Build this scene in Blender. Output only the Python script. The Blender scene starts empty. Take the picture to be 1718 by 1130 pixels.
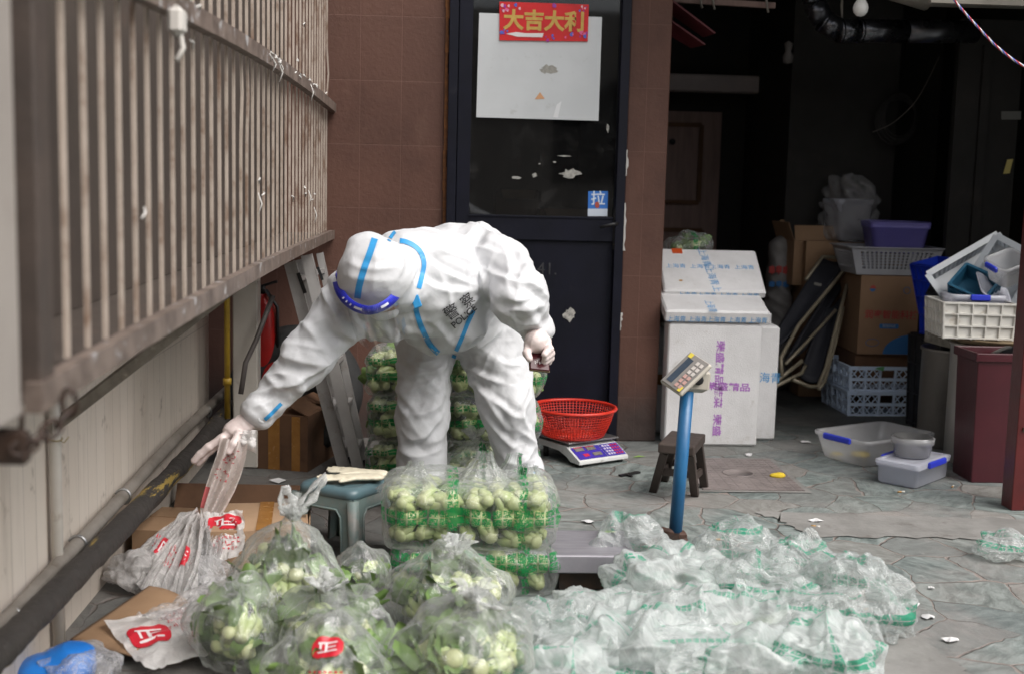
import bpy, bmesh, math, random
import numpy as np
import openvdb as vdb
from math import sin, cos, pi, radians, sqrt, atan2
from mathutils import Vector, Matrix, Euler
from mathutils.bvhtree import BVHTree
SC = bpy.context.scene
COL = SC.collection
# ------------------------------------------------------------------ camera, sky, sun, exposure
PW, PH, FPX = 1718.0, 1130.0, 2100.0
CAM_Z = 1.35
Rm = Matrix.Rotation(radians(-3.2), 3, 'Z') @ Matrix.Rotation(radians(90 - 7.4), 3, 'X') @ Matrix.Rotation(radians(1.45), 3, 'Z')
cd = bpy.data.cameras.new('camera')
cam = bpy.data.objects.new('camera', cd)
COL.objects.link(cam)
cam.matrix_world = Matrix.Translation((0, 0, CAM_Z)) @ Rm.to_4x4()
cd.sensor_fit = 'HORIZONTAL'
cd.sensor_width = 36.0
cd.lens = FPX / PW * 36.0
cd.clip_start = 0.05
cd.clip_end = 2000
cd.dof.use_dof = True
cd.dof.focus_distance = 4.75
cd.dof.aperture_fstop = 2.8
SC.camera = cam
SUN_EL, SUN_AZ = radians(52), radians(48)          # azimuth: 0 = behind the camera, positive to the right
w = bpy.data.worlds.new('World')
SC.world = w
w.use_nodes = True
nt = w.node_tree
sky = nt.nodes.new('ShaderNodeTexSky')
sky.sky_type = 'NISHITA'
sky.sun_disc = False
sky.sun_elevation = SUN_EL
sky.sun_rotation = radians(180) - SUN_AZ
sky.air_density = 1.0
sky.dust_density = 6.0
sky.ozone_density = 0.6
hs = nt.nodes.new('ShaderNodeHueSaturation')
hs.inputs['Saturation'].default_value = 0.28
nt.links.new(sky.outputs[0], hs.inputs['Color'])
nt.links.new(hs.outputs[0], nt.nodes['Background'].inputs['Color'])
nt.nodes['Background'].inputs['Strength'].default_value = 0.15
sd = bpy.data.lights.new('sun', 'SUN')
sd.energy = 1.0
sd.angle = radians(55)
sd.color = (1.0, 0.97, 0.93)
sun = bpy.data.objects.new('sun', sd)
COL.objects.link(sun)
sdir = Vector((sin(SUN_AZ) * cos(SUN_EL), -cos(SUN_AZ) * cos(SUN_EL), sin(SUN_EL)))
sun.rotation_euler = sdir.to_track_quat('Z', 'Y').to_euler()
SC.view_settings.view_transform = 'Standard'
SC.view_settings.look = 'None'
SC.view_settings.exposure = 0.55
SC.view_settings.gamma = 1.0
SC.cycles.max_bounces = 8
SC.cycles.transparent_max_bounces = 24
SC.cycles.transmission_bounces = 6
SC.cycles.caustics_reflective = False
SC.cycles.caustics_refractive = False
SC.cycles.use_denoising = True
SC.cycles.sample_clamp_indirect = 4.0

# ------------------------------------------------------------------ measuring helpers (photo pixel -> point in the yard)
def ray(px, py):
    return Rm @ Vector(((px - PW / 2) / FPX, -(py - PH / 2) / FPX, -1.0))
def aty(px, py, y):
    d = ray(px, py)
    return Vector((0, 0, CAM_Z)) + d * (y / d.y)
def atx(px, py, x):
    d = ray(px, py)
    return Vector((0, 0, CAM_Z)) + d * (x / d.x)
def atz(px, py, z=0.0):
    d = ray(px, py)
    return Vector((0, 0, CAM_Z)) + d * ((z - CAM_Z) / d.z)

# ------------------------------------------------------------------ numpy noise
def _hash(ix, iy, iz, seed):
    h = (ix.astype(np.int64) * 374761393 + iy.astype(np.int64) * 668265263 + iz.astype(np.int64) * 2147483647 + seed * 144665) & 0xffffffff
    h = ((h ^ (h >> 13)) * 1274126177) & 0xffffffff
    h = (h ^ (h >> 16)) & 0xffff
    return h.astype(np.float32) / 65535.0
def vnoise(x, y, z, seed=0):
    x = np.asarray(x, np.float32); y = np.asarray(y, np.float32); z = np.asarray(z, np.float32)
    x, y, z = np.broadcast_arrays(x, y, z)
    xi, yi, zi = np.floor(x), np.floor(y), np.floor(z)
    fx, fy, fz = x - xi, y - yi, z - zi
    fx = fx * fx * (3 - 2 * fx); fy = fy * fy * (3 - 2 * fy); fz = fz * fz * (3 - 2 * fz)
    r = 0
    for a in (0, 1):
        for b in (0, 1):
            for c in (0, 1):
                r = r + _hash(xi + a, yi + b, zi + c, seed) * (fx if a else 1 - fx) * (fy if b else 1 - fy) * (fz if c else 1 - fz)
    return r
def ridge(n, k=1.6):
    return (1 - np.abs(2 * n - 1)) ** k
def fbm(x, y, z, seed=0, o=3):
    r, a, s = 0, 0.5, 0
    for i in range(o):
        r = r + a * vnoise(x * 2 ** i, y * 2 ** i, z * 2 ** i, seed + i * 17); s += a; a *= 0.5
    return r / s

def crease(P, seed, f=14.0, n=7, mk=6.0):
    """crumpled-sheet relief: triangle waves in random directions, each in its own patches; sharp straight creases"""
    r = np.random.RandomState(seed); x, y, z = P[:, 0], P[:, 1], P[:, 2]; h = np.zeros(len(P), np.float32)
    wx = vnoise(x * 5, y * 5, z * 5, seed + 70) - .5; wy = vnoise(x * 5 + 9, y * 5, z * 5, seed + 71) - .5
    for k in range(n):
        d = r.normal(size=3); d /= np.linalg.norm(d); ff = f * r.uniform(.6, 1.7)
        ph = (x * d[0] + y * d[1] + z * d[2]) * ff + 1.1 * wx * r.uniform(-1, 1) + 1.1 * wy * r.uniform(-1, 1) + r.uniform(0, 1)
        tri = 2 * np.abs(ph - np.floor(ph + .5)); m = np.clip((vnoise(x * mk + k * 3.3, y * mk, z * mk + k, seed + k) - .46) * 3.5, 0, 1)
        h += (tri - .5) * m * (14.0 / ff)
    return h
def vnormals(P, Q):
    n = np.zeros_like(P); a = P[Q[:, 2]] - P[Q[:, 0]]; b = P[Q[:, 3]] - P[Q[:, 1]]; c = np.cross(a, b)
    for k in range(4): np.add.at(n, Q[:, k], c)
    return n / (np.linalg.norm(n, axis=1, keepdims=True) + 1e-9)
def orient(P, Q):
    n = vnormals(P, Q); c = P.mean(0)
    return n if ((P - c) * n).sum() > 0 else -n
# ------------------------------------------------------------------ implicit surfaces -> mesh
class Field:
    def __init__(s, lo, hi, vox):
        s.lo = np.array(lo, np.float32); s.vox = vox
        s.n = np.ceil((np.array(hi) - s.lo) / vox).astype(int) + 1
        s.d = np.full(tuple(s.n), 0.5, np.float32)
    def sub(s, lo, hi):
        a = np.clip(np.floor((np.array(lo) - s.lo) / s.vox).astype(int), 0, s.n)
        b = np.clip(np.ceil((np.array(hi) - s.lo) / s.vox).astype(int) + 1, 0, s.n)
        sl = tuple(slice(int(a[i]), int(b[i])) for i in range(3))
        g = [s.lo[i] + s.vox * np.arange(a[i], b[i], dtype=np.float32) for i in range(3)]
        return sl, g[0][:, None, None], g[1][None, :, None], g[2][None, None, :]
    def add(s, lo, hi, fn, k=0.03, op='u'):
        sl, X, Y, Z = s.sub(lo, hi)
        if 0 in s.d[sl].shape: return
        d = fn(X, Y, Z)
        o = s.d[sl]
        if op == 'u':
            h = np.clip(0.5 + 0.5 * (o - d) / k, 0, 1)
            s.d[sl] = o + (d - o) * h - k * h * (1 - h)
        else:                                        # subtract
            h = np.clip(0.5 - 0.5 * (o + d) / k, 0, 1)
            s.d[sl] = o + (-d - o) * h + k * h * (1 - h)
    def cone(s, a, b, ra, rb, k=0.03, fold=0.0, wl=0.07, skew=0.8, seed=0, flat=None, op='u', sub=None):
        a = np.array(a, np.float32); b = np.array(b, np.float32)
        m = max(ra, rb) * (1.0 if flat is None else max(1, *flat[1:])) + 3 * k + 2 * fold + 0.02
        ab = b - a; L = float(np.linalg.norm(ab)) + 1e-6; u = ab / L
        up = np.array((0, 0, 1.0)) if abs(u[2]) < 0.9 else np.array((0, 1.0, 0))
        if flat is not None: up = np.array(flat[0], float)
        e1 = np.cross(up, u); e1 /= np.linalg.norm(e1); e2 = np.cross(u, e1)
        def fn(X, Y, Z):
            px, py, pz = X - a[0], Y - a[1], Z - a[2]
            t = px * u[0] + py * u[1] + pz * u[2]
            p1 = px * e1[0] + py * e1[1] + pz * e1[2]
            p2 = px * e2[0] + py * e2[1] + pz * e2[2]
            tc = np.clip(t / L, 0, 1)
            s1 = s2 = 1.0
            if flat is not None: s1, s2 = flat[1], flat[2]
            q = np.sqrt((p1 / s1) ** 2 + (p2 / s2) ** 2 + (t - tc * L) ** 2)
            d = q - (ra + (rb - ra) * tc)
            if fold:
                w1 = vnoise(t / wl + skew * p1 / wl + 0.9 * vnoise(p1 * 9, p2 * 9, t * 7, seed + 3), p1 / (wl * 2.2) + 7 + skew * t / wl * .3, p2 / (wl * 2.2), seed)
                w2 = vnoise(t / wl * 2.1 - skew * p2 / wl, p1 / (wl * 1.5), p2 / (wl * 1.5), seed + 9)
                d = d - fold * (ridge(w1, 2.2) - 0.35) - 0.35 * fold * (ridge(w2, 2.2) - 0.35)
            return d
        s.add(np.minimum(a, b) - m, np.maximum(a, b) + m, fn, k, op)
    def ball(s, c, r, k=0.03, rot=None, fold=0.0, wl=0.08, seed=0, op='u'):
        c = np.array(c, np.float32); r = np.array(r if hasattr(r, '__len__') else (r, r, r), np.float32)
        M3 = np.array(rot.to_matrix() if rot is not None else np.eye(3), np.float32)
        m = float(r.max()) + 3 * k + 2 * fold + 0.01
        def fn(X, Y, Z):
            px, py, pz = X - c[0], Y - c[1], Z - c[2]
            q = [px * M3[0, i] + py * M3[1, i] + pz * M3[2, i] for i in range(3)]
            kk = np.sqrt((q[0] / r[0]) ** 2 + (q[1] / r[1]) ** 2 + (q[2] / r[2]) ** 2)
            k2 = np.sqrt((q[0] / r[0] ** 2) ** 2 + (q[1] / r[1] ** 2) ** 2 + (q[2] / r[2] ** 2) ** 2) + 1e-6
            d = kk * (kk - 1) / k2
            if fold:
                d = d - fold * (ridge(vnoise(q[0] / wl, q[1] / (wl * 2), q[2] / (wl * 2.2), seed)) - 0.4)
            return d
        s.add(c - m, c + m, fn, k, op)
    def mesh(s):
        g = vdb.FloatGrid(1.0)
        g.copyFromArray(s.d)
        g.transform = vdb.createLinearTransform(voxelSize=s.vox)
        P, Q = g.convertToQuads(0.0)
        P = np.array(P, np.float32) + s.lo
        return P, np.array(Q)[:, ::-1]

# ------------------------------------------------------------------ mesh builder
class MB:
    def __init__(s): s.v = []; s.f = []; s.m = []; s.uv = {}; s.sm = set()
    def add(s, vs, fs, m=0, M=None, smooth=False):
        o = len(s.v)
        for p in vs:
            p = Vector(p)
            s.v.append(M @ p if M is not None else p)
        for f in fs:
            if smooth: s.sm.add(len(s.f))
            s.f.append([o + i for i in f]); s.m.append(m)
        return s
    def box(s, c, sz, m=0, M=None, top=None, bev=0.0, rot=None):
        """box centred at c; top = (sx, sy) scale of the upper face"""
        x, y, z = [q / 2 for q in sz]
        tx, ty = top if top else (1, 1)
        vs = []
        if bev <= 0:
            for zz, kx, ky in ((-z, 1, 1), (z, tx, ty)):
                vs += [(-x * kx, -y * ky, zz), (x * kx, -y * ky, zz), (x * kx, y * ky, zz), (-x * kx, y * ky, zz)]
            fs = [(3, 2, 1, 0), (4, 5, 6, 7), (0, 1, 5, 4), (1, 2, 6, 5), (2, 3, 7, 6), (3, 0, 4, 7)]
        else:
            b = min(bev, x * .95, y * .95, z * .95)
            for zz, kx, ky, ins in ((-z, 1, 1, b), (-z + b, 1, 1, 0), (z - b, tx, ty, 0), (z, tx, ty, b)):
                X, Y = x * kx - ins, y * ky - ins
                c4 = b * .6
                vs += [(-X + c4, -Y, zz), (X - c4, -Y, zz), (X, -Y + c4, zz), (X, Y - c4, zz), (X - c4, Y, zz), (-X + c4, Y, zz), (-X, Y - c4, zz), (-X, -Y + c4, zz)]
            fs = [tuple(reversed(range(8))), tuple(range(24, 32))]
            for r in range(3):
                for i in range(8):
                    j = (i + 1) % 8
                    fs.append((r * 8 + i, r * 8 + j, r * 8 + 8 + j, r * 8 + 8 + i))
        R = rot.to_matrix() if rot is not None else Matrix.Identity(3)
        vs = [R @ Vector(p) + Vector(c) for p in vs]
        return s.add(vs, fs, m, M)
    def bar(s, p, q, wd, th, m=0, up=(0, 0, 1), M=None):
        """rectangular bar from p to q: wd sideways, th along up"""
        p, q = Vector(p), Vector(q); u = (q - p).normalized(); up = Vector(up)
        if abs(u.dot(up.normalized())) > 0.98: up = Vector((0, 1, 0)) if abs(u.y) < .9 else Vector((1, 0, 0))
        a = u.cross(up).normalized() * wd / 2; b = a.cross(u).normalized() * th / 2
        vs = [p - a - b, p + a - b, p + a + b, p - a + b, q - a - b, q + a - b, q + a + b, q - a + b]
        return s.add(vs, [(3, 2, 1, 0), (4, 5, 6, 7), (0, 1, 5, 4), (1, 2, 6, 5), (2, 3, 7, 6), (3, 0, 4, 7)], m, M)
    def tube(s, path, r, n=10, m=0, closed=False, M=None, caps=True, flat=1.0):
        P = [Vector(p) for p in path]; N = len(P); vs = []; fs = []
        rr = r if hasattr(r, '__len__') else [r] * N
        up = None
        for i in range(N):
            if closed: t = P[(i + 1) % N] - P[i - 1]
            else: t = P[min(i + 1, N - 1)] - P[max(i - 1, 0)]
            t.normalize()
            if up is None: up = Vector((0, 0, 1)) if abs(t.z) < 0.9 else Vector((1, 0, 0))
            a = t.cross(up).normalized(); up = a.cross(t).normalized()
            for k in range(n):
                an = 2 * pi * k / n
                vs.append(P[i] + a * cos(an) * rr[i] + up * sin(an) * rr[i] * flat)
        for i in range(N if closed else N - 1):
            j = (i + 1) % N
            for k in range(n):
                k2 = (k + 1) % n
                fs.append((i * n + k, i * n + k2, j * n + k2, j * n + k))
        if caps and not closed:
            fs.append(tuple(reversed(range(n)))); fs.append(tuple(range((N - 1) * n, N * n)))
        return s.add(vs, fs, m, M, True)
    def lathe(s, prof, n=32, m=0, c=(0, 0, 0), M=None, sx=1, sy=1):
        vs = []; fs = []
        for r, z in prof:
            for k in range(n):
                a = 2 * pi * k / n
                vs.append((c[0] + r * cos(a) * sx, c[1] + r * sin(a) * sy, c[2] + z))
        for i in range(len(prof) - 1):
            for k in range(n):
                k2 = (k + 1) % n
                fs.append((i * n + k, i * n + k2, (i + 1) * n + k2, (i + 1) * n + k))
        if prof[0][0] > 1e-4: fs.append(tuple(reversed(range(n))))
        if prof[-1][0] > 1e-4: fs.append(tuple(range((len(prof) - 1) * n, len(prof) * n)))
        return s.add(vs, fs, m, M, True)
    def quad(s, a, b, c, d, m=0): return s.add([a, b, c, d], [(0, 1, 2, 3)], m)
    def poly(s, pts, th, m=0, M=None):
        """outline in xy extruded by th in z (from 0 to th)"""
        n = len(pts)
        vs = [(x, y, 0) for x, y in pts] + [(x, y, th) for x, y in pts]
        fs = [tuple(reversed(range(n))), tuple(range(n, 2 * n))] + [(i, (i + 1) % n, n + (i + 1) % n, n + i) for i in range(n)]
        return s.add(vs, fs, m, M)
    def grid(s, fn, nu, nv, m=0, wrap=False, uvf=None):
        o = len(s.v)
        for j in range(nv):
            for i in range(nu): s.v.append(Vector(fn(i / (nu if wrap else nu - 1), j / (nv - 1))))
        for j in range(nv - 1):
            for i in range(nu if wrap else nu - 1):
                i2 = (i + 1) % nu
                s.sm.add(len(s.f))
                if uvf:
                    U = nu if wrap else nu - 1
                    s.uv[len(s.f)] = [uvf(a / U, b / (nv - 1)) for a, b in ((i, j), (i + 1, j), (i + 1, j + 1), (i, j + 1))]
                s.f.append([o + j * nu + i, o + j * nu + i2, o + (j + 1) * nu + i2, o + (j + 1) * nu + i]); s.m.append(m)
        return s
    def build(s, name, mats, parent=None, world=False, smooth=False, bevel=0.0, solid=0.0):
        if not isinstance(mats, (list, tuple)): mats = [mats]
        me = bpy.data.meshes.new(name)
        vs = s.v
        if world and parent is not None:
            I = root_matrix(parent).inverted(); vs = [I @ p for p in vs]
        me.from_pydata([tuple(p) for p in vs], [], s.f)
        for q in mats: me.materials.append(q)
        me.polygons.foreach_set('material_index', s.m)
        me.polygons.foreach_set('use_smooth', [smooth or (i in s.sm) for i in range(len(s.f))])
        if s.uv:
            L = me.uv_layers.new(name='UVMap')
            for pi_, po in enumerate(me.polygons):
                if pi_ in s.uv:
                    for k, li in enumerate(po.loop_indices): L.data[li].uv = s.uv[pi_][k]
        o = bpy.data.objects.new(name, me)
        COL.objects.link(o)
        if parent is not None: o.parent = parent
        if bevel:
            b = o.modifiers.new('bevel', 'BEVEL'); b.width = bevel; b.segments = 2; b.limit_method = 'ANGLE'; b.angle_limit = radians(40)
            b.harden_normals = False
        if solid:
            b = o.modifiers.new('thickness', 'SOLIDIFY'); b.thickness = solid; b.offset = 0
        return o
def root_matrix(o):
    M = Matrix.LocRotScale(o.location, o.rotation_euler, o.scale)
    return root_matrix(o.parent) @ M if o.parent else M
def np_obj(name, P, Q, mats, parent=None, world=False, smooth=True, mi=None):
    if not isinstance(mats, (list, tuple)): mats = [mats]
    P = np.array(P, np.float64)
    if world and parent is not None:
        I = np.array(root_matrix(parent).inverted()); P = P @ I[:3, :3].T + I[:3, 3]
    me = bpy.data.meshes.new(name)
    me.from_pydata(P.tolist(), [], [list(q) for q in Q])
    for q in mats: me.materials.append(q)
    me.polygons.foreach_set('use_smooth', [smooth] * len(me.polygons))
    if mi is not None: me.polygons.foreach_set('material_index', np.asarray(mi, np.int32))
    o = bpy.data.objects.new(name, me)
    COL.objects.link(o)
    if parent is not None: o.parent = parent
    return o
def tag(o, label, cat, group=None):
    o['label'] = label; o['category'] = cat
    if group: o['group'] = group
    return o
def thing(name, label, cat, loc=(0, 0, 0), rz=0.0, group=None, rot=None):
    o = bpy.data.objects.new(name, None)
    COL.objects.link(o)
    o.empty_display_size = 0.1
    o.location = loc
    o.rotation_euler = rot if rot is not None else (0, 0, rz)
    return tag(o, label, cat, group)
def struct(o):
    o['kind'] = 'structure'; return o
def dup(o, loc=None, rot=None, label=None, group=None, scale=None, parent=None):
    c = o.copy(); COL.objects.link(c)
    if parent is not None: c.parent = parent
    if loc is not None: c.location = loc
    if rot is not None: c.rotation_euler = rot
    if scale is not None: c.scale = scale
    if label: c['label'] = label
    if group: c['group'] = group
    for ch in [q for q in bpy.data.objects if q.parent == o]: dup(ch, parent=c)
    return c
def text_mesh(txt, size, bold=0.0):
    """outline lettering as (verts, faces), centred, lying in xy"""
    cu = bpy.data.curves.new('lettering', 'FONT')
    cu.body = txt; cu.size = size; cu.align_x = 'CENTER'; cu.align_y = 'CENTER'; cu.offset = bold
    cu.resolution_u = 3
    o = bpy.data.objects.new('lettering', cu)
    COL.objects.link(o)
    dg = bpy.context.evaluated_depsgraph_get(); dg.update()
    me = bpy.data.meshes.new_from_object(o.evaluated_get(dg))
    vs = [v.co.copy() for v in me.vertices]; fs = [tuple(p.vertices) for p in me.polygons]
    bpy.data.objects.remove(o); bpy.data.curves.remove(cu); bpy.data.meshes.remove(me)
    return vs, fs
def lettering(txt, size, M, mat_, parent, world=True, bold=0.0, name='lettering', sx=1.0):
    vs, fs = text_mesh(txt, size, bold)
    b = MB(); b.add([(v.x * sx, v.y, 0) for v in vs], fs, 0, M)
    return b.build(name, mat_, parent, world=world)
def frame_mat(origin, xdir, ydir):
    x = Vector(xdir).normalized(); y = Vector(ydir); y = (y - x * y.dot(x)).normalized(); z = x.cross(y)
    return Matrix(((x.x, y.x, z.x, origin[0]), (x.y, y.y, z.y, origin[1]), (x.z, y.z, z.z, origin[2]), (0, 0, 0, 1)))

# ------------------------------------------------------------------ materials
class N:
    """small node-tree helper"""
    def __init__(s, name):
        s.mat = bpy.data.materials.new(name); s.mat.use_nodes = True
        s.t = s.mat.node_tree; s.p = s.t.nodes['Principled BSDF']; s.out = s.t.nodes['Material Output']
        s.tc = s.t.nodes.new('ShaderNodeTexCoord')
    def n(s, kind, **kw):
        x = s.t.nodes.new('ShaderNode' + kind)
        for k, v in kw.items():
            if k in x.inputs: s.set(x.inputs[k], v)
            else: setattr(x, k, v)
        return x
    def set(s, sock, v):
        if hasattr(v, 'links') or isinstance(v, bpy.types.NodeSocket): s.t.links.new(v, sock)
        else: sock.default_value = v
    def noise(s, scale, detail=4, rough=0.55, vec=None, dist=0.0):
        x = s.n('TexNoise'); x.inputs['Scale'].default_value = scale; x.inputs['Detail'].default_value = detail
        x.inputs['Roughness'].default_value = rough; x.inputs['Distortion'].default_value = dist
        s.t.links.new(vec if vec is not None else s.tc.outputs['Object'], x.inputs['Vector'])
        return x.outputs['Fac']
    def mapv(s, vec, scale=(1, 1, 1), loc=(0, 0, 0), rot=(0, 0, 0)):
        x = s.n('Mapping'); x.inputs['Scale'].default_value = scale; x.inputs['Location'].default_value = loc; x.inputs['Rotation'].default_value = rot
        s.t.links.new(vec, x.inputs['Vector']); return x.outputs[0]
    def ramp(s, fac, a, b):
        x = s.n('MapRange'); x.interpolation_type = 'SMOOTHSTEP'
        x.inputs[1].default_value = a; x.inputs[2].default_value = b
        s.t.links.new(fac, x.inputs[0]); return x.outputs[0]
    def math(s, op, a, b=None, clamp=False):
        x = s.n('Math'); x.operation = op; x.use_clamp = clamp
        s.set(x.inputs[0], a)
        if b is not None: s.set(x.inputs[1], b)
        return x.outputs[0]
    def mix(s, fac, a, b, mode='MIX'):
        x = s.n('Mix'); x.data_type = 'RGBA'; x.blend_type = mode
        s.set(x.inputs[0], fac)
        for sock, v in ((x.inputs[6], a), (x.inputs[7], b)):
            if isinstance(v, (tuple, list)): sock.default_value = (*v[:3], 1)
            else: s.t.links.new(v, sock)
        return x.outputs[2]
    def bump(s, h, strength=0.3, dist=0.01, nrm=None):
        x = s.n('Bump'); x.inputs['Strength'].default_value = strength; x.inputs['Distance'].default_value = dist
        s.t.links.new(h, x.inputs['Height'])
        if nrm is not None: s.t.links.new(nrm, x.inputs['Normal'])
        return x.outputs[0]
    def base(s, c):
        if isinstance(c, (tuple, list)): s.p.inputs['Base Color'].default_value = (*c[:3], 1)
        else: s.t.links.new(c, s.p.inputs['Base Color'])
        return s
    def fin(s, rough=0.5, metal=0.0, nrm=None, spec=None, **kw):
        s.set(s.p.inputs['Roughness'], rough); s.set(s.p.inputs['Metallic'], metal)
        if nrm is not None: s.t.links.new(nrm, s.p.inputs['Normal'])
        if spec is not None: s.p.inputs['Specular IOR Level'].default_value = spec
        for k, v in kw.items(): s.set(s.p.inputs[k], v)
        return s.mat
def mat(name, c1, c2=None, scale=6.0, rough=0.5, metal=0.0, bump=0.0, bscale=60.0, dirt=None, dscale=5.0, dlo=0.55, dhi=0.75, spec=None, stretch=None, dist=0.004, rnd=False, **kw):
    a = N(name)
    vec = a.tc.outputs['Object']
    if rnd:                                   # every copy gets its own piece of the pattern
        oi = a.n('ObjectInfo'); va = a.n('VectorMath'); va.operation = 'MULTIPLY_ADD'; cx = a.n('CombineXYZ')
        for k in range(3): a.t.links.new(oi.outputs['Random'], cx.inputs[k])
        a.t.links.new(cx.outputs[0], va.inputs[0]); va.inputs[1].default_value = (37, 53, 71); a.t.links.new(vec, va.inputs[2]); vec = va.outputs[0]
    if stretch: vec = a.mapv(vec, stretch)
    f = a.ramp(a.noise(scale, 5, 0.6, vec), 0.3, 0.7)
    c = a.mix(f, c1, c2 if c2 else tuple(q * 0.8 for q in c1))
    if dirt:
        c = a.mix(a.ramp(a.noise(dscale, 8, 0.68, vec), dlo, dhi), c, dirt)
    a.base(c)
    r = a.math('ADD', rough - 0.08, a.math('MULTIPLY', a.noise(scale * 3, 3), 0.16))
    nrm = a.bump(a.noise(bscale, 4, 0.6, vec), bump, dist) if bump else None
    return a.fin(r, metal, nrm, spec, **kw)
def flat_mat(name, c, rough=0.5, **kw):
    return N(name).base(c).fin(rough, **kw)
# ================================================================== SETTING
random.seed(4)
def ground_mat():
    a = N('slate_paving')
    v = a.tc.outputs['Object']
    wob = a.n('TexNoise'); wob.inputs['Scale'].default_value = 3.2; wob.inputs['Detail'].default_value = 4
    a.t.links.new(v, wob.inputs['Vector'])
    off = a.n('VectorMath'); off.operation = 'MULTIPLY_ADD'
    a.t.links.new(wob.outputs['Color'], off.inputs[0]); off.inputs[1].default_value = (0.17, 0.17, 0); a.t.links.new(v, off.inputs[2])
    def vor(feat, out, sc=4.1):
        x = a.n('TexVoronoi'); x.feature = feat; x.voronoi_dimensions = '2D'; x.inputs['Scale'].default_value = sc
        x.inputs['Randomness'].default_value = 1.0
        a.t.links.new(off.outputs[0], x.inputs['Vector']); return x.outputs[out]
    edge = vor('DISTANCE_TO_EDGE', 'Distance'); cid = vor('F1', 'Color')
    sep = a.n('SeparateColor'); a.t.links.new(cid, sep.inputs[0])
    rag = a.noise(26, 5)
    jw = a.math('ADD', 0.002, a.math('MULTIPLY', a.ramp(a.noise(2.3, 3), 0.3, 0.75), 0.029))
    e2 = a.math('ADD', edge, a.math('MULTIPLY', a.math('SUBTRACT', rag, 0.5), 0.022))
    joint = a.math('SUBTRACT', 1.0, a.math('DIVIDE', a.math('SUBTRACT', e2, a.math('MULTIPLY', jw, 0.6)), jw, True), True)
    vr = a.n('VectorRotate'); vr.rotation_type = 'Z_AXIS'; a.t.links.new(v, vr.inputs['Vector']); a.t.links.new(a.math('MULTIPLY', sep.outputs[2], 6.28), vr.inputs['Angle'])
    sv = a.mapv(vr.outputs[0], (3.0, 7.0, 1))
    streak = a.noise(3.0, 9, 0.7, sv, 0.35)
    c = a.mix(a.ramp(streak, 0.32, 0.68), (0.088, 0.108, 0.102), (0.25, 0.283, 0.270))
    c = a.mix(a.math('MULTIPLY', a.ramp(sep.outputs[0], 0.45, 0.95), 0.55), c, (0.25, 0.215, 0.195))
    c = a.mix(a.math('MULTIPLY', a.ramp(sep.outputs[1], 0.4, 1.0), 0.5), c, (0.11, 0.125, 0.125))
    c = a.mix(a.math('MULTIPLY', a.ramp(a.noise(1.1, 6, 0.65), 0.48, 0.68), 0.55), c, (0.30, 0.265, 0.25))
    c = a.mix(a.math('MULTIPLY', a.ramp(a.noise(17, 8, 0.75), 0.55, 0.72), 0.5), c, (0.40, 0.39, 0.37))
    c = a.mix(a.math('MULTIPLY', a.ramp(a.noise(5, 8, 0.72), 0.55, 0.7), 0.6), c, (0.075, 0.07, 0.065))
    jc = a.mix(a.noise(9, 5), (0.14, 0.115, 0.10), (0.34, 0.29, 0.265))
    dark = a.ramp(a.noise(4.3, 4), 0.5, 0.62)
    jc = a.mix(a.math('MULTIPLY', dark, .7), jc, (0.06, 0.055, 0.05))
    c = a.mix(joint, c, jc)
    # darker, browner floor towards the left side
    sx = a.n('SeparateXYZ'); a.t.links.new(v, sx.inputs[0])
    left = a.math('SUBTRACT', 1.0, a.ramp(a.math('ADD', sx.outputs[0], a.math('MULTIPLY', a.noise(1.4, 4), 0.5)), -0.05, 0.65))
    c = a.mix(a.math('MULTIPLY', left, 0.72), c, a.mix(a.noise(11, 6), (0.05, 0.045, 0.042), (0.14, 0.125, 0.115)))
    inn = a.ramp(a.math('ADD', sx.outputs[1], a.math('MULTIPLY', a.noise(1.7, 4), 0.6)), 6.4, 7.2)  # floor colour darkened inside the storeroom, standing in for its shade
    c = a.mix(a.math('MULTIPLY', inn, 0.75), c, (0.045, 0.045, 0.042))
    a.base(c)
    h = a.math('ADD', a.math('MULTIPLY', streak, 0.5), a.math('MULTIPLY', a.math('SUBTRACT', 1.0, joint), 0.55))
    h = a.math('ADD', h, a.math('MULTIPLY', a.noise(45, 6, 0.7), 0.25))
    return a.fin(a.math('ADD', 0.55, a.math('MULTIPLY', a.noise(12, 4), 0.3)), 0, a.bump(h, 0.85, 0.012), 0.35)
M_ground = ground_mat()
b = MB(); b.add([(-60, -60, 0), (60, -60, 0), (60, 60, 0), (-60, 60, 0)], [(0, 1, 2, 3)])
struct(b.build('ground', M_ground))
M_conc = mat('worn_concrete', (0.245, 0.238, 0.225), (0.165, 0.16, 0.15), 5, 0.8, bump=0.6, bscale=50, dirt=(0.10, 0.085, 0.075), dscale=6)
# pinkish concrete sill where the gate runs
def patch(name, pts, z, m, n=40, amp=0.012, seed=0):
    out = []
    K = len(pts)
    for i in range(K):
        p, q = Vector(pts[i]), Vector(pts[(i + 1) % K])
        for k in range(n // K + 6):
            t = k / (n // K + 6); r = p.lerp(q, t)
            out.append((r.x + (random.random() - .5) * 2 * amp, r.y + (random.random() - .5) * 2 * amp))
    bb = MB(); bb.poly(out, 0.0006); o = bb.build(name, m)
    o.location.z = z
    return o
p1, p2, p3, p4 = atz(1270, 858), atz(1760, 872), atz(1760, 906), atz(1360, 900)
struct(patch('concrete_sill', [(p.x, p.y) for p in (p4, p3, p2, p1)], 0.004, M_conc, 60, 0.02))
p1, p2, p3, p4 = atz(1470, 1068), atz(1530, 1060), atz(1640, 1140), atz(1480, 1150)
struct(patch('concrete_patch', [(p.x, p.y) for p in (p4, p3, p2, p1)], 0.004, M_conc, 60, 0.015))

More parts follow.
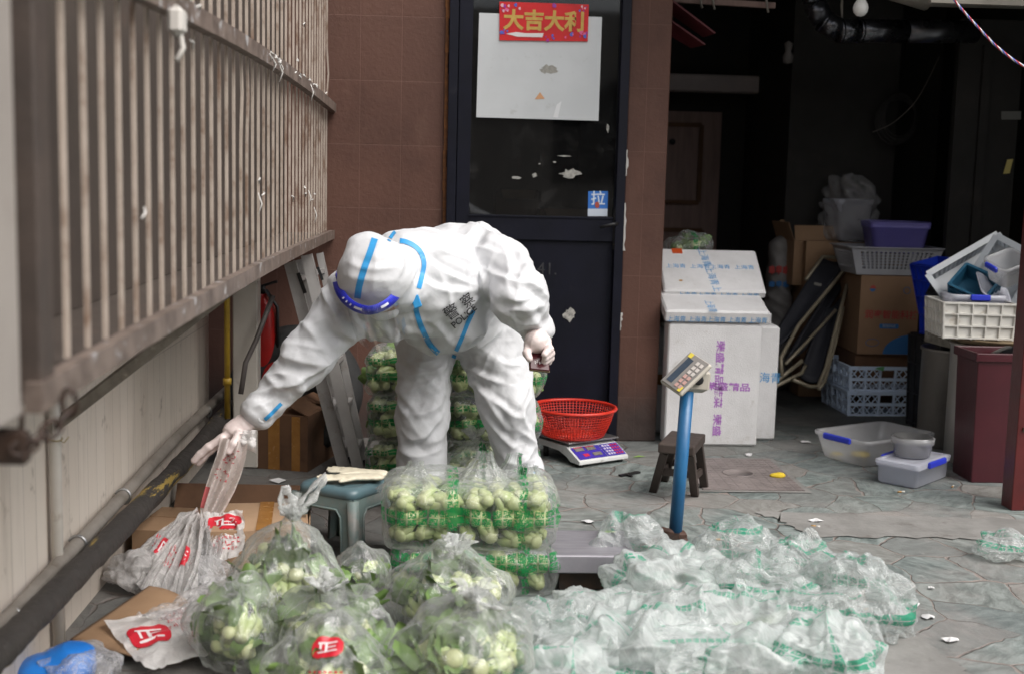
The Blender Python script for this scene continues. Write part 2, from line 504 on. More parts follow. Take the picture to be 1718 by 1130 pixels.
# ---------------- left: white tiled wall
def tile_mat():
    a = N('white_wall_tiles'); v = a.tc.outputs['Object']
    br = a.n('TexBrick'); br.offset = 0.0; br.squash = 1.0
    br.inputs['Scale'].default_value = 1.0; br.inputs['Brick Width'].default_value = 0.098; br.inputs['Row Height'].default_value = 0.40
    br.inputs['Mortar Size'].default_value = 0.0016; br.inputs['Mortar Smooth'].default_value = 0.3; br.inputs['Bias'].default_value = -0.2
    br.inputs['Color1'].default_value = (0.70, 0.63, 0.555, 1); br.inputs['Color2'].default_value = (0.65, 0.58, 0.505, 1)
    br.inputs['Mortar'].default_value = (0.38, 0.335, 0.295, 1)
    cr = a.n('CombineXYZ'); sx = a.n('SeparateXYZ'); a.t.links.new(v, sx.inputs[0])
    a.t.links.new(sx.outputs[1], cr.inputs[0]); a.t.links.new(a.math('SUBTRACT', sx.outputs[2], 0.235), cr.inputs[1])
    a.t.links.new(cr.outputs[0], br.inputs['Vector'])
    c = br.outputs['Color']
    drip = a.noise(3.2, 6, 0.65, a.mapv(v, (1, 5, 0.5)))
    c = a.mix(a.math('MULTIPLY', a.ramp(drip, 0.5, 0.8), 0.35), c, (0.24, 0.185, 0.145))
    c = a.mix(a.math('MULTIPLY', a.ramp(a.noise(9, 7, 0.7), 0.58, 0.72), 0.6), c, (0.16, 0.12, 0.09))
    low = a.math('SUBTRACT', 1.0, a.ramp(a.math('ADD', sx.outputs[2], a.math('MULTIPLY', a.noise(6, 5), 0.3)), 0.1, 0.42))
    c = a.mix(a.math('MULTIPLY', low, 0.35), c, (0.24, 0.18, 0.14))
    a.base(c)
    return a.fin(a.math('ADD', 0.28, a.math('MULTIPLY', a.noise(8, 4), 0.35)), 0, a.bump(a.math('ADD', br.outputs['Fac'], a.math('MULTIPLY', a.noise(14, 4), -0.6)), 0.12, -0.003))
WX = -1.08
b = MB(); b.box((WX - 0.15, 2.0, 1.8), (0.3, 7.6, 3.6))
tag(b.build('tiled_wall', tile_mat()), 'off-white tiled wall along the left edge under the barred window grille', 'wall')
# ---------------- brown tiled wall + pillar + door
def brown_mat(name):
    a = N(name); v = a.tc.outputs['Object']
    br = a.n('TexBrick'); br.offset = 0.0
    br.inputs['Scale'].default_value = 1.0; br.inputs['Brick Width'].default_value = 0.203; br.inputs['Row Height'].default_value = 0.312
    br.inputs['Mortar Size'].default_value = 0.0022; br.inputs['Mortar Smooth'].default_value = 0.6
    br.inputs['Color1'].default_value = (0.120, 0.058, 0.042, 1); br.inputs['Color2'].default_value = (0.106, 0.052, 0.038, 1)
    br.inputs['Mortar'].default_value = (0.155, 0.083, 0.063, 1)
    cr = a.n('CombineXYZ'); sx = a.n('SeparateXYZ'); a.t.links.new(v, sx.inputs[0])
    a.t.links.new(a.math('ADD', sx.outputs[0], 0.02), cr.inputs[0]); a.t.links.new(a.math('ADD', sx.outputs[2], -0.23), cr.inputs[1])
    a.t.links.new(cr.outputs[0], br.inputs['Vector'])
    c = br.outputs['Color']
    c = a.mix(a.math('MULTIPLY', a.ramp(a.noise(2.2, 6, 0.65), 0.42, 0.7), 0.5), c, (0.062, 0.03, 0.023))
    c = a.mix(a.math('MULTIPLY', a.ramp(a.noise(3.5, 6, 0.6, a.mapv(v, (3, 1, 0.6))), 0.55, 0.75), 0.4), c, (0.15, 0.085, 0.062))
    c = a.mix(a.ramp(a.noise(14, 5, 0.6), 0.735, 0.76), c, (0.45, 0.40, 0.36))
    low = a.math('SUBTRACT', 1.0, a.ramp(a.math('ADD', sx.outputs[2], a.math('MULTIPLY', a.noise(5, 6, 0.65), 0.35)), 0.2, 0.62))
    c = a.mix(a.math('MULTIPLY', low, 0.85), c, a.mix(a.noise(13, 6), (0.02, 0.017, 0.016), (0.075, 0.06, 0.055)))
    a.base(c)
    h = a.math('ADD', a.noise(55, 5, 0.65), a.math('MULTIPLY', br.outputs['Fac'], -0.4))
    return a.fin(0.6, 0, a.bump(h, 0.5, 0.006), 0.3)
M_brown = brown_mat('brown_painted_tiles')
WY = 6.3
b = MB(); b.box((-1.05, WY + 0.12, 1.9), (2.10, 0.24, 3.8))
tag(b.build('brown_wall', M_brown), 'dark brown tiled wall left of the navy door, with white paint chips', 'wall')
b = MB(); b.box((1.005, WY + 1.45, 1.9), (0.205, 2.9, 3.8), bev=0.006)
pil = tag(b.build('brown_pillar', M_brown), 'narrow brown pillar between the navy door and the dark storeroom', 'pillar')
b = MB()
for zz, ln in ((1.42, 0.13), (1.10, 0.24), (0.62, 0.09)):
    pts = [(0.9 - 0.0 + 0.010 * random.random(), zz - ln / 2 + ln * k / 8) for k in range(9)]
    for k in range(8): b.quad((0.9035, WY - 0.0025, pts[k][1]), (pts[k][0] + 0.006, WY - 0.0025, pts[k][1]), (pts[k + 1][0] + 0.006, WY - 0.0025, pts[k + 1][1]), (0.9035, WY - 0.0025, pts[k + 1][1]))
b.build('peeling_paint', flat_mat('white_paint_flake', (0.62, 0.60, 0.57), 0.7), pil)
# wall over the door and storeroom front beam
b = MB(); b.box((0.45, WY + 0.12, 3.1), (0.89, 0.2, 1.4))
tag(b.build('door_lintel_wall', M_brown), 'brown wall above the navy door', 'wall')

M_navy = mat('navy_painted_steel', (0.0085, 0.009, 0.018), (0.006, 0.0065, 0.012), 4, 0.45, bump=0.1, bscale=90, dirt=(0.022, 0.022, 0.028), dscale=7, dlo=0.6, spec=.22)
M_orange = mat('old_foam_sealant', (0.22, 0.085, 0.025), (0.10, 0.04, 0.015), 25, 0.85, bump=0.7, bscale=60)
door = thing('navy_door', 'navy metal half-glazed door with a white board and red paper strip on it', 'door', (0.45, WY, 0))
b = MB()
DX0, DX1, DT = 0.006, 0.897, 2.40
fw = 0.045
b.box((DX0 + fw / 2, WY - 0.005, DT / 2), (fw, 0.09, DT)); b.box((DX1 - fw / 2, WY - 0.005, DT / 2), (fw, 0.09, DT)); b.box(((DX0 + DX1) / 2, WY - 0.003, DT - fw / 2), (DX1 - DX0 - 2 * fw, 0.088, fw))
b.build('door_frame', M_navy, door, world=True, bevel=0.003)
lx0, lx1 = DX0 + fw + 0.004, DX1 - fw - 0.004
gz0, gz1 = aty(900, 362, WY).z, 2.27
gx0, gx1 = aty(788, 300, WY).x, aty(1032, 300, WY).x
b = MB()
yl = WY + 0.0
b.box(((lx0 + gx0) / 2, yl, 1.185), (gx0 - lx0, 0.05, 2.35)); b.box(((lx1 + gx1) / 2, yl, 1.185), (lx1 - gx1, 0.05, 2.35))
b.box(((gx0 + gx1) / 2, yl, 2.315), (gx1 - gx0, 0.05, 0.09)); b.box(((gx0 + gx1) / 2, yl, gz0 - 0.06), (gx1 - gx0, 0.05, 0.12))
b.box(((gx0 + gx1) / 2, yl + 0.012, (gz0 - 0.12) / 2), (gx1 - gx0, 0.03, gz0 - 0.12))
b.box(((gx0 + gx1) / 2, yl, 0.06), (gx1 - gx0, 0.052, 0.12))
b.box(((gx0 + gx1) / 2, yl - 0.028, gz0 - 0.004), (gx1 - gx0 + .01, 0.006, 0.010))
b.build('door_leaf', M_navy, door, world=True, bevel=0.003)
def glass_mat():
    a = N('dusty_door_glass')
    tr = a.n('BsdfTransparent'); tr.inputs[0].default_value = (0.62, 0.64, 0.66, 1)
    gl = a.n('BsdfGlossy'); gl.inputs['Roughness'].default_value = 0.04; gl.inputs['Color'].default_value = (0.9, 0.92, 0.95, 1)
    df = a.n('BsdfDiffuse'); df.inputs[0].default_value = (0.30, 0.29, 0.28, 1)
    fr = a.n('Fresnel'); fr.inputs['IOR'].default_value = 1.5
    m1 = a.n('MixShader'); a.t.links.new(fr.outputs[0], m1.inputs[0]); a.t.links.new(tr.outputs[0], m1.inputs[1]); a.t.links.new(gl.outputs[0], m1.inputs[2])
    m2 = a.n('MixShader')
    f = a.math('ADD', 0.02, a.math('MULTIPLY', a.ramp(a.noise(7, 7, 0.7), 0.5, 0.8), 0.10))
    a.t.links.new(f, m2.inputs[0]); a.t.links.new(m1.outputs[0], m2.inputs[1]); a.t.links.new(df.outputs[0], m2.inputs[2])
    a.t.links.new(m2.outputs[0], a.out.inputs[0]); return a.mat
b = MB(); b.box(((gx0 + gx1) / 2, yl + 0.004, (gz0 + gz1) / 2), (gx1 - gx0, 0.006, gz1 - gz0))
gl_o = b.build('glass_pane', glass_mat(), door, world=True)
# lever handle
M_black = mat('black_plastic', (0.008, 0.008, 0.009), (0.012, 0.012, 0.013), 10, 0.4)
hp = aty(1033, 375, WY - 0.03)
b = MB(); b.box((hp.x, WY - 0.031, hp.z - 0.03), (0.024, 0.012, 0.21), bev=0.005)
b.tube([(hp.x, WY - 0.03, hp.z), (hp.x, WY - 0.075, hp.z), (hp.x - 0.02, WY - 0.085, hp.z - 0.002), (hp.x - 0.085, WY - 0.08, hp.z - 0.02)], [0.009, 0.009, 0.009, 0.007], 8)
hd = b.build('handle', M_black, door, world=True)
M_brass = mat('worn_brass', (0.36, 0.27, 0.12), (0.22, 0.16, 0.08), 20, 0.35, 0.9)
b = MB(); b.lathe([(0.008, 0), (0.008, 0.008), (0.0, 0.009)], 12, M=Matrix.Translation((hp.x, WY - 0.036, hp.z - 0.105)) @ Matrix.Rotation(radians(90), 4, 'X'))
b.build('keyhole', M_brass, hd, world=True)
# chalk marks on the lower panel: 41.
M_chalk = mat('faded_chalk', (0.05, 0.05, 0.055), (0.03, 0.03, 0.034), 40, 0.9)
q = aty(918, 452, WY - 0.0065)
lettering('41.', 0.085, frame_mat((q.x, WY - 0.0065, q.z), (1, 0, 0), (0, 0, 1)), M_chalk, door)
# orange foam strip along the left jamb
b = MB(); zz = 0.0
while zz < 2.4:
    h = 0.05 + random.random() * 0.05
    b.box((-0.004 + random.uniform(-.002, .002), WY - 0.008, zz + h / 2), (0.016 + random.uniform(-.004, .004), 0.02, h - .001))
    zz += h
tag(b.build('sealant_strip', M_orange), 'orange-brown foam strip down the left jamb of the navy door', 'sealant')
# white board on the door
def board_mat():
    a = N('grubby_whiteboard')
    c = a.mix(a.ramp(a.noise(3, 5), 0.35, 0.7), (0.60, 0.62, 0.63), (0.545, 0.565, 0.575))
    c = a.mix(a.math('MULTIPLY', a.ramp(a.noise(9, 8, 0.75), 0.58, 0.72), 0.45), c, (0.33, 0.34, 0.31))
    c = a.mix(a.math('MULTIPLY', a.ramp(a.noise(70, 2), 0.78, 0.82), 0.6), c, (0.12, 0.12, 0.11))
    return a.base(c).fin(0.42, 0, a.bump(a.noise(4, 3), 0.12, 0.02))
TL, TR, BR, BL = [aty(*q, WY - 0.034) for q in ((804, 22), (1010, 29), (1004, 203), (799, 197))]
bo = thing('white_board', 'blank white board with a grey smudge taped over the door glass', 'board', (BL.x, WY - 0.034, BL.z))
b = MB()
for k, (yy) in enumerate((WY - 0.032, WY - 0.036)): pass
P = [BL, BR, TR, TL]
b.add([(p.x, WY - 0.030, p.z) for p in P] + [(p.x, WY - 0.036, p.z) for p in P], [(0, 1, 2, 3), (7, 6, 5, 4), (0, 4, 5, 1), (1, 5, 6, 2), (2, 6, 7, 3), (3, 7, 4, 0)])
b.build('panel', board_mat(), bo, world=True)
def blob(cx, cz, rx, rz, n=18, seed=0, y=WY - 0.037, j=0.35):
    r = random.Random(seed)
    return [(cx + rx * cos(2 * pi * k / n) * (1 - j + j * 2 * r.random()), y, cz + rz * sin(2 * pi * k / n) * (1 - j + j * 2 * r.random())) for k in range(n)]
q = aty(922, 117, WY - 0.037); b = MB(); b.add(blob(q.x, q.z, 0.04, 0.022, 26, 3), [tuple(range(26))])
b.build('smudge', mat('grey_smudge', (0.36, 0.35, 0.31), (0.25, 0.24, 0.22), 60, 0.6), bo, world=True)
q = [aty(*p, WY - 0.0375) for p in ((897, 167), (914, 166), (906, 155))]; b = MB(); b.add(q, [(0, 1, 2)])
b.build('paper_scrap', flat_mat('orange_scrap', (0.62, 0.33, 0.17), 0.8), bo, world=True)
q = [aty(*p, WY - 0.0375) for p in ((928, 197), (936, 198), (942, 170), (934, 176))]; b = MB(); b.add(q, [(0, 1, 2, 3)])
b.build('tape_piece', flat_mat('pale_tape', (0.72, 0.73, 0.74), 0.3), bo, world=True)
# red paper strip with gold lettering
a = N('red_paper'); a.base(a.mix(a.ramp(a.noise(9, 3), 0.4, 0.7), (0.62, 0.012, 0.014), (0.50, 0.01, 0.012)))
M_redp = a.fin(0.45)
TL, TR, BR, BL = [aty(*q, WY - 0.043) for q in ((838, 3), (988, 8), (986, 70), (838, 68))]
rp = thing('red_banner', 'red New Year paper strip with gold characters above the white board', 'banner', (BL.x, WY - 0.043, BL.z))
P = [BL, BR, TR, TL]
b = MB(); b.add([(p.x, WY - 0.0385, p.z) for p in P] + [(p.x, WY - 0.043, p.z) for p in P], [(0, 1, 2, 3), (7, 6, 5, 4), (0, 4, 5, 1), (1, 5, 6, 2), (2, 6, 7, 3), (3, 7, 4, 0)])
b.build('paper', M_redp, rp, world=True)
M_gold = mat('gold_print', (0.62, 0.40, 0.09), (0.50, 0.31, 0.07), 30, 0.4)
q = aty(913, 36, WY - 0.0445)
lettering('大吉大利', 0.100, frame_mat((q.x, WY - 0.0445, q.z - .004), (1, 0, 0.0), (0.15, 0, 1)), M_gold, rp, bold=0.0035)
pinks = [flat_mat('pink_print', (0.72, 0.12, 0.30), 0.5), flat_mat('pale_pink_print', (0.75, 0.45, 0.5), 0.5), flat_mat('blue_print', (0.08, 0.12, 0.5), 0.5), flat_mat('purple_print', (0.35, 0.03, 0.28), 0.5)]
rr = random.Random(5)
for (fx, fy, n, sp) in ((848, 14, 9, 10), (978, 57, 10, 10), (846, 52, 6, 9), (978, 16, 6, 8), (920, 63, 5, 14), (955, 60, 4, 10), (932, 7, 4, 12), (868, 10, 2, 6)):
    b = MB()
    for k in range(n):
        q = aty(fx + rr.uniform(-sp, sp) * .7, fy + rr.uniform(-5, 5), WY - 0.0445 - 0.0002 * k)
        r = rr.uniform(0.004, 0.011)
        b.add([(q.x + r * cos(t * pi / 3) * (0.6 + .4 * (t % 2)), q.y, q.z + r * sin(t * pi / 3)) for t in range(6)], [tuple(range(6))], rr.randrange(4))
    b.build('floral_print', pinks, rp, world=True)
b = MB(); b.add([aty(*p, WY - 0.0447) for p in ((849, 57), (868, 62), (910, 63), (912, 56), (880, 56), (866, 54))], [tuple(range(6))])
b.build('torn_patch', flat_mat('torn_white_paper', (0.72, 0.68, 0.67), 0.7), rp, world=True)
# blue pull sticker
TL, TR, BR, BL = [aty(*q, yl - 0.001) for q in ((987, 321), (1020, 321), (1019, 363), (986, 363))]
st = thing('pull_sticker', 'small blue and white sticker with a pull character beside the door handle', 'sticker', (BL.x, BL.y, BL.z))
ML = BL.lerp(TL, 0.30); MR = BR.lerp(TR, 0.30)
b = MB(); off = Vector((0, -0.0015, 0))
b.add([ML, MR, TR, TL], [(0, 1, 2, 3)], 0); b.add([BL, BR, MR, ML], [(0, 1, 2, 3)], 1)
b.build('sheet', [flat_mat('sticker_blue', (0.035, 0.17, 0.56), 0.4), flat_mat('sticker_white', (0.60, 0.66, 0.74), 0.4)], st, world=True)
q = (TL + MR) / 2
lettering('拉', 0.075, frame_mat((q.x, yl - 0.0026, q.z + .004), (1, 0, 0), (0, 0, 1)), flat_mat('sticker_letter', (0.62, 0.70, 0.80), 0.4), st, bold=0.001)
q = aty(1002, 344, yl - 0.003); b = MB(); b.add(blob(q.x, q.z, .012, .018, 10, 8, yl - 0.003, .2), [tuple(range(10))]); b.build('red_emblem', flat_mat('sticker_red', (0.42, 0.08, 0.05), 0.5), st, world=True)
# torn remains of paper on the glass and the door
b = MB()
for k, (fx, fy, rx_, rz_) in enumerate(((957, 292, .045, .022), (897, 294, .012, .012), (866, 298, .02, .008), (930, 272, .008, .004), (948, 262, .03, .003), (955, 528, .028, .03), (1020, 215, .006, .02), (905, 275, .006, .003))):
    yy = yl - 0.0015 if fy < 360 else yl - 0.006
    q = aty(fx, fy, yy); b.add(blob(q.x, q.z, rx_, rz_, 14, k + 20, yy, .4), [tuple(reversed(range(14)))], 0)
b.build('torn_paper', mat('torn_paper', (0.48, 0.47, 0.43), (0.20, 0.195, 0.18), 60, 0.8), door, world=True)
# room behind the door glass
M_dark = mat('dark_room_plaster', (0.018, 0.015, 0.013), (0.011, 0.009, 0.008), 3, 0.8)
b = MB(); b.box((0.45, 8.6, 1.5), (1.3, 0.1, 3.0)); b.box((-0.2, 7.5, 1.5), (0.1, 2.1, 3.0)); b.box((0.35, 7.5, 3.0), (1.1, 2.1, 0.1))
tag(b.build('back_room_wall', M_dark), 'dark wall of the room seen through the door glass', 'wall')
M_card = mat('brown_cardboard', (0.30, 0.185, 0.105), (0.25, 0.15, 0.082), 5, 0.85, bump=0.15, bscale=40, dirt=(0.15, 0.085, 0.045), dscale=4, dlo=.55, dhi=.8)
M_card2 = mat('pale_cardboard', (0.36, 0.235, 0.145), (0.30, 0.19, 0.11), 5, 0.85, bump=0.15, bscale=40, dirt=(0.20, 0.12, 0.07), dscale=5)
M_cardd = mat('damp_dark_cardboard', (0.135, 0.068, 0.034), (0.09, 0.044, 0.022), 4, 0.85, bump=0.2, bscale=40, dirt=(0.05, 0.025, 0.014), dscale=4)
M_tape = mat('brown_packing_tape', (0.31, 0.15, 0.04), (0.25, 0.115, 0.03), 14, 0.25, bump=.3, bscale=30)
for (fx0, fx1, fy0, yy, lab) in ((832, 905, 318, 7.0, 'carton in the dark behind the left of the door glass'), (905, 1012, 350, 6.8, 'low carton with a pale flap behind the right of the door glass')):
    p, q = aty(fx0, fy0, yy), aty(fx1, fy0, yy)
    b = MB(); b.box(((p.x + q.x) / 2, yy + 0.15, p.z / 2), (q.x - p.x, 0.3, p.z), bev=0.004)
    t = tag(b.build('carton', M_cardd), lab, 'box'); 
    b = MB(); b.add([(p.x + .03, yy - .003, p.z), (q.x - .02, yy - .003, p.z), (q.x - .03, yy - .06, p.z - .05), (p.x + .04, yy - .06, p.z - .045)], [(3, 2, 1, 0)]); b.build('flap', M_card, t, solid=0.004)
# ---------------- dark storeroom
M_in = mat('shade_darkened_surface', (0.0125, 0.0105, 0.0085), (0.008, 0.007, 0.0055), 2.5, 0.8, bump=0.3, bscale=20, dirt=(0.02, 0.016, 0.0125), dscale=3)  # near-black base colour put in so the storeroom reads as unlit
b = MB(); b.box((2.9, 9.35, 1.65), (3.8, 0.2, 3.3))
tag(b.build('storeroom_back_wall', M_in), 'back wall of the dark storeroom, shade put into its near-black colour', 'wall')
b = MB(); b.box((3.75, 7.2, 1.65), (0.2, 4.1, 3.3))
tag(b.build('storeroom_side_wall', M_in), 'right wall of the dark storeroom, shade put into its near-black colour', 'wall')
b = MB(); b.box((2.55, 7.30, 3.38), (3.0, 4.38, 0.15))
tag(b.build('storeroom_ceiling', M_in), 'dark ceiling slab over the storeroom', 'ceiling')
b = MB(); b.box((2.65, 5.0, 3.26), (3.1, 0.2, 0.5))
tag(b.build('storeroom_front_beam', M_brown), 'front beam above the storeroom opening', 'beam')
# inner wall panel in the middle (runs between the two back doorways)
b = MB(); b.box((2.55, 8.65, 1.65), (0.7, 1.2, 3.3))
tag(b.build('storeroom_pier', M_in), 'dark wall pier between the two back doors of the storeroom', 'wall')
M_greyl = mat('grey_lintel_plaster', (0.42, 0.36, 0.35), (0.34, 0.29, 0.28), 4, 0.85)
p, q = aty(1085, 122, 8.9), aty(1312, 158, 8.9)
b = MB(); b.box(((p.x + q.x) / 2, 8.97, (p.z + q.z) / 2), (q.x - p.x, 0.14, p.z - q.z), bev=.01)
tag(b.build('lintel', M_greyl), 'pale grey lintel over the old wooden door in the dark', 'lintel')
M_oldw = mat('old_brown_door_wood', (0.26, 0.165, 0.14), (0.19, 0.12, 0.10), 4, 0.6, bump=0.3, bscale=30, stretch=(6, 6, 0.7))
d2 = thing('wooden_door', 'old brown panelled door in the dark behind the foam boxes', 'door', (1.6, 9.15, 0))
p, q = aty(1085, 185, 9.15), aty(1203, 400, 9.15)
b = MB(); b.box(((p.x + q.x) / 2, 9.2, p.z / 2), (q.x - p.x, 0.06, p.z))
b.build('door_leaf', M_oldw, d2, world=True)
b = MB()
for (x0, y0, x1, y1) in ((1095, 208, 1172, 340), (1095, 385, 1172, 520)):
    p, q = aty(x0, y0, 9.15), aty(x1, y1, 9.15)
    for pp, qq in (((p.x, p.z), (q.x, p.z)), ((q.x, p.z), (q.x, q.z)), ((q.x, q.z), (p.x, q.z)), ((p.x, q.z), (p.x, p.z))):
        b.bar((pp[0], 9.16, pp[1]), (qq[0], 9.16, qq[1]), 0.03, 0.03, up=(0, 1, 0))
b.build('moulding', M_cardd, d2, world=True)
b = MB(); p = aty(1128, 238, 9.16); b.lathe([(0.0, 0), (0.022, 0.0), (0.022, 0.02), (0.0, 0.022)], 12, M=Matrix.Translation((p.x, 9.17, p.z)) @ Matrix.Rotation(radians(90), 4, 'X'))
b.build('lock_hole', M_black, d2, world=True)
d3 = thing('inner_door', 'dark inner door with a yellow paper note at the right edge', 'door', (3.6, 7.6, 0))
p, q = aty(1608, 150, 7.2), aty(1715, 150, 7.2)
b = MB(); b.box(((p.x + q.x) / 2, 7.25, 1.15), (q.x - p.x, 0.05, 2.3)); b.build('door_leaf', M_oldw if 0 else M_in, d3, world=True)
b = MB(); p = aty(1643, 300, 7.2); b.box((p.x, 7.215, 1.3), (0.05, 0.03, 1.7)); b.build('door_edge', M_in, d3, world=True)
b = MB(); P = [aty(*q, 7.21) for q in ((1683, 292), (1694, 291), (1700, 267), (1690, 268))]; b.add(P, [(0, 1, 2, 3)])
b.build('yellow_note', flat_mat('yellow_note', (0.48, 0.40, 0.13), 0.8), d3, world=True)
b = MB(); P = [aty(*q, 7.21) for q in ((1680, 201), (1713, 201), (1713, 187), (1680, 187))]; b.add(P, [(0, 1, 2, 3)])
b.build('paper_label', flat_mat('grey_label', (0.12, 0.12, 0.11), 0.8), d3, world=True)
# ---------------- red gate post on the right
M_redpaint = mat('dark_red_gate_paint', (0.105, 0.014, 0.014), (0.07, 0.010, 0.010), 6, 0.38, bump=0.2, bscale=50, dirt=(0.055, 0.03, 0.025), dscale=7, dlo=0.56, dhi=.66)
gp = atz(1698, 857)
rg = thing('red_gate_post', 'tall dark red steel gate post at the right edge', 'gate post', (gp.x, gp.y, 0))
b = MB(); b.bar((gp.x + 0.028, gp.y + 0.06, 0), (gp.x + 0.028, gp.y + 0.06, 2.42), 0.055, 0.10, up=(0, 1, 0)); b.build('channel', M_redpaint, rg, world=True, bevel=0.004)
b = MB(); b.box((gp.x + 0.125, gp.y + 0.035, 1.21), (0.135, 0.05, 2.42)); b.build('leaf_panel', M_redpaint, rg, world=True, bevel=0.004)
b = MB(); pts = [(gp.x + 0.045 + 0.004 * sin(k * 1.7), gp.y + 0.002, 0.75 + k * 0.05) for k in range(12)]; b.tube(pts, 0.004, 6); b.build('rusty_wire', mat('rusty_wire', (0.12, 0.06, 0.035), None, 30, 0.8), rg, world=True)
b = MB()
for k in range(7): b.box((gp.x + 0.028, gp.y + 0.0035, 0.35 + k * 0.27), (0.012, 0.012, 0.02), bev=.003)
b.build('bolts', mat('dull_bolt', (0.2, 0.17, 0.14), None, 30, 0.5, 0.7), rg, world=True)
# unseen house added behind the camera; cuts sky light and darkens the door glass
M_opp = mat('beige_render', (0.36, 0.33, 0.29), (0.30, 0.27, 0.24), 1.2, 0.85, bump=0.2)
opp = thing('added_unseen_house', 'unseen beige house added behind the camera to cut sky light', 'house', (1.0, -3.4, 0))
b = MB(); b.box((1.0, -3.9, 1.7), (16, 1.0, 3.4)); b.build('wall', M_opp, opp, world=True)
M_wglass = mat('dark_window_glass', (0.02, 0.025, 0.03), None, 3, 0.1)
for wx in (-3.4, -0.7, 2.0, 4.7):
    b = MB(); b.box((wx, -3.39, 1.9), (1.3, 0.04, 1.3)); b.build('window', M_wglass, opp, world=True)
# ================================================================== LEFT SIDE: grille, pipes, ladder, boxes, stool
random.seed(11)
M_bar = mat('old_painted_bar', (0.46, 0.385, 0.325), (0.34, 0.275, 0.225), 9, 0.6, bump=0.25, bscale=80, dirt=(0.20, 0.125, 0.085), dscale=9, dlo=0.48, dhi=0.7, rnd=True)
M_rail = mat('tape_wrapped_rail', (0.20, 0.155, 0.13), (0.10, 0.075, 0.062), 13, 0.5, bump=0.4, bscale=40, dirt=(0.42, 0.41, 0.41), dscale=16, dlo=0.58, dhi=0.66)
M_back = mat('dusty_brown_shutter', (0.075, 0.057, 0.046), (0.055, 0.041, 0.033), 3, 0.8, bump=0.2, dirt=(0.09, 0.062, 0.048), dscale=5)
GX = -0.57
gr = thing('window_grille', 'rusty beige barred window grille jutting out along the left wall', 'window grille', (GX, 4.0, 1.05))
def rail(z, h, th, y0, y1, bow, name):
    b = MB(); n = 40
    for k in range(n):
        ya, yb = y0 + (y1 - y0) * k / n, y0 + (y1 - y0) * (k + 1) / n
        za = z + bow * sin(pi * k / n) + random.uniform(-.0008, .0008); zb = z + bow * sin(pi * (k + 1) / n)
        b.bar((GX + 0.012, ya, za), (GX + 0.012, yb, zb), th, h)
    return b.build(name, M_rail, gr, world=True)
rail(1.030, 0.042, 0.024, 1.72, 6.29, 0.016, 'bottom_rail')
rail(1.650, 0.042, 0.03, 1.72, 6.29, 0.035, 'upper_rail')
b = MB(); b.box((GX - 0.02, 1.50, 1.77), (0.05, 0.39, 1.52)); b.build('end_sheet', mat('pale_grey_sheet', (.34, .305, .275), (.29, .26, .235), 4, .6, dirt=(.28, .22, .18), dscale=6), gr, world=True, bevel=0.004)
b = MB(); b.box((GX + .0, 1.765, 1.77), (0.04, 0.06, 1.50)); b.build('corner_post', mat('dark_corner_iron', (.075, .055, .045), (.05, .038, .032), 9, .6, bump=.3), gr, world=True, bevel=0.004)
y = 1.86
bar0 = None
while y < 6.26:
    lean = random.uniform(-.006, .006)
    if bar0 is None or random.random() < 0.22:
        b = MB(); pts = []
        nseg = 12; bend = random.choice((0, 0, 0.006, 0.012)); bz = random.uniform(.2, .9)
        for k in range(nseg + 1):
            z = 1.52 * k / nseg
            pts.append((bend * math.exp(-((z - bz) / .07) ** 2) * .6, bend * math.exp(-((z - bz) / .08) ** 2), z))
        for k in range(nseg): b.bar(pts[k], pts[k + 1], 0.0065, 0.016, up=(0, 1, 0))
        o = b.build('bar', M_bar, gr); bar0 = o
    else:
        o = bar0.copy(); COL.objects.link(o)
    o.location = (-0.014, y - 4.0, 0.0); o.rotation_euler = (lean * .5, 0, 0)
    y += 0.112 + random.uniform(-.006, .006)
b = MB(); b.box((-0.80, 3.95, 1.79), (0.02, 4.6, 1.50)); b.build('back_sheet', M_back, gr, world=True)
b = MB(); b.box((-0.69, 3.95, 1.032), (0.24, 4.6, 0.012)); b.build('floor_sheet', M_back, gr, world=True)
M_strip = flat_mat('white_plastic_tie', (0.62, 0.60, 0.57), 0.5)
for k in range(36):
    b = MB()
    yy = random.uniform(2.3, 5.6) if k % 3 else random.uniform(3.4, 5.6); zz = random.choice((1.68, 1.675, random.uniform(1.1, 2.1), 1.25 + random.uniform(-.03, .03)))
    p = Vector((GX + 0.0 if abs(zz - 1.675) > .02 else GX + 0.04, yy, zz))
    if random.random() < .75:
        L = random.uniform(.025, .055); b.tube([p + Vector((0.008, -L * .5, random.uniform(-.01, .01))), p + Vector((.012, 0, random.uniform(-.006, .006))), p + Vector((.006, L * .5, random.uniform(-.014, .014)))], 0.0024, 5)
    else:
        L = random.uniform(.03, .10); b.tube([p + Vector((0.004, 0, 0)), p + Vector((.014, .01, -L * .5)), p + Vector((.006, 0, -L))], [0.003, .006, .002], 5, flat=.4)
    b.build('plastic_tie', M_strip, gr, world=True)
b = MB()
p = atx(297, 36, GX + .045); b.box(p, (0.03, 0.05, 0.06), bev=.012); b.tube([p, p + Vector((.01, .005, -.05)), p + Vector((0, -.01, -.075))], .006, 6); b.build('rag_knot', flat_mat('white_rag', (0.55, 0.52, 0.48), .8), gr, world=True)
b = MB(); b.bar((-1.07, 3.42, 0.625), (-0.60, 3.62, 1.012), 0.03, 0.03); b.build('brace', mat('lichened_angle_iron', (0.20, 0.175, 0.14), (0.12, 0.10, 0.078), 14, 0.8, bump=.5, dirt=(0.30, 0.26, 0.20), dscale=20), gr, world=True)
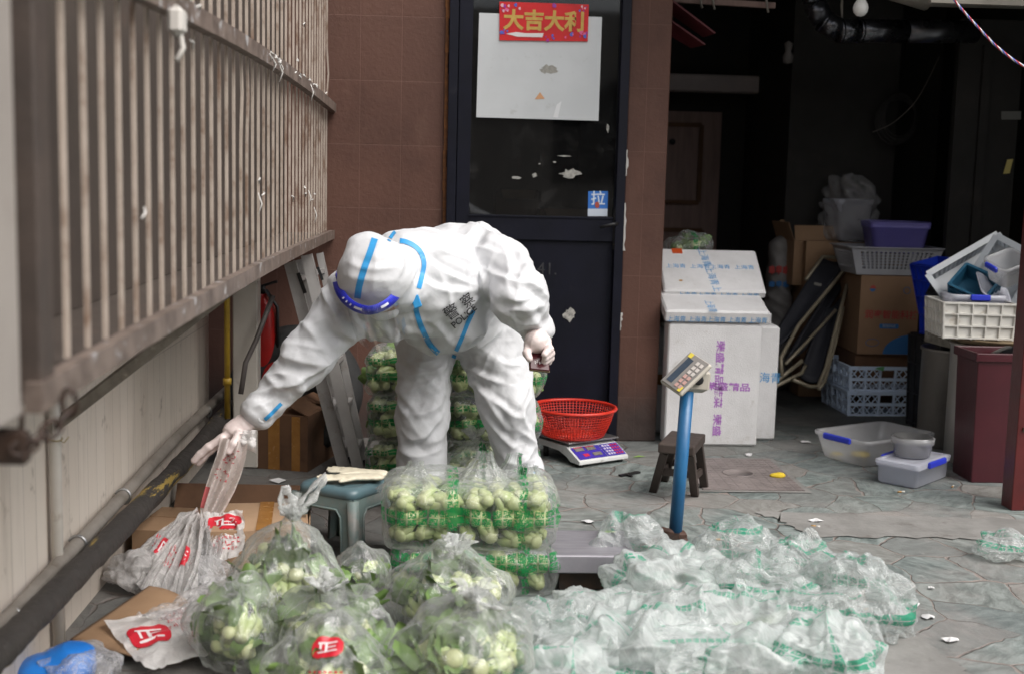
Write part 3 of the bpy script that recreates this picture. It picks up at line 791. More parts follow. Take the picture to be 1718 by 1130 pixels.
# chain and padlock at the near corner
M_iron = mat('dark_rusty_iron', (0.035, 0.027, 0.024), (0.06, 0.035, 0.025), 30, 0.55, 0.5)
ch = thing('chain', 'dark rusty chain hanging from the near corner of the grille', 'chain', (GX, 1.85, 0.93))
cp = [aty(115, 660, 1.78), aty(118, 690, 1.78), aty(96, 712, 1.76), aty(74, 728, 1.74), aty(52, 745, 1.72), aty(30, 752, 1.71)]
for i in range(len(cp) - 1):
    p, q = cp[i], cp[i + 1]; u = (q - p).normalized(); c = (p + q) / 2
    s_ = Vector((0, 1, 0)) if i % 2 else u.cross(Vector((0, 1, 0))).normalized()
    s_ = (s_ - u * s_.dot(u)).normalized()
    pts = [c + u * 0.02 * cos(t * pi / 6) * (1.0) + s_ * 0.0105 * sin(t * pi / 6) for t in range(12)]
    b = MB(); b.tube(pts, 0.0035, 7, closed=True); b.build('link', M_iron, ch, world=True)
pk = thing('padlock', 'old dark padlock hanging on the chain at the far left', 'padlock', aty(22, 735, 1.72))
b = MB(); c = aty(18, 748, 1.72); b.box(c, (0.05, 0.022, 0.05), bev=.006); b.build('lock_body', M_iron, pk, world=True)
b = MB(); b.tube([c + Vector((-.015, 0, .02)), c + Vector((-.016, 0, .045)), c + Vector((0, 0, .062)), c + Vector((.016, 0, .045)), c + Vector((.015, 0, .02))], .004, 8); b.build('shackle', M_iron, pk, world=True)

# pipes along the wall
def noise_tube(pts, r, seg=8, amp=.003, seed=0, n=12):
    P = [Vector(p) for p in pts]; out = []; rr = []
    rn = random.Random(seed)
    for i in range(len(P) - 1):
        a0, a1, a2, a3 = P[max(i - 1, 0)], P[i], P[i + 1], P[min(i + 2, len(P) - 1)]
        for k in range(seg):
            t = k / seg
            out.append(0.5 * ((2 * a1) + (a2 - a0) * t + (2 * a0 - 5 * a1 + 4 * a2 - a3) * t * t + (3 * a1 - a0 - 3 * a2 + a3) * t ** 3)); rr.append(r + rn.uniform(-amp, amp))
    out.append(P[-1]); rr.append(r)
    b = MB(); b.tube(out, rr, n); return b
M_lag = mat('black_pipe_lagging', (0.020, 0.018, 0.017), (0.035, 0.03, 0.027), 8, 0.75, bump=0.8, bscale=30, dirt=(0.06, 0.05, 0.04), dscale=9)
a = N('lagging_with_yellow_foam'); v = a.tc.outputs['Object']
yel = a.ramp(a.noise(2.6, 7, 0.72, a.mapv(v, (3, 0.5, 5))), 0.57, 0.60)
c = a.mix(yel, a.mix(a.noise(9, 5), (0.018, 0.016, 0.015), (0.05, 0.042, 0.037)), (0.30, 0.21, 0.05))
M_lag = a.base(c).fin(0.7, 0, a.bump(a.noise(28, 5), 0.9, 0.01))
pp = thing('black_lagged_pipe', 'thick black lagged pipe with yellow foam smears along the left wall', 'pipe', (-1.0, 4, 0.3))
px = -0.985
noise_tube([atx(*q, px) for q in ((-60, 1150), (0, 1092), (100, 990), (200, 888), (300, 783), (355, 722), (398, 668), (415, 640))], 0.036, 10, .003, 3, 14).build('lagging', M_lag, pp, world=True, smooth=True)
gp_ = thing('grey_pipe', 'slim grey conduit clamped to the tiled wall above the black lagged pipe', 'pipe', (-1.05, 4, 0.35))
M_gp = mat('grey_dirty_pvc', (0.25, 0.225, 0.20), (0.17, 0.15, 0.13), 7, 0.55, bump=.2, dirt=(0.11, 0.085, 0.06), dscale=8)
noise_tube([atx(*q, -1.045) for q in ((-60, 1120), (0, 1052), (100, 944), (200, 838), (300, 730), (395, 640))], 0.0215, 10, .0004, 4, 12).build('tube', M_gp, gp_, world=True, smooth=True)
M_steel = mat('galvanised_steel', (0.42, 0.42, 0.42), (0.33, 0.33, 0.33), 12, 0.35, 0.9)
for q in ((20, 1036), (130, 912), (206, 832), (345, 690)):
    c = atx(*q, -1.045); b = MB()
    b.tube([c + Vector((0.0245 * cos(t), 0, 0.0245 * sin(t))) for t in [radians(-80 + 20 * k) for k in range(13)]], .005, 6)
    b.build('clamp', M_steel, gp_, world=True)
yp = thing('yellow_cable', 'thin yellow hose lying between the grey and black pipes', 'hose', (-1.03, 3.5, 0.3))
noise_tube([atx(*q, -1.012) for q in ((-40, 1120), (0, 1078), (60, 1016), (120, 954), (200, 868), (232, 834))], 0.007, 8, .002, 5, 8).build('tube', mat('yellow_hose', (0.42, 0.30, 0.05), (0.30, 0.2, 0.03), 20, .5), yp, world=True, smooth=True)
M_wpvc = mat('white_pvc', (0.58, 0.545, 0.49), (0.50, 0.465, 0.42), 5, 0.4, dirt=(0.30, 0.24, 0.19), dscale=9)
wp = thing('white_pipe', 'thin white upright plastic pipe on the tiled wall crossing behind the black pipe', 'pipe', (-1.05, 3.4, 0))
b = MB(); c = atx(96, 900, -1.055); b.tube([(c.x, c.y, 0), (c.x, c.y, .5), (c.x + .002, c.y, 1.15)], .0165, 12); b.build('tube', M_wpvc, wp, world=True)
b = MB(); b.tube([(c.x + .019 * cos(t * .5), c.y + .019 * sin(t * .5), .60 + .002 * sin(t)) for t in range(13)], .0022, 5, closed=True); b.tube([(c.x + .015, c.y - .01, .60), (c.x + .03, c.y - .02, .595), (c.x + .04, c.y - .01, .61)], .002, 5); b.build('twine', flat_mat('twine', (0.4, 0.33, 0.2), .9), wp, world=True)
wc = thing('white_downpipe', 'square cream downpipe beyond the end of the tiled wall', 'downpipe', (-0.9, 5.6, 0))
p, q = aty(390, 560, 5.6), aty(432, 560, 5.6)
b = MB(); b.box(((p.x + q.x) / 2, 5.65, 1.0), (q.x - p.x, 0.10, 2.0), bev=.008); b.build('tube', M_wpvc, wc, world=True)
yg = thing('yellow_gas_pipe', 'yellow upright gas pipe beside the square cream downpipe', 'pipe', (-0.95, 5.55, 0))
c = aty(381, 560, 5.5); b = MB(); b.tube([(c.x, 5.5, .25), (c.x, 5.5, 1.2)], .013, 10); b.tube([(c.x, 5.5, .40), (c.x, 5.5, .43)], .019, 10); b.build('tube', mat('yellow_paint', (0.46, 0.30, 0.03), (0.34, 0.21, 0.02), 15, .45), yg, world=True)
M_red = mat('red_enamel', (0.36, 0.012, 0.010), (0.28, 0.01, 0.009), 8, 0.3)
ex = thing('fire_extinguisher', 'red fire extinguisher in the dark corner behind the cream downpipe', 'fire extinguisher', (aty(440, 560, 5.95).x, 5.95, 0.30))
b = MB(); b.lathe([(0, 0), (.06, 0), (.067, .02), (.067, .36), (.055, .41), (.025, .44), (.022, .46), (0, .46)], 24); b.build('cylinder', M_red, ex)
b = MB(); b.tube([(0, 0, .46), (0, 0, .50)], .016, 8); b.bar((-.02, 0, .49), (.07, 0, .52), .018, .012); b.tube([(.02, -.02, .48), (.075, -.03, .40), (.075, -.02, .15)], .009, 8); b.build('valve_head', M_black, ex)
b = MB(); b.box((0, 0, -.15), (.16, .16, .297), bev=.01); tag(b.build('small_plinth', M_in), 'low dark block under the red fire extinguisher', 'block'); o = bpy.data.objects['small_plinth']; o.location = ex.location
tyre = thing('spare_tyre', 'black tyre leaning in the dark corner behind the stepladder', 'tyre', aty(497, 600, 5.9))
b = MB(); b.lathe([(.17, -.06), (.26, -.075), (.31, -.05), (.318, 0), (.31, .05), (.26, .075), (.17, .06), (.16, 0), (.17, -.06)], 36, M=Matrix.Rotation(radians(65), 4, 'X') @ Matrix.Rotation(radians(0), 4, 'Y')); b.build('rubber', mat('tyre_rubber', (0.012, 0.012, 0.012), (0.02, 0.02, 0.02), 20, .8), tyre)
tyre.location.z = 0.31
rod = thing('iron_rod', 'thin grey rod leaning in the corner in front of the red fire extinguisher', 'rod', aty(405, 650, 5.45))
b = MB(); b.tube([aty(404, 660, 5.45), aty(412, 608, 5.5), aty(430, 570, 5.5), aty(458, 496, 5.55)], .0115, 8); b.build('shaft', mat('grey_rod', (0.12, 0.105, 0.10), (.08, .07, .066), 12, .5), rod, world=True)
# ---------------- aluminium stepladder, folded, leaning under the grille
M_alu = mat('dull_aluminium', (0.40, 0.385, 0.375), (0.32, 0.305, 0.295), 6, 0.5, 0.35, bump=.15, bscale=60, dirt=(0.23, 0.20, 0.175), dscale=9)
ld = thing('stepladder', 'folded aluminium stepladder leaning in the corner behind the bending person', 'ladder', (-0.38, 5.5, 0))
def onground(px_, y):                      # a point of the floor under a photo column
    p = aty(px_, 500, y); return Vector((p.x, y, 0))
rails = []
for (tx, ty, bx, y, wd) in ((486, 440, 583, 5.46, .052), (514, 428, 609, 5.40, .048), (500, 436, 590, 5.74, .05), (536, 425, 616, 5.68, .03)):
    t_, bo_ = aty(tx, ty, y), onground(bx, y - .0)
    rails.append((t_, bo_)); b = MB()
    u = (t_ - bo_).normalized(); s_ = Vector((u.z, 0, -u.x))
    b.bar(bo_, t_, wd, .006, up=(0, 1, 0))
    b.bar(bo_ + s_ * (wd / 2 - .003) + Vector((0, .014, 0)), t_ + s_ * (wd / 2 - .003) + Vector((0, .014, 0)), .006, .028, up=(0, 1, 0))
    b.bar(bo_ - s_ * (wd / 2 - .003) + Vector((0, .014, 0)), t_ - s_ * (wd / 2 - .003) + Vector((0, .014, 0)), .006, .028, up=(0, 1, 0))
    o = b.build('rail', M_alu, ld, world=True)
    b = MB(); b.bar(bo_ + Vector((0, .01, 0.0)), bo_ + Vector((0, .01, 0)) + u * .03, wd + .008, .03, up=(0, 1, 0)); b.build('foot', M_black, o, world=True)
for k in range(5):
    f = .12 + .2 * k
    for (ra, rb) in ((0, 2), (1, 3)):
        A_ = rails[ra][1].lerp(rails[ra][0], f); B_ = rails[rb][1].lerp(rails[rb][0], f)
        b = MB(); b.bar(A_ + Vector((0, .02, 0)), B_, .05 if ra == 0 else .02, .02); b.build('step', M_alu, ld, world=True)
b = MB(); c = aty(508, 475, 5.455); u = (rails[0][0] - rails[0][1]).normalized(); b.bar(aty(500, 458, 5.452), aty(512, 492, 5.452), .016, .004, up=(0, 1, 0)); b.build('hinge_lock', M_black, ld, world=True)
b = MB(); b.bar(aty(533, 448, 5.39), aty(541, 470, 5.39), .012, .004, up=(0, 1, 0)); b.build('hinge_lock', M_black, ld, world=True)

# ---------------- cartons on the left
def carton(name, label, loc, size, rz, m, open_flaps=(), tape=None, group=None, parts=True):
    t = thing(name, label, 'box', loc, rz, group)
    w_, d_, h_ = size; b = MB(); th = .004
    b.box((0, 0, th / 2), (w_, d_, th))
    b.box((0, -d_ / 2 + th / 2, h_ / 2 + th / 2), (w_, th, h_ - th)); b.box((0, d_ / 2 - th / 2, h_ / 2 + th / 2), (w_, th, h_ - th))
    b.box((-w_ / 2 + th / 2, 0, h_ / 2 + th / 2), (th, d_ - 2 * th, h_ - th)); b.box((w_ / 2 - th / 2, 0, h_ / 2 + th / 2), (th, d_ - 2 * th, h_ - th))
    b.build('body', m, t)
    for (side, ln, ang) in open_flaps:      # side: f b l r; ang 0 = closed flat, 90 = up, >90 = hanging out
        b = MB(); ca, sa = cos(radians(ang)), sin(radians(ang))
        L = (w_ if side in 'fb' else d_) - .008
        if side in 'fb':
            sg = 1 if side == 'f' else -1; y0 = -d_ / 2 * sg
            P = [(-L / 2, y0, h_ + .001), (L / 2, y0, h_ + .001), (L / 2 - .006, y0 + sg * ln * ca, h_ + .001 + ln * sa), (-L / 2 + .006, y0 + sg * ln * ca, h_ + .001 + ln * sa)]
        else:
            sg = 1 if side == 'l' else -1; x0 = -w_ / 2 * sg
            P = [(x0, -L / 2, h_ + .002), (x0, L / 2, h_ + .002), (x0 + sg * ln * ca, L / 2 - .006, h_ + .002 + ln * sa), (x0 + sg * ln * ca, -L / 2 + .006, h_ + .002 + ln * sa)]
        b.add(P, [(0, 1, 2, 3)]); b.build('flap', m, t, solid=.004)
    if tape:
        b = MB()
        for (x, wd, top) in tape:
            b.box((x, -d_ / 2 - .001, h_ / 2), (wd, .001, h_ - .002))
            if top: b.box((x, 0, h_ + .006), (wd, d_, .001))
        b.build('tape', M_tape, t)
    return t
p, q = atz(397, 781), atz(512, 790)
rzb = atan2(q.y - p.y, q.x - p.x)
c = (p + q) / 2; n_ = Vector((-sin(rzb), cos(rzb), 0))
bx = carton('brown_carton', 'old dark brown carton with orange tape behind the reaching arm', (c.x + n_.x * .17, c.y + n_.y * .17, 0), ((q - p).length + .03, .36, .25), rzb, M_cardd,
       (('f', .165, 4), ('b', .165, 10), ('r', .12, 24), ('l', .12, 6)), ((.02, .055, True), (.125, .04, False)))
# flattened carton standing behind + low cartons by the wall
def box_from_px(name, label, fl, fr, depth, h, m, **kw):
    p, q = atz(*fl), atz(*fr); r = atan2(q.y - p.y, q.x - p.x); c = (p + q) / 2; n_ = Vector((-sin(r), cos(r), 0))
    return carton(name, label, (c.x + n_.x * depth / 2, c.y + n_.y * depth / 2, 0), ((q - p).length, depth, h), r, m, **kw)
box_from_px('low_carton', 'low open carton against the tiled wall left of the pile of white bags', (222, 944), (318, 948), .30, .115, M_card, open_flaps=(('f', .15, 2), ('b', .15, 3)))
lc = box_from_px('flat_carton', 'wide pale carton with clear tape in front of the green stool', (352, 966), (520, 962), .36, .15, M_card2, open_flaps=(('f', .18, 1), ('b', .18, 1)), tape=((.01, .05, True),))
b = MB(); b.box((-.10, .02, .1575), (.05, .012, .0006)); b.box((-.10, .045, .1575), (.05, .006, .0006)); b.box((.10, -.02, .1575), (.02, .03, .0006)); b.box((.14, -.02, .1575), (.02, .03, .0006)); b.build('print', flat_mat('box_ink', (0.13, 0.085, 0.05), .8), lc)
p, q = atz(292, 852), atz(502, 856)
b = MB(); b.add([p, q, q + Vector((0, .07, .085)), p + Vector((0, .07, .085))], [(0, 1, 2, 3)])
tag(b.build('cardboard_strip', M_cardd, solid=.006), 'dark red-brown strip of cardboard propped behind the pale carton', 'cardboard')
sh = [atz(118, 1072, .02), atz(222, 1100, .035), atz(318, 1010, .05), atz(250, 983, .07)]
b = MB(); b.grid(lambda u, v: (sh[0].lerp(sh[1], u)).lerp(sh[3].lerp(sh[2], u), v) + Vector((0, 0, .012 * sin(u * 3) * v)), 14, 14)
tag(b.build('cardboard_sheet', M_card, solid=.005), 'bent sheet of brown cardboard lying by the wall under white folded bags', 'cardboard')

# ---------------- green plastic stool with rubber gloves on it
M_green = mat('faded_green_plastic', (0.145, 0.195, 0.185), (0.105, 0.145, 0.138), 6, 0.5, bump=.25, bscale=50, dirt=(0.21, 0.20, 0.185), dscale=12, dlo=.45, dhi=.7)
M_seat = mat('blue_green_plastic_seat', (0.09, 0.15, 0.17), (0.07, 0.118, 0.135), 5, 0.4, bump=.1, dirt=(0.14, 0.17, 0.17), dscale=9)
SH = .265
sp = atz(596, 949); ang = radians(-33)
stl = thing('plastic_stool', 'square faded green plastic stool with cream gloves on its seat', 'stool', (sp.x - .045, sp.y + .165, 0), ang)
def rrect(hw, r, n=5):
    out = []
    for (sx, sy, a0) in ((1, -1, -90), (1, 1, 0), (-1, 1, 90), (-1, -1, 180)):
        for k in range(n + 1):
            a_ = radians(a0 + 90 * k / n); out.append((sx * (hw - r) + r * cos(a_), sy * (hw - r) + r * sin(a_)))
    return out
b = MB(); prof = [(.118, .225), (.125, .232), (.125, .250), (.118, .262), (.100, .266), (.09, .2635), (.05, .2625)]
R_ = [[(x, y, z) for x, y in rrect(h, .035)] for h, z in prof]; n = len(R_[0]); vs = [p for r in R_ for p in r]
fs = [(i * n + k, i * n + (k + 1) % n, (i + 1) * n + (k + 1) % n, (i + 1) * n + k) for i in range(len(R_) - 1) for k in range(n)] + [tuple(range((len(R_) - 1) * n, len(R_) * n))]
b.add(vs, fs, 0, None, True); b.build('seat', M_seat, stl)
# four walls with an arched opening each, tapering outward to the floor
for k in range(4):
    b = MB(); z0, z1 = .0, .230; h0, h1 = .155, .122; th = .006
    def P(u, z, t=0):                       # u in -1..1 across the side
        h = h0 + (h1 - h0) * (z / z1); return Vector((u * h, -h + t, z))
    o1 = [(-1, 0), (-.62, 0), (-.55, .165), (-.42, .185), (.42, .185), (.55, .165), (.62, 0), (1, 0), (1, z1), (-1, z1)]
    quads = [((-1, 0), (-.62, 0), (-.55, .165), (-1, .165)), ((1, .165), (.55, .165), (.62, 0), (1, 0)), ((-1, .165), (-.55, .165), (-.42, .185), (-.42, z1)), ((-1, .165), (-.42, z1), (-1, z1), (-1, z1)), ((-.42, .185), (.42, .185), (.42, z1), (-.42, z1)), ((.42, .185), (.55, .165), (1, .165), (.42, z1)), ((1, .165), (1, z1), (.42, z1), (.42, z1))]
    MM = Matrix.Rotation(k * pi / 2, 4, 'Z')
    for q4 in quads:
        pts = []
        for u, z in q4:
            p = P(u, z)
            if not pts or (p - pts[-1]).length > 1e-5: pts.append(p)
        pts2 = [p + Vector((0, th, 0)) for p in pts]; m_ = len(pts)
        b.add(pts + pts2, [tuple(range(m_)), tuple(reversed(range(m_, 2 * m_)))] + [(i, m_ + i, m_ + (i + 1) % m_, (i + 1) % m_) for i in range(m_)], 0, MM)
    rim = [P(-.66, .0, -.003), P(-.59, .168, -.003), P(-.44, .192, -.003), P(.44, .192, -.003), P(.59, .168, -.003), P(.66, .0, -.003)]
    b.tube([MM @ p for p in rim], .004, 6)
    b.build('side_panel', M_green, stl)
    b = MB(); b.tube([MM @ Vector((-.155, -.155, 0)), MM @ Vector((-.147, -.147, .06)), MM @ Vector((-.121, -.121, .228))], [.016, .019, .021], 12)
    b.build('leg', M_green, stl)
def glove_field(F, o, ax, ay, s=1.0, flat=.35, curl=0.0, seed=0):
    """flat empty glove: o wrist point, ax along fingers, ay sideways, z up"""
    ax = Vector(ax).normalized(); ay = Vector(ay).normalized(); up = ax.cross(ay)
    P = lambda x, y, z=0: tuple(Vector(o) + (ax * x + ay * y + up * z) * s)
    kk = .008 * s
    for (x0, y0, x1, y1, r0, r1) in ((-.10, 0, -.02, 0, .043, .036), (-.02, 0, .07, .0, .036, .043)):
        F.cone(P(x0, y0), P(x1, y1), r0 * s, r1 * s, kk, .004 * s, .03, .6, seed, flat=(tuple(ay), flat, 1.0))
    for i, (y, L) in enumerate(((-.032, .075), (-.011, .088), (.011, .082), (.031, .062))):
        F.cone(P(.075, y), P(.09 + L, y * 1.35 + .004 * sin(i * 2.1 + seed)), .0115 * s, .0095 * s, kk * .6, .002, .02, .4, seed + i, flat=(tuple(ay), .75, 1.0))
    F.cone(P(.015, .03), P(.075, .075), .014 * s, .011 * s, kk, flat=(tuple(ay), .75, 1.0))
M_latex = mat('cream_latex', (0.66, 0.61, 0.48), (0.56, 0.51, 0.39), 14, 0.45, bump=.4, bscale=35, dirt=(0.35, 0.32, 0.28), dscale=18, dlo=.6)
st_c = Vector(stl.location) + Vector((0, 0, SH + .001))
Rz = Matrix.Rotation(ang, 3, 'Z')
for gi, (off_, dirn, lab) in enumerate((((.04, -.045, .018), (-1, -.12, 0), 'cream rubber glove on the green stool, nearer of the two'), ((.055, .035, .018), (-1, .32, .0), 'cream rubber glove on the green stool, farther of the two'))):
    o_ = st_c + Rz @ Vector((0, 0, 0)) + Vector(off_)
    F = Field(o_ - Vector((.30, .2, .05)), o_ + Vector((.25, .2, .06)), .003)
    d_ = Vector(dirn).normalized(); glove_field(F, o_ + Vector((-.005, 0, .0)), d_, Vector((-d_.y, d_.x, 0)), .72, .38, seed=gi * 5 + 2)
    P_, Q_ = F.mesh(); o = np_obj('rubber_glove', P_, Q_, M_latex); tag(o, lab, 'glove', 'cream gloves on the stool')
# ================================================================== RIGHT SIDE: scales, stools, foam boxes, storeroom clutter
random.seed(21)
# ---------------- bench scale: platform, blue pole, indicator
M_blue = mat('chipped_blue_paint', (0.022, 0.135, 0.30), (0.016, 0.10, 0.235), 5, 0.35, bump=.15, bscale=50, dirt=(0.16, 0.15, 0.135), dscale=22, dlo=.66, dhi=.7)
M_plate = mat('scratched_steel_plate', (0.29, 0.28, 0.305), (0.22, 0.21, 0.235), 7, 0.45, 0.25, bump=.12, bscale=90, stretch=(1, 6, 1), dirt=(0.22, 0.2, 0.19), dscale=8, dlo=.6)
M_cream = mat('cream_plastic', (0.42, 0.385, 0.33), (0.36, 0.33, 0.28), 6, 0.45, dirt=(0.2, .17, .14), dscale=14, dlo=.6)
M_gface = mat('grey_scale_face', (0.22, 0.205, 0.19), (0.17, 0.16, 0.15), 10, 0.4)
pb = atz(1131, 918)
bs = thing('platform_scale', 'platform scale with a blue pole and tilted grey indicator head on it', 'scale', (pb.x, pb.y, 0))
f1 = atz(925, 931, .135); f2 = atz(1068, 931, .135); b1 = atz(930, 888, .135)
px0, px1, py0, py1 = .365, f2.x, f1.y, b1.y
b = MB(); b.box(((px0 + px1) / 2, (py0 + py1) / 2, .105), (px1 - px0, py1 - py0, .06), bev=.004); b.build('platform', M_plate, bs, world=True)
b = MB(); b.box(((px0 + px1) / 2, (py0 + py1) / 2, .04), (px1 - px0 - .06, py1 - py0 - .08, .06)); b.bar((px1 - .06, (py0 + py1) / 2, .045), (pb.x, pb.y + .0, .045), .05, .035); b.build('base_frame', M_iron, bs, world=True)
b = MB()
for (x, y) in ((px0 + .05, py0 + .06), (px1 - .05, py0 + .06), (px0 + .05, py1 - .06), (px1 - .05, py1 - .06)): b.lathe([(.02, 0), (.02, .012), (.012, .014), (.012, .02)], 12, c=(x, y, 0))
b.build('feet', M_black, bs, world=True)
pt = aty(1153, 655, pb.y)
b = MB(); b.tube([(pb.x, pb.y, .012), tuple(pt)], .0245, 20); pole = b.build('pole', M_blue, bs, world=True)
pm = (pt - Vector((pb.x, pb.y, 0))).normalized()
b = MB(); c = Vector((pb.x, pb.y, 0)) + pm * .05; b.box(c + Vector((.002, 0, 0)), (.075, .055, .022), bev=.004); b.tube([c + Vector((-.055, -.012, .022)), c + Vector((.035, -.012, .0))], .012, 8); b.tube([c + Vector((.03, -.03, -.02)), c + Vector((.03, .01, -.02))], .016, 8); b.build('rusty_clamp', mat('rusty_bracket', (0.075, 0.034, 0.022), (0.04, 0.022, 0.016), 25, .7, bump=.5), bs, world=True)
yh = pb.y - .01
A_ = aty(1106, 637, yh); av = Vector((.116, .04, .104)); bv = Vector((.063, -.083, -.036)); nv = av.cross(bv).normalized() * -1
Mh = frame_mat(A_ + av / 2 + bv / 2, av, -bv)
la, lb = av.length, bv.length
head = MB(); head.box((0, 0, -.012), (la, lb, .024), bev=.008, M=Mh); ih = head.build('indicator_head', M_cream, bs, world=True)
b = MB(); b.box((0, 0, .0008), (la * .93, lb * .88, .0016), M=Mh); b.build('face_plate', M_gface, ih, world=True)
b = MB(); b.box((-.005, lb * .20, .0022), (la * .72, lb * .24, .002), M=Mh); b.build('display', mat('lcd_glass', (0.03, 0.045, 0.065), (0.045, 0.06, 0.085), 20, .15), ih, world=True)
M_btn = flat_mat('grey_button', (0.50, 0.46, 0.43), .5); M_btr = flat_mat('pinkish_button', (0.45, 0.27, 0.24), .5)
for k in range(6):
    b = MB(); b.box((-la * .36 + k * la * .135, -lb * .13, .003), (la * .10, lb * .12, .003), bev=.001, M=Mh); b.box((-la * .36 + k * la * .135, -lb * .30, .003), (la * .10, lb * .12, .003), bev=.001, M=Mh); b.build('button', M_btr if k < 3 else M_btn, ih, world=True)
M_ylab = flat_mat('yellow_label', (0.62, 0.50, 0.06), .5)
b = MB(); b.box((-la * .40, -lb * .36, .0035), (la * .14, lb * .12, .001), M=Mh); b.build('yellow_label', M_ylab, ih, world=True)
b = MB(); b.box((la * .40, lb * .30, .0035), (la * .12, lb * .16, .001), M=Mh); b.build('yellow_label', M_ylab, ih, world=True)
cb = aty(1165, 636, yh + .02)
b = MB(); b.box(cb, (.100, .075, .088), bev=.016, rot=Euler((0, radians(4), radians(8)))); hb = b.build('indicator_body', M_cream, bs, world=True)
kc = aty(1171, 636, yh - .02)
b = MB(); b.lathe([(.010, -.006)] + [(.019, -.006), (.019, .012), (.012, .014), (0, .014)], 9, M=Matrix.Translation(kc) @ Matrix.Rotation(radians(90), 4, 'X')); b.build('knob', M_black, hb, world=True)
b = MB(); kc2 = aty(1155, 648, yh - .021); b.box(kc2, (.02, .004, .02)); b.build('socket', M_gface, hb, world=True)

# ---------------- counting scale + red basket
M_wpl = mat('white_scale_plastic', (0.66, 0.66, 0.65), (0.58, 0.58, 0.57), 6, 0.4, dirt=(.35, .34, .32), dscale=12, dlo=.62)
p, q = atz(972, 786), atz(1054, 774)
wv = (q - p); wl = wv.length; r_s = atan2(wv.y, wv.x)
es = thing('counting_scale', 'white electronic price scale with a purple key panel under the red basket', 'scale', (p.x, p.y, 0), r_s)
W_ = wl; D_ = .34
prof = [(0.0, .016), (.0, .034), (.095, .082), (.125, .088), (.33, .088), (.335, .06), (.27, .058), (.16, .055), (.10, .036), (.07, .018)]
b = MB(); n = len(prof)
vs = [(0, y, z) for y, z in prof] + [(W_, y, z) for y, z in prof]
b.add(vs, [tuple(range(n)), tuple(reversed(range(n, 2 * n)))] + [(i, n + i, n + (i + 1) % n, (i + 1) % n) for i in range(n)])
b.build('housing', M_wpl, es, bevel=.004)
b = MB()
for x in (.03, W_ - .03):
    for y in (.03, .30): b.lathe([(.014, 0), (.014, .02 if y < .1 else .06)], 10, c=(x, y, 0))
b.build('feet', M_black, es)
sl = atan2(.048, .095); Mp = Matrix.Translation((W_ / 2, .048, .0592)) @ Matrix.Rotation(sl, 4, 'X')
M_purp = mat('purple_panel', (0.055, 0.035, 0.34), (0.045, 0.03, 0.29), 8, .35)
b = MB(); b.box((-W_ * .185, 0, .001), (W_ * .56, .088, .002), M=Mp); b.box((W_ * .29, 0, .001), (W_ * .36, .088, .002), M=Mp); kp = b.build('key_panel', M_purp, es)
b = MB()
for (x, y) in ((-W_ * .33, .024), (-W_ * .10, .024), (-W_ * .06, -.018)): b.box((x, y, .003), (W_ * .17, .022, .003), M=Mp)
b.build('display', mat('grey_lcd', (0.16, 0.15, 0.13), (0.2, .18, .16), 9, .25), kp)
M_redk = flat_mat('red_print', (0.45, 0.02, 0.07), .5)
b = MB()
for (x, y) in ((-W_ * .33, .039), (-W_ * .10, .039)): b.box((x, y, .0026), (W_ * .18, .007, .001), M=Mp)
b.box((-W_ * .28, -.018, .0026), (W_ * .11, .020, .001), M=Mp); b.build('red_print', M_redk, kp)
for i in range(6):
    b = MB()
    for j in range(4): b.box((W_ * .155 + i * W_ * .054, .03 - j * .02, .003), (W_ * .036, .012, .003), bev=.001, M=Mp)
    b.build('key_column', flat_mat('key_white', (.55, .5, .6), .5) if i < 3 else M_redk, kp)
b = MB(); b.box((W_ / 2, .215, .104), (W_ + .01, .27, .008), bev=.003); b.box((W_ / 2, .21, .094), (.12, .1, .012)); b.build('pan', M_steel, es)
bc = root_matrix(es) @ Vector((W_ / 2 - .035, .20, .1085))
rb = thing('red_basket', 'round red plastic mesh basket standing on the white electronic scale', 'basket', bc)
M_rbk = mat('red_basket_plastic', (0.62, 0.035, 0.018), (0.54, 0.028, 0.014), 8, .35)
RB = [(.135, .006), (.150, .012), (.168, .05), (.183, .09), (.196, .135)]
def rbr(z):
    for (r0, z0), (r1, z1) in zip(RB, RB[1:]):
        if z <= z1: return r0 + (r1 - r0) * max(0, (z - z0)) / (z1 - z0)
    return RB[-1][0]
b = MB()
b.tube([(.202 * cos(t * pi / 32), .202 * sin(t * pi / 32), .140) for t in range(64)], .0085, 8, closed=True); b.build('rim', M_rbk, rb)
b = MB()
for k in range(72):
    a_ = 2 * pi * k / 72; b.bar
    pts = [(rbr(z) * cos(a_), rbr(z) * sin(a_), z) for z in (.006, .02, .05, .09, .137)]
    b.tube(pts, .0021, 5)
for k in range(10):
    z = .012 + .0125 * k; b.tube([(rbr(z) * cos(t * pi / 32), rbr(z) * sin(t * pi / 32), z) for t in range(64)], .0019, 4, closed=True)
for r in (.02, .05, .08, .11, .135): b.tube([(r * cos(t * pi / 16), r * sin(t * pi / 16), .004) for t in range(32)], .003, 4, closed=True)
for k in range(18): a_ = pi * k / 18; b.tube([(-.135 * cos(a_), -.135 * sin(a_), .004), (.135 * cos(a_), .135 * sin(a_), .004)], .003, 4)
b.build('mesh_body', M_rbk, rb)
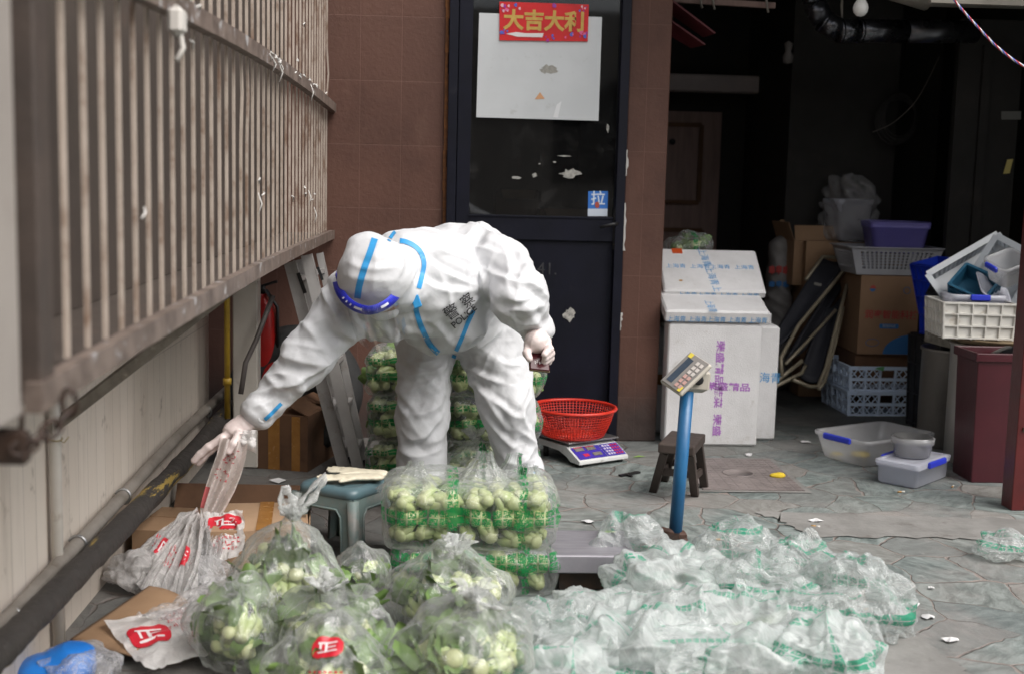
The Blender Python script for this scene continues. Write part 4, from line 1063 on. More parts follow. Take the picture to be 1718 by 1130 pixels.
# ---------------- small wooden stool
M_wood = mat('dark_old_wood', (0.060, 0.043, 0.036), (0.036, 0.026, 0.022), 6, .55, bump=.5, bscale=18, stretch=(1, 1, .25), dirt=(0.12, .095, .08), dscale=9, dlo=.6)
L4 = [atz(*q) for q in ((1096, 824), (1166, 831), (1182, 818), (1115, 806))]
cst = sum((p for p in L4), Vector()) / 4
SHh = .262
T4 = [atz(*q, SHh) for q in ((1104, 743), (1165, 749), (1184, 727), (1126, 721))]
ws = thing('wooden_stool', 'small dark wooden stool behind the blue pole of the platform scale', 'stool', (cst.x, cst.y, 0))
b = MB(); vs = [p - Vector((0, 0, .04)) for p in T4] + list(T4); b.add(vs, [(3, 2, 1, 0), (4, 5, 6, 7), (0, 1, 5, 4), (1, 2, 6, 5), (2, 3, 7, 6), (3, 0, 4, 7)]); b.build('seat', M_wood, ws, world=True, bevel=.006)
ct = sum(T4, Vector()) / 4
legs = []
for p, t in zip(L4, T4):
    tt = t.lerp(ct, .28) - Vector((0, 0, .04)); legs.append((p, tt)); b = MB(); b.bar(p, tt, .034, .028, up=(.4, 1, 0)); b.build('leg', M_wood, ws, world=True, bevel=.003)
for i, j, f in ((0, 3, .42), (1, 2, .42), (0, 1, .52), (3, 2, .5)):
    b = MB(); b.bar(legs[i][0].lerp(legs[i][1], f), legs[j][0].lerp(legs[j][1], f), .012, .03); b.build('stretcher', M_wood, ws, world=True)

# ---------------- foam boxes
a = N('white_foam'); v = a.tc.outputs['Object']
vo = a.n('TexVoronoi'); vo.inputs['Scale'].default_value = 160; a.t.links.new(v, vo.inputs['Vector'])
c = a.mix(a.ramp(a.noise(5, 6, .65), .35, .75), (0.74, 0.73, 0.73), (0.64, 0.63, 0.625)); c = a.mix(a.math('MULTIPLY', a.ramp(a.noise(8, 8, .72), .57, .72), .55), c, (.42, .38, .33))
M_foam = a.base(c).fin(.6, 0, a.bump(a.math('ADD', vo.outputs['Distance'], a.math('MULTIPLY', a.noise(9, 4), 2.0)), .25, .004))
M_pur = flat_mat('purple_ink', (0.44, 0.18, 0.54), .6); M_bli = flat_mat('blue_ink', (0.06, 0.31, 0.62), .6)
def fbox(label, px0, px1, ytop, ybot, y, depth, z0=None, lip=.0):
    p, q = aty(px0, ybot, y), aty(px1, ybot, y); top = aty(px0, ytop, y).z; zb = 0.002 if z0 is None else z0
    t = thing('foam_box', label, 'foam box', ((p.x + q.x) / 2, y + depth / 2, zb), 0, 'white foam boxes by the pillar')
    b = MB(); b.box((0, 0, (top - zb) / 2), (q.x - p.x, depth, top - zb), bev=.012); b.build('body', M_foam, t); return t, p.x, q.x, top
f0, x0, x1, tz = fbox('white foam box with purple lettering standing on end in front of the foam stack', 1114, 1269, 541, 740, 6.20, .13)
q = aty(1206, 610, 6.198)
lettering('荣盛精品蔬菜  荣盛', .046, frame_mat((q.x + .002, 6.1985, .30), (0, 0, -1), (1, 0, 0)), M_pur, f0, bold=.001, sx=1.25)
q = aty(1222, 649, 6.198); lettering('荣盛精品', .044, frame_mat((q.x, 6.1985, q.z), (1, 0, -.02), (0, 0, 1)), M_pur, f0, bold=.001, sx=1.3)
f_, _, _, _ = fbox('white foam box with blue lettering half hidden behind the purple-lettered one', 1195, 1299, 545, 741, 6.36, .14)
q = aty(1284, 634, 6.358); lettering('上海青', .058, frame_mat((q.x - .003, 6.3585, q.z), (1, 0, 0), (0, 0, 1)), M_bli, f_)
f_, xa, xb, _ = fbox('white foam box with an orange tape band squeezed beside the pillar', 1090, 1194, 545, 735, 6.52, .16)
b = MB(); q = aty(1110, 636, 6.517); b.box(((xa + xb) / 2, 6.518, q.z), (xb - xa, .002, .055)); b.build('tape', M_tape, f_, world=True)
def slab(label, px0, px1, ytop_front, y0, zf, ln, th, tilt, y_in):
    p, q = aty(px0, ytop_front, y0), aty(px1, ytop_front, y0); zt = p.z * .5 + q.z * .5
    t = thing('foam_box', label, 'foam box', ((p.x + q.x) / 2, y0, zt), 0, 'white foam boxes by the pillar', rot=(radians(tilt), 0, 0))
    b = MB(); b.box((0, ln / 2, -th / 2), (q.x - p.x, ln, th), bev=.010); b.build('lid', M_foam, t); return t, q.x - p.x
s1_, w1 = slab('tilted white foam box lying on the upright foam boxes, lower of the two', 1117, 1293, 522, 6.17, 0, .40, .066, 17, 0)
lettering('上海青 上海青上海青 上海青 上海青', .034, frame_mat((0, -.0008, -.048), (1, 0, 0), (0, 0, 1)), M_bli, s1_, world=False, sx=.95)
lettering('上海青', .05, frame_mat((-.03, .06, .0008), (0, -1, 0), (1, 0, 0)), M_bli, s1_, world=False)
s2_, w2 = slab('tilted white foam box on top of the foam stack with a scrap of orange tape', 1114, 1286, 488, 6.36, 0, .34, .05, 36, 0)
lettering('上海青上海青 上海青 上海青', .034, frame_mat((0.02, -.0008, -.030), (1, 0, 0), (0, 0, 1)), M_bli, s2_, world=False)
lettering('上海青  上海青上海青  上海青', .036, frame_mat((.0, .19, .0008), (1, 0, 0), (0, 1, 0)), M_bli, s2_, world=False)
lettering('上海青上海青上', .05, frame_mat((-.01, .165, .0012), (.12, -1, 0), (1, .12, 0)), M_bli, s2_, world=False)
b = MB(); b.box((-.16, .315, .001), (.055, .04, .002)); b.build('tape_scrap', flat_mat('orange_red_tape', (.62, .09, .02), .4), s2_)
b = MB(); b.add([(-.17 + .012 * cos(t), .075 + .007 * sin(t), .0012) for t in range(6)], [tuple(range(6))]); b.build('rust_spot', flat_mat('rust_spot', (.42, .22, .05), .8), s2_)
# hidden support under the tilted lids
fbox('white foam box under the tilted lids at the back of the foam stack', 1110, 1284, 520, 740, 6.70, .28)
pkt = atz

# ---------------- plastic crates with openwork walls
def crate(name, label, loc, size, rz, m, rows=2, taper=.96, group=None, xs=5, cat='crate', rot=None, bw=.013, hole=.62):
    t = thing(name, label, cat, loc, rz, group, rot); w_, d_, h_ = size
    b = MB(); k = taper
    hx0, hy0, hx1, hy1 = w_ / 2 * k, d_ / 2 * k, w_ / 2, d_ / 2
    b.box((0, 0, .005), (w_ * k, d_ * k, .008))
    for side in range(4):
        def P(u, v):                       # u along side -1..1, v 0..1 up
            hx, hy = hx0 + (hx1 - hx0) * v, hy0 + (hy1 - hy0) * v
            return Vector([(u * hx, -hy, v * h_), (hx, u * hy, v * h_), (-u * hx, hy, v * h_), (-hx, -u * hy, v * h_)][side])
        nrm = [(0, -1, 0), (1, 0, 0), (0, 1, 0), (-1, 0, 0)][side]
        L = w_ if side % 2 == 0 else d_
        n = max(3, int(round(L / (w_ / xs))))
        for r in range(rows + 1): b.bar(P(-1, r / rows * .985 + .01), P(1, r / rows * .985 + .01), bw, bw * (1.6 if r == rows else 1.4), up=(0, 0, 1))
        for i in range(n + 1): b.bar(P(-1 + 2 * i / n, 0), P(-1 + 2 * i / n, 1), bw * .7, bw * 1.5, up=nrm)
        for r in range(rows):
            for i in range(n):
                for j in range(2):
                    u0, u1 = -1 + 2 * (i + j * .5) / n, -1 + 2 * (i + j * .5 + .5) / n; v0, v1 = r / rows + .04, (r + 1) / rows - .04
                    if r == rows - 1 and i == n // 2 and n % 2: continue
                    b.bar(P(u0, v0), P(u1, v1), bw * .35, bw * .75, up=nrm); b.bar(P(u0, v1), P(u1, v0), bw * .35, bw * .75, up=nrm)
    b.build('openwork_body', m, t)
    b = MB()
    z = h_ + .004
    for p, q in (((-hx1, -hy1, z), (hx1, -hy1, z)), ((hx1, -hy1, z), (hx1, hy1, z)), ((hx1, hy1, z), (-hx1, hy1, z)), ((-hx1, hy1, z), (-hx1, -hy1, z))): b.bar(p, q, .016, .009)
    b.build('rim', m, t)
    return t
M_pale = mat('pale_blue_grey_plastic', (0.58, 0.68, 0.82), (0.51, 0.61, 0.75), 7, .4, dirt=(.3, .31, .33), dscale=14, dlo=.58)
p, q = atz(1424, 698), atz(1546, 697); cw = (q - p).length; rzc = atan2(q.y - p.y, q.x - p.x) - .08
c = (p + q) / 2; n_ = Vector((-sin(rzc), cos(rzc), 0)); cd_ = .46
cr0 = crate('plastic_crate', 'pale blue-grey openwork crate on the storeroom floor, lower of a stacked pair', (c.x + n_.x * cd_ / 2, c.y + n_.y * cd_ / 2, 0.001), (cw, cd_, .135), rzc, M_pale, group='pale blue-grey crates')
dup(cr0, loc=Vector(cr0.location) + Vector((0, 0, .148)), label='pale blue-grey openwork crate with a bit of green, upper of a stacked pair')
b = MB(); c2 = aty(1468, 618, p.y - .01); b.add([c2, c2 + Vector((.05, 0, -.012)), c2 + Vector((.055, 0, .014)), c2 + Vector((.02, 0, .01))], [(0, 1, 2, 3)]); tag(b.build('cabbage_leaf', flat_mat('bright_leaf', (.10, .32, .12), .5), solid=.002), 'scrap of green leaf hanging over the rim of the upper pale crate', 'leaf')
# carton with printing
yb = 7.25
TLp, TRp, BRp, BLp = [aty(*q, yb) for q in ((1451, 457), (1550, 463), (1538, 595), (1436, 588))]
bw_, bh_ = (TRp - TLp).length, TLp.z - BLp.z; cx_ = (BLp.x + BRp.x) / 2; zb = min(BLp.z, BRp.z)
M_cardp = mat('printed_carton_board', (0.26, 0.155, 0.088), (0.225, 0.132, 0.073), 4, .8, bump=.1)
pc = carton('printed_carton', 'brown carton with red lettering and a blue corner behind the pale crates', (cx_, yb + .2, zb), (bw_, .40, bh_), 0, M_cardp)
M_rink = flat_mat('dull_red_ink', (.36, .045, .04), .8); M_bink = flat_mat('dull_blue_ink', (.03, .13, .32), .8)
MF = Matrix.Translation((0, -.2015, 0)) @ Matrix.Rotation(radians(90), 4, 'X')
vs, fs = text_mesh('润泰智能科技', .054, .001); b = MB(); b.add([(v.x * 1.0, v.y, 0) for v in vs], fs, 0, MF @ Matrix.Translation((.015, bh_ * .50, 0))); b.build('lettering', M_rink, pc)
b = MB(); b.add([(x + .005, y + bh_ * .36, 0) for x, y in [(-.055, -.014), (.055, -.014), (.06, 0), (.055, .014), (-.055, .014), (-.06, 0)]], [tuple(range(6))], 0, MF)
n = 14; b.add([(bw_ * .5 - .002, .003, 0)] + [(bw_ * .5 - .002 - .20 * cos(t * pi / 2 / n), .003 + .12 * sin(t * pi / 2 / n), 0) for t in range(n + 1)], [tuple(reversed(range(n + 2)))], 0, MF); b.build('blue_print', M_bink, pc)
vs, fs = text_mesh('智能科技', .02, 0); b = MB(); b.add([(v.x + .005, v.y + bh_ * .36, .0006) for v in vs], fs, 0, MF); b.build('white_lettering', flat_mat('pale_ink', (.4, .42, .45), .8), pc)
b = MB()
b.add([(-.105 + .018 * cos(t * pi / 4), bh_ * .84 + .018 * sin(t * pi / 4), 0) for t in range(5)], [tuple(range(5))], 0, MF); b.add([(-.107 + .018 * cos(t * pi / 4), bh_ * .835 + .018 * sin(t * pi / 4), 0) for t in range(4, 9)], [tuple(range(5))], 1, MF)
b.build('emblem', [M_rink, M_bink], pc)
b = MB(); b.tube([MF @ Vector((.10 + .02 * cos(t * .52), bh_ * .82 + .02 * sin(t * .52), 0)) for t in range(12)], .002, 4, closed=True); b.tube([MF @ Vector((-.09 + .04 * cos(t * .52), bh_ * .15 + .022 * sin(t * .52), 0)) for t in range(12)], .0015, 4, closed=True); b.build('ring_mark', M_bink, pc)
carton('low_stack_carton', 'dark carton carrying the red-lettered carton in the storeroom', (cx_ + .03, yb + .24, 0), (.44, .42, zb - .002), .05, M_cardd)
# basket on it
M_gbk = mat('grey_plastic_basket', (0.40, 0.40, 0.42), (0.34, 0.34, 0.36), 6, .45)
def holes_mat(name, c1, c2, sx, sz, duty=.5, trans=0.0):
    a = N(name); return mat(name, c1, c2, 6, .4)
def basket(name, label, loc, size, rz, m, rows=6, cols=16, taper=.82, rot=None, group=None, band=(.22, .85)):
    """oblong plastic basket: solid rim band and base band, small square holes between"""
    t = thing(name, label, 'basket', loc, rz, group, rot); w_, d_, h_ = size; b = MB()
    for side in range(4):
        def P(u, v, o=0):
            k = taper + (1 - taper) * v; hx, hy = w_ / 2 * k - o, d_ / 2 * k - o
            return Vector([(u * hx, -hy, v * h_), (hx, u * hy, v * h_), (-u * hx, hy, v * h_), (-hx, -u * hy, v * h_)][side])
        n = cols if side % 2 == 0 else max(4, int(cols * d_ / w_))
        def sheet(u0, u1, v0, v1):
            b.add([P(u0, v0), P(u1, v0), P(u1, v1), P(u0, v1), P(u0, v0, .004), P(u1, v0, .004), P(u1, v1, .004), P(u0, v1, .004)], [(0, 1, 2, 3), (7, 6, 5, 4), (0, 4, 5, 1), (1, 5, 6, 2), (2, 6, 7, 3), (3, 7, 4, 0)])
        sheet(-1, 1, 0, band[0]); sheet(-1, 1, band[1], 1); sheet(-1, -.82, band[0], band[1]); sheet(.82, 1, band[0], band[1])
        dv = (band[1] - band[0]) / rows
        for r in range(1, rows): sheet(-.82, .82, band[0] + r * dv - dv * .22, band[0] + r * dv + dv * .22)
        du = 1.64 / n
        for i in range(1, n): sheet(-.82 + i * du - du * .22, -.82 + i * du + du * .22, band[0], band[1])
    b.box((0, 0, .003), (w_ * taper, d_ * taper, .006)); b.build('body', m, t)
    b = MB()
    for p, q in (((-1, -1), (1, -1)), ((1, -1), (1, 1)), ((1, 1), (-1, 1)), ((-1, 1), (-1, -1))): b.bar((p[0] * w_ / 2, p[1] * d_ / 2, h_), (q[0] * w_ / 2, q[1] * d_ / 2, h_), .03, .006)
    b.build('rim', m, t); return t
gz = zb + bh_ + .004
p, q = aty(1432, 410, 7.2), aty(1587, 424, 7.2)
basket('grey_basket', 'grey oblong perforated basket on the red-lettered carton', ((p.x + q.x) / 2, 7.42, gz), (q.x - p.x, .38, (p.z + q.z) / 2 - gz), 0, M_gbk)
gtop = (p.z + q.z) / 2
# translucent storage boxes
def clear_mat(name, tint, haze=.35, rough=.25):
    a = N(name)
    tr = a.n('BsdfTransparent'); tr.inputs[0].default_value = (*[1 - (1 - q) * .55 for q in tint], 1)
    df = a.n('BsdfDiffuse'); df.inputs[0].default_value = (*tint, 1)
    tl = a.n('BsdfTranslucent'); tl.inputs[0].default_value = (*tint, 1)
    gl = a.n('BsdfGlossy'); gl.inputs['Roughness'].default_value = rough
    ad = a.n('MixShader'); ad.inputs[0].default_value = .5; a.t.links.new(df.outputs[0], ad.inputs[1]); a.t.links.new(tl.outputs[0], ad.inputs[2])
    m1 = a.n('MixShader'); a.t.links.new(a.math('ADD', haze - .08, a.math('MULTIPLY', a.noise(6, 5), .16)), m1.inputs[0]); a.t.links.new(tr.outputs[0], m1.inputs[1]); a.t.links.new(ad.outputs[0], m1.inputs[2])
    fr = a.n('LayerWeight'); fr.inputs[0].default_value = .5
    m2 = a.n('MixShader'); a.t.links.new(a.math('ADD', .04, a.math('MULTIPLY', a.math('POWER', fr.outputs['Facing'], 4.0), .6)), m2.inputs[0]); a.t.links.new(m1.outputs[0], m2.inputs[1]); a.t.links.new(gl.outputs[0], m2.inputs[2])
    a.t.links.new(m2.outputs[0], a.out.inputs[0]); return a.mat
M_clear = clear_mat('cloudy_clear_plastic', (.86, .86, .87), .36); M_lav = clear_mat('lavender_clear_plastic', (.42, .38, .86), .7); M_milk = clear_mat('milky_plastic', (.85, .86, .93), .85)
M_clip = flat_mat('royal_blue_clip', (.03, .05, .55), .35)
def tub(name, label, loc, size, rz, m, lid=False, clips=(), taper=.85, cat='storage box', rot=None, r=.03, clipmat=None, group=None):
    t = thing(name, label, cat, loc, rz, group, rot); w_, d_, h_ = size; b = MB()
    def ring(sx, sy, z, rr): 
        out = []
        for (ax, ay, a0) in ((1, -1, -90), (1, 1, 0), (-1, 1, 90), (-1, -1, 180)):
            for k in range(5): an = radians(a0 + 90 * k / 4); out.append((ax * (sx - rr) + rr * cos(an), ay * (sy - rr) + rr * sin(an), z))
        return out
    X, Y = w_ / 2, d_ / 2; k = taper
    R_ = [ring(X * k - .01, Y * k - .01, .0, r), ring(X * k, Y * k, .01, r), ring(X * .985, Y * .985, h_ * .86, r), ring(X * .985 + .006, Y * .985 + .006, h_ * .87, r), ring(X + .004, Y + .004, h_, r), ring(X - .006, Y - .006, h_, r), ring(X * .985 - .006, Y * .985 - .006, h_ * .85, r), ring(X * k - .006, Y * k - .006, .012, r)]
    n = len(R_[0]); vs = [p for q in R_ for p in q]
    fs = [(i * n + j, i * n + (j + 1) % n, (i + 1) * n + (j + 1) % n, (i + 1) * n + j) for i in range(len(R_) - 1) for j in range(n)] + [tuple(reversed(range(n))), tuple(range((len(R_) - 1) * n, len(R_) * n))]
    b.add(vs, fs, 0, None, True); b.build('body', m, t)
    if lid:
        b = MB(); Rl = [ring(X + .006, Y + .006, h_ + .001, r), ring(X + .006, Y + .006, h_ + .014, r), ring(X - .012, Y - .012, h_ + .018, r), ring(X - .02, Y - .02, h_ + .012, r)]
        vs = [p for q in Rl for p in q]; b.add(vs, [(i * n + j, i * n + (j + 1) % n, (i + 1) * n + (j + 1) % n, (i + 1) * n + j) for i in range(3) for j in range(n)] + [tuple(reversed(range(n))), tuple(range(3 * n, 4 * n))]); b.build('lid', m, t)
    for s in clips:
        b = MB(); zc = h_ + (.004 if lid else -.012)
        sx, sy = {'l': (-1, 0), 'r': (1, 0), 'f': (0, -1), 'b': (0, 1)}[s]
        b.box((sx * (X + .012), sy * (Y + .012), zc), (.016 if sx else w_ * .36, .016 if sy else d_ * .5, .03), bev=.005); b.build('clip', clipmat or M_clip, t)
    return t
p, q = aty(1472, 372, 7.3), aty(1568, 380, 7.3)
tub('lavender_box', 'purple tinted plastic box with lid on the grey perforated basket', ((p.x + q.x) / 2 - .01, 7.45, gtop - .035), (q.x - p.x, .3, p.z - gtop + .018), -.12, M_lav, lid=True, clips=('r',), clipmat=M_lav)
# wrapped bundle + cartons behind
yk = 7.7
p, q = aty(1385, 405, yk), aty(1508, 300, yk)
a = N('dusty_wrap_film'); tr = a.n('BsdfTransparent'); gl = a.n('BsdfGlossy'); gl.inputs['Roughness'].default_value = .18; df = a.n('BsdfDiffuse'); df.inputs[0].default_value = (.35, .34, .34, 1)
bn = a.bump(a.noise(9, 6, .7, dist=1.2), 1.0, .05); a.t.links.new(bn, gl.inputs['Normal'])
m1 = a.n('MixShader'); a.t.links.new(a.math('ADD', .22, a.math('MULTIPLY', a.noise(5, 5), .25)), m1.inputs[0]); a.t.links.new(tr.outputs[0], m1.inputs[1]); a.t.links.new(df.outputs[0], m1.inputs[2])
m2 = a.n('MixShader'); m2.inputs[0].default_value = .16; a.t.links.new(m1.outputs[0], m2.inputs[1]); a.t.links.new(gl.outputs[0], m2.inputs[2]); a.t.links.new(m2.outputs[0], a.out.inputs[0]); M_wrap = a.mat
cz = (p.z + q.z) / 2; cxw = (p.x + q.x) / 2; rw = (q.x - p.x) / 2; rh = (q.z - p.z) / 2
F = Field((cxw - rw - .12, yk - .1, p.z - .1), (cxw + rw + .12, yk + .55, q.z + .12), .014)
F.cone((cxw, yk + .22, p.z + .06), (cxw - .01, yk + .22, q.z - rw * .72), rw * .92, rw * .74, .05, .03, .12, .8, 5); F.cone((cxw - rw * .8, yk + .2, p.z + .03), (cxw + rw * .8, yk + .2, p.z + .03), .06, .06, .06, .025, .09, .8, 6)
P_, Q_ = F.mesh(); P_ = P_ + orient(P_, Q_) * (.028 * crease(P_, 4, 9, 8, 5))[:, None]; P_[:, 2] = np.maximum(P_[:, 2], p.z - .0); wr = np_obj('wrapped_bundle', P_, Q_, M_wrap); tag(wr, 'tall bundle wrapped in dusty clear film on cartons in the dark storeroom', 'bundle')
tub('white_canister', 'pale plastic tub inside the dusty clear film in the storeroom', (cxw - .02, yk + .22, p.z + .002), (.26, .2, .26), .3, M_milk)
carton('dim_carton', 'open carton with ragged flaps left of the film-wrapped bundle', (aty(1375, 400, 7.75).x - .02, 7.95, aty(1375, 400, 7.75).z - .30), (.30, .28, .28), .15, M_card, open_flaps=(('f', .1, 70), ('l', .12, 110), ('b', .12, 80)))
carton('support_carton', 'carton under the film-wrapped bundle in the dark storeroom', (cxw - .02, yk + .24, 0), (.62, .42, p.z - .004), .0, M_card)
# dark folded camp bed leaning
M_canv = mat('black_blue_canvas', (0.013, 0.014, 0.020), (0.02, 0.02, 0.027), 9, .7, bump=.2, bscale=120); M_tubeb = mat('beige_steel_tube', (0.30, 0.26, 0.185), (0.24, 0.205, 0.145), 9, .4, .2)
fb = thing('folding_bed', 'folded black camp bed with beige tubes leaning in the storeroom', 'folding bed', (aty(1350, 640, 7.3).x, 7.3, 0))
def TB(pts, r=.0115, name='tube', m=None):
    b = MB(); b.tube(pts, r, 8); return b.build(name, m or M_tubeb, fb, world=True)
TB([aty(1302, 640, 6.9), aty(1345, 605, 7.1), aty(1352, 612, 7.15), aty(1345, 625, 7.1), aty(1296, 650, 6.85)], name='leg_tube')
TB([aty(1312, 630, 6.9), aty(1310, 600, 6.95), aty(1340, 545, 7.15), aty(1424, 445, 7.6), aty(1420, 433, 7.62), aty(1380, 431, 7.64), aty(1352, 470, 7.5)], name='side_tube')
TB([aty(1421, 478, 7.5), aty(1405, 540, 7.35), aty(1385, 618, 7.15), aty(1372, 648, 7.05), aty(1358, 648, 7.0), aty(1330, 636, 6.95)], name='back_tube')
TB([aty(1415, 515, 7.45), aty(1400, 580, 7.3), aty(1383, 640, 7.12), aty(1374, 652, 7.02)], name='back_tube')
TB([aty(1402, 520, 7.42), aty(1352, 575, 7.2), aty(1318, 610, 7.0)], .010, name='cross_tube')
def panel(name, P4, m, th=.02, sag=.02):
    b = MB(); b.grid(lambda u, v: (P4[0].lerp(P4[1], u)).lerp(P4[3].lerp(P4[2], u), v) + Vector((0, sag * sin(pi * u) * sin(pi * v), -sag * sin(pi * u))), 10, 14); return b.build(name, m, fb, world=True, solid=th)
panel('canvas', [aty(1268, 610, 6.95), aty(1338, 548, 7.16), aty(1422, 438, 7.63), aty(1378, 434, 7.65)], M_canv)
panel('canvas', [aty(1320, 600, 7.12), aty(1350, 585, 7.3), aty(1425, 462, 7.7), aty(1395, 478, 7.6)], M_canv)
panel('canvas', [aty(1340, 630, 7.2), aty(1374, 640, 7.15), aty(1412, 500, 7.55), aty(1380, 520, 7.5)], M_canv)
b = MB(); c = aty(1372, 477, 7.47); b.box(c, (.045, .006, .016), rot=Euler((0, .2, 0))); b.build('label', flat_mat('grey_tag', (.2, .19, .17), .7), fb, world=True)
# woven sack
p, q = aty(1287, 520, 7.9), aty(1326, 405, 7.9)
M_sack = mat('dirty_woven_sack', (.24, .225, .215), (.17, .16, .15), 7, .7, bump=.5, bscale=14)
F = Field((p.x - .1, 7.75, 0), (q.x + .12, 8.2, q.z + .1), .014); F.cone((p.x + .09, 7.98, .10), (p.x + .09, 7.98, q.z - .05), .12, .075, .04, .02, .09, .8, 8, flat=((0, 1, 0), .9, 1.1)); P_, Q_ = F.mesh(); P_[:, 2] = np.maximum(P_[:, 2], .002)
sk = thing('woven_sack', 'upright dirty white woven sack behind the foam boxes', 'sack', (p.x + .09, 7.98, 0)); np_obj('sack_body', P_, Q_, M_sack, sk, world=True)
for (fy, m_, s_) in ((453, M_rink, .06), (477, M_bink, .045)):
    c = aty(1308, fy, 7.875); b = MB()
    for k in range(3): b.box(c + Vector((-.05 + .045 * k, 0, .004 * (k % 2))), (.036, .004, s_ * .7)); b.box(c + Vector((-.05 + .045 * k, -.003, 0)), (.006, .004, s_)); 
    b.build('faded_print', m_, sk, world=True)
# ---------------- clutter at the right
M_ss = mat('dull_stainless', (0.66, 0.64, 0.61), (0.50, 0.475, 0.45), 2.2, .36, .5, stretch=(1, 1, .3), dirt=(.12, .10, .085), dscale=3, dlo=.52, dhi=.75)
M_ssd = mat('grimy_stainless', (0.28, 0.26, 0.24), (0.15, 0.14, 0.13), 2.2, .42, .5, stretch=(1, 1, .3), dirt=(.05, .042, .036), dscale=3, dlo=.5, dhi=.75)
def drum(label, cx, cy, r, h, m):
    t = thing('steel_drum', label, 'steel drum', (cx, cy, 0), 0, 'steel drums')
    b = MB(); b.lathe([(r * .97, 0), (r, .01), (r, h - .02), (r + .008, h - .012), (r + .008, h), (r - .004, h), (r - .004, .02), (0, .018)], 40); b.build('body', m, t); return t
c1 = aty(1572, 740, 6.3); h1 = aty(1560, 590, 6.15).z
drum('grimy dark steel drum behind the polished one', c1.x + .075, 6.33, .165, h1, M_ssd)
c2 = aty(1590, 700, 5.95); h2 = aty(1600, 580, 5.8).z
drum('tall polished steel drum between the dark red bin and the grimy drum', c2.x + .205, 5.95, .20, h2, M_ss)
drx, dry = c2.x + .205, 5.95
M_wick = mat('straw_tray', (.34, .26, .16), (.25, .185, .11), 30, .8, bump=.7, bscale=90)
wt = thing('wicker_tray', 'round straw tray lying on the polished steel drum', 'tray', (drx - .005, dry - .01, h2 + .001)); b = MB(); b.lathe([(0, .004), (.19, .004), (.222, .022), (.226, .032), (.214, .03), (.186, .014), (0, .012)], 36); b.build('tray', M_wick, wt)
M_wcr = mat('white_crate_plastic', (.68, .665, .62), (.60, .585, .545), 6, .45, dirt=(.42, .36, .28), dscale=12, dlo=.58)
p, q = aty(1592, 500, 5.75), aty(1712, 500, 5.75); zc0 = h2 + .034
def solid_crate(name, label, loc, size, rz, m, group=None, rot=None, ribs=5, taper=.94):
    t = thing(name, label, 'crate', loc, rz, group, rot); w_, d_, h_ = size; b = MB(); th = .004
    k = taper
    def P(side, u, v, o=0):
        hx, hy = w_ / 2 * (k + (1 - k) * v) - o, d_ / 2 * (k + (1 - k) * v) - o
        return Vector([(u * hx, -hy, v * h_), (hx, u * hy, v * h_), (-u * hx, hy, v * h_), (-hx, -u * hy, v * h_)][side])
    for s in range(4):
        b.add([P(s, -1, 0), P(s, 1, 0), P(s, 1, 1), P(s, -1, 1), P(s, -1, 0, th), P(s, 1, 0, th), P(s, 1, 1, th), P(s, -1, 1, th)], [(0, 1, 2, 3), (7, 6, 5, 4), (0, 4, 5, 1), (1, 5, 6, 2), (2, 6, 7, 3), (3, 7, 4, 0)])
        n_r = [(0, -1, 0), (1, 0, 0), (0, 1, 0), (-1, 0, 0)][s]
        for i in range(ribs + 1): b.bar(P(s, -1 + 2 * i / ribs, 0, -.004), P(s, -1 + 2 * i / ribs, .98, -.004), .006, .012, up=n_r)
        for v in (.04, .36, .68, .97): b.bar(P(s, -1, v, -.004), P(s, 1, v, -.004), .012, .008)
    b.box((0, 0, .004), (w_ * k, d_ * k, .006)); b.build('body', m, t); return t
solid_crate('white_crate', 'white ribbed plastic crate on the straw tray over the steel drum', ((p.x + q.x) / 2 + .01, 5.93, zc0), (q.x - p.x - .01, .30, aty(1650, 508, 5.78).z - zc0), -.10, M_wcr)
tub('lidded_box', 'clear box with blue clip standing in the white ribbed crate', ((p.x + q.x) / 2 + .03, 5.95, zc0 + .012), (.26, .20, aty(1650, 497, 5.8).z - zc0 - .012), -.1, M_milk, clips=('f',))
M_bcr = mat('strong_blue_plastic', (.012, .045, .50), (.01, .035, .40), 6, .4)
gw_ = clear_mat('frosted_white_plastic', (.66, .70, .74), .82)
zsup = aty(1580, 600, 6.3).z
# grimy wire basket on grimy drum, and stack of tilted colanders and crates
basket('grimy_basket', 'grimy white wire basket on the dark steel drum', (c1.x + .055, 6.31, h1 + .004), (.26, .24, .17), .35, mat('grimy_white', (.30, .285, .25), (.16, .145, .12), 18, .7, dirt=(.05, .045, .04), dscale=14), rows=6, cols=12, rot=(radians(3), radians(9), .35))
solid_crate('black_tray', 'black plastic tray tilted on the grimy wire basket', (c1.x + .10, 6.38, h1 + .19), (.24, .30, .09), .3, mat('black_tray_plastic', (.014, .014, .016), None, 8, .45), rot=(radians(0), radians(38), .35), ribs=3)
solid_crate('blue_crate', 'strong blue plastic crate standing on end behind the white colander', (aty(1602, 480, 6.75).x, 6.85, aty(1602, 530, 6.7).z), (.17, .26, .30), .2, M_bcr, rot=(0, radians(-14), .2))
solid_crate('blue_bin', 'strong blue plastic bin carrying the tilted colanders', (aty(1640, 500, 6.5).x, 6.62, aty(1640, 560, 6.4).z - .05), (.36, .36, .30), .1, M_bcr)
lowz = aty(1640, 560, 6.4).z - .05
solid_crate('black_storage_crate', 'dark crate under the blue bins at the back right', (aty(1650, 600, 6.5).x, 6.68, .001), (.50, .44, lowz - .004), .05, mat('dark_crate', (.02, .02, .024), None, 8, .5))
basket('white_colander', 'large frosted white perforated tray tilted up on the pile of crates', aty(1632, 478, 6.2), (.44, .30, .10), .25, gw_, rows=5, cols=11, rot=(radians(62), radians(-28), radians(12)), band=(.15, .8))
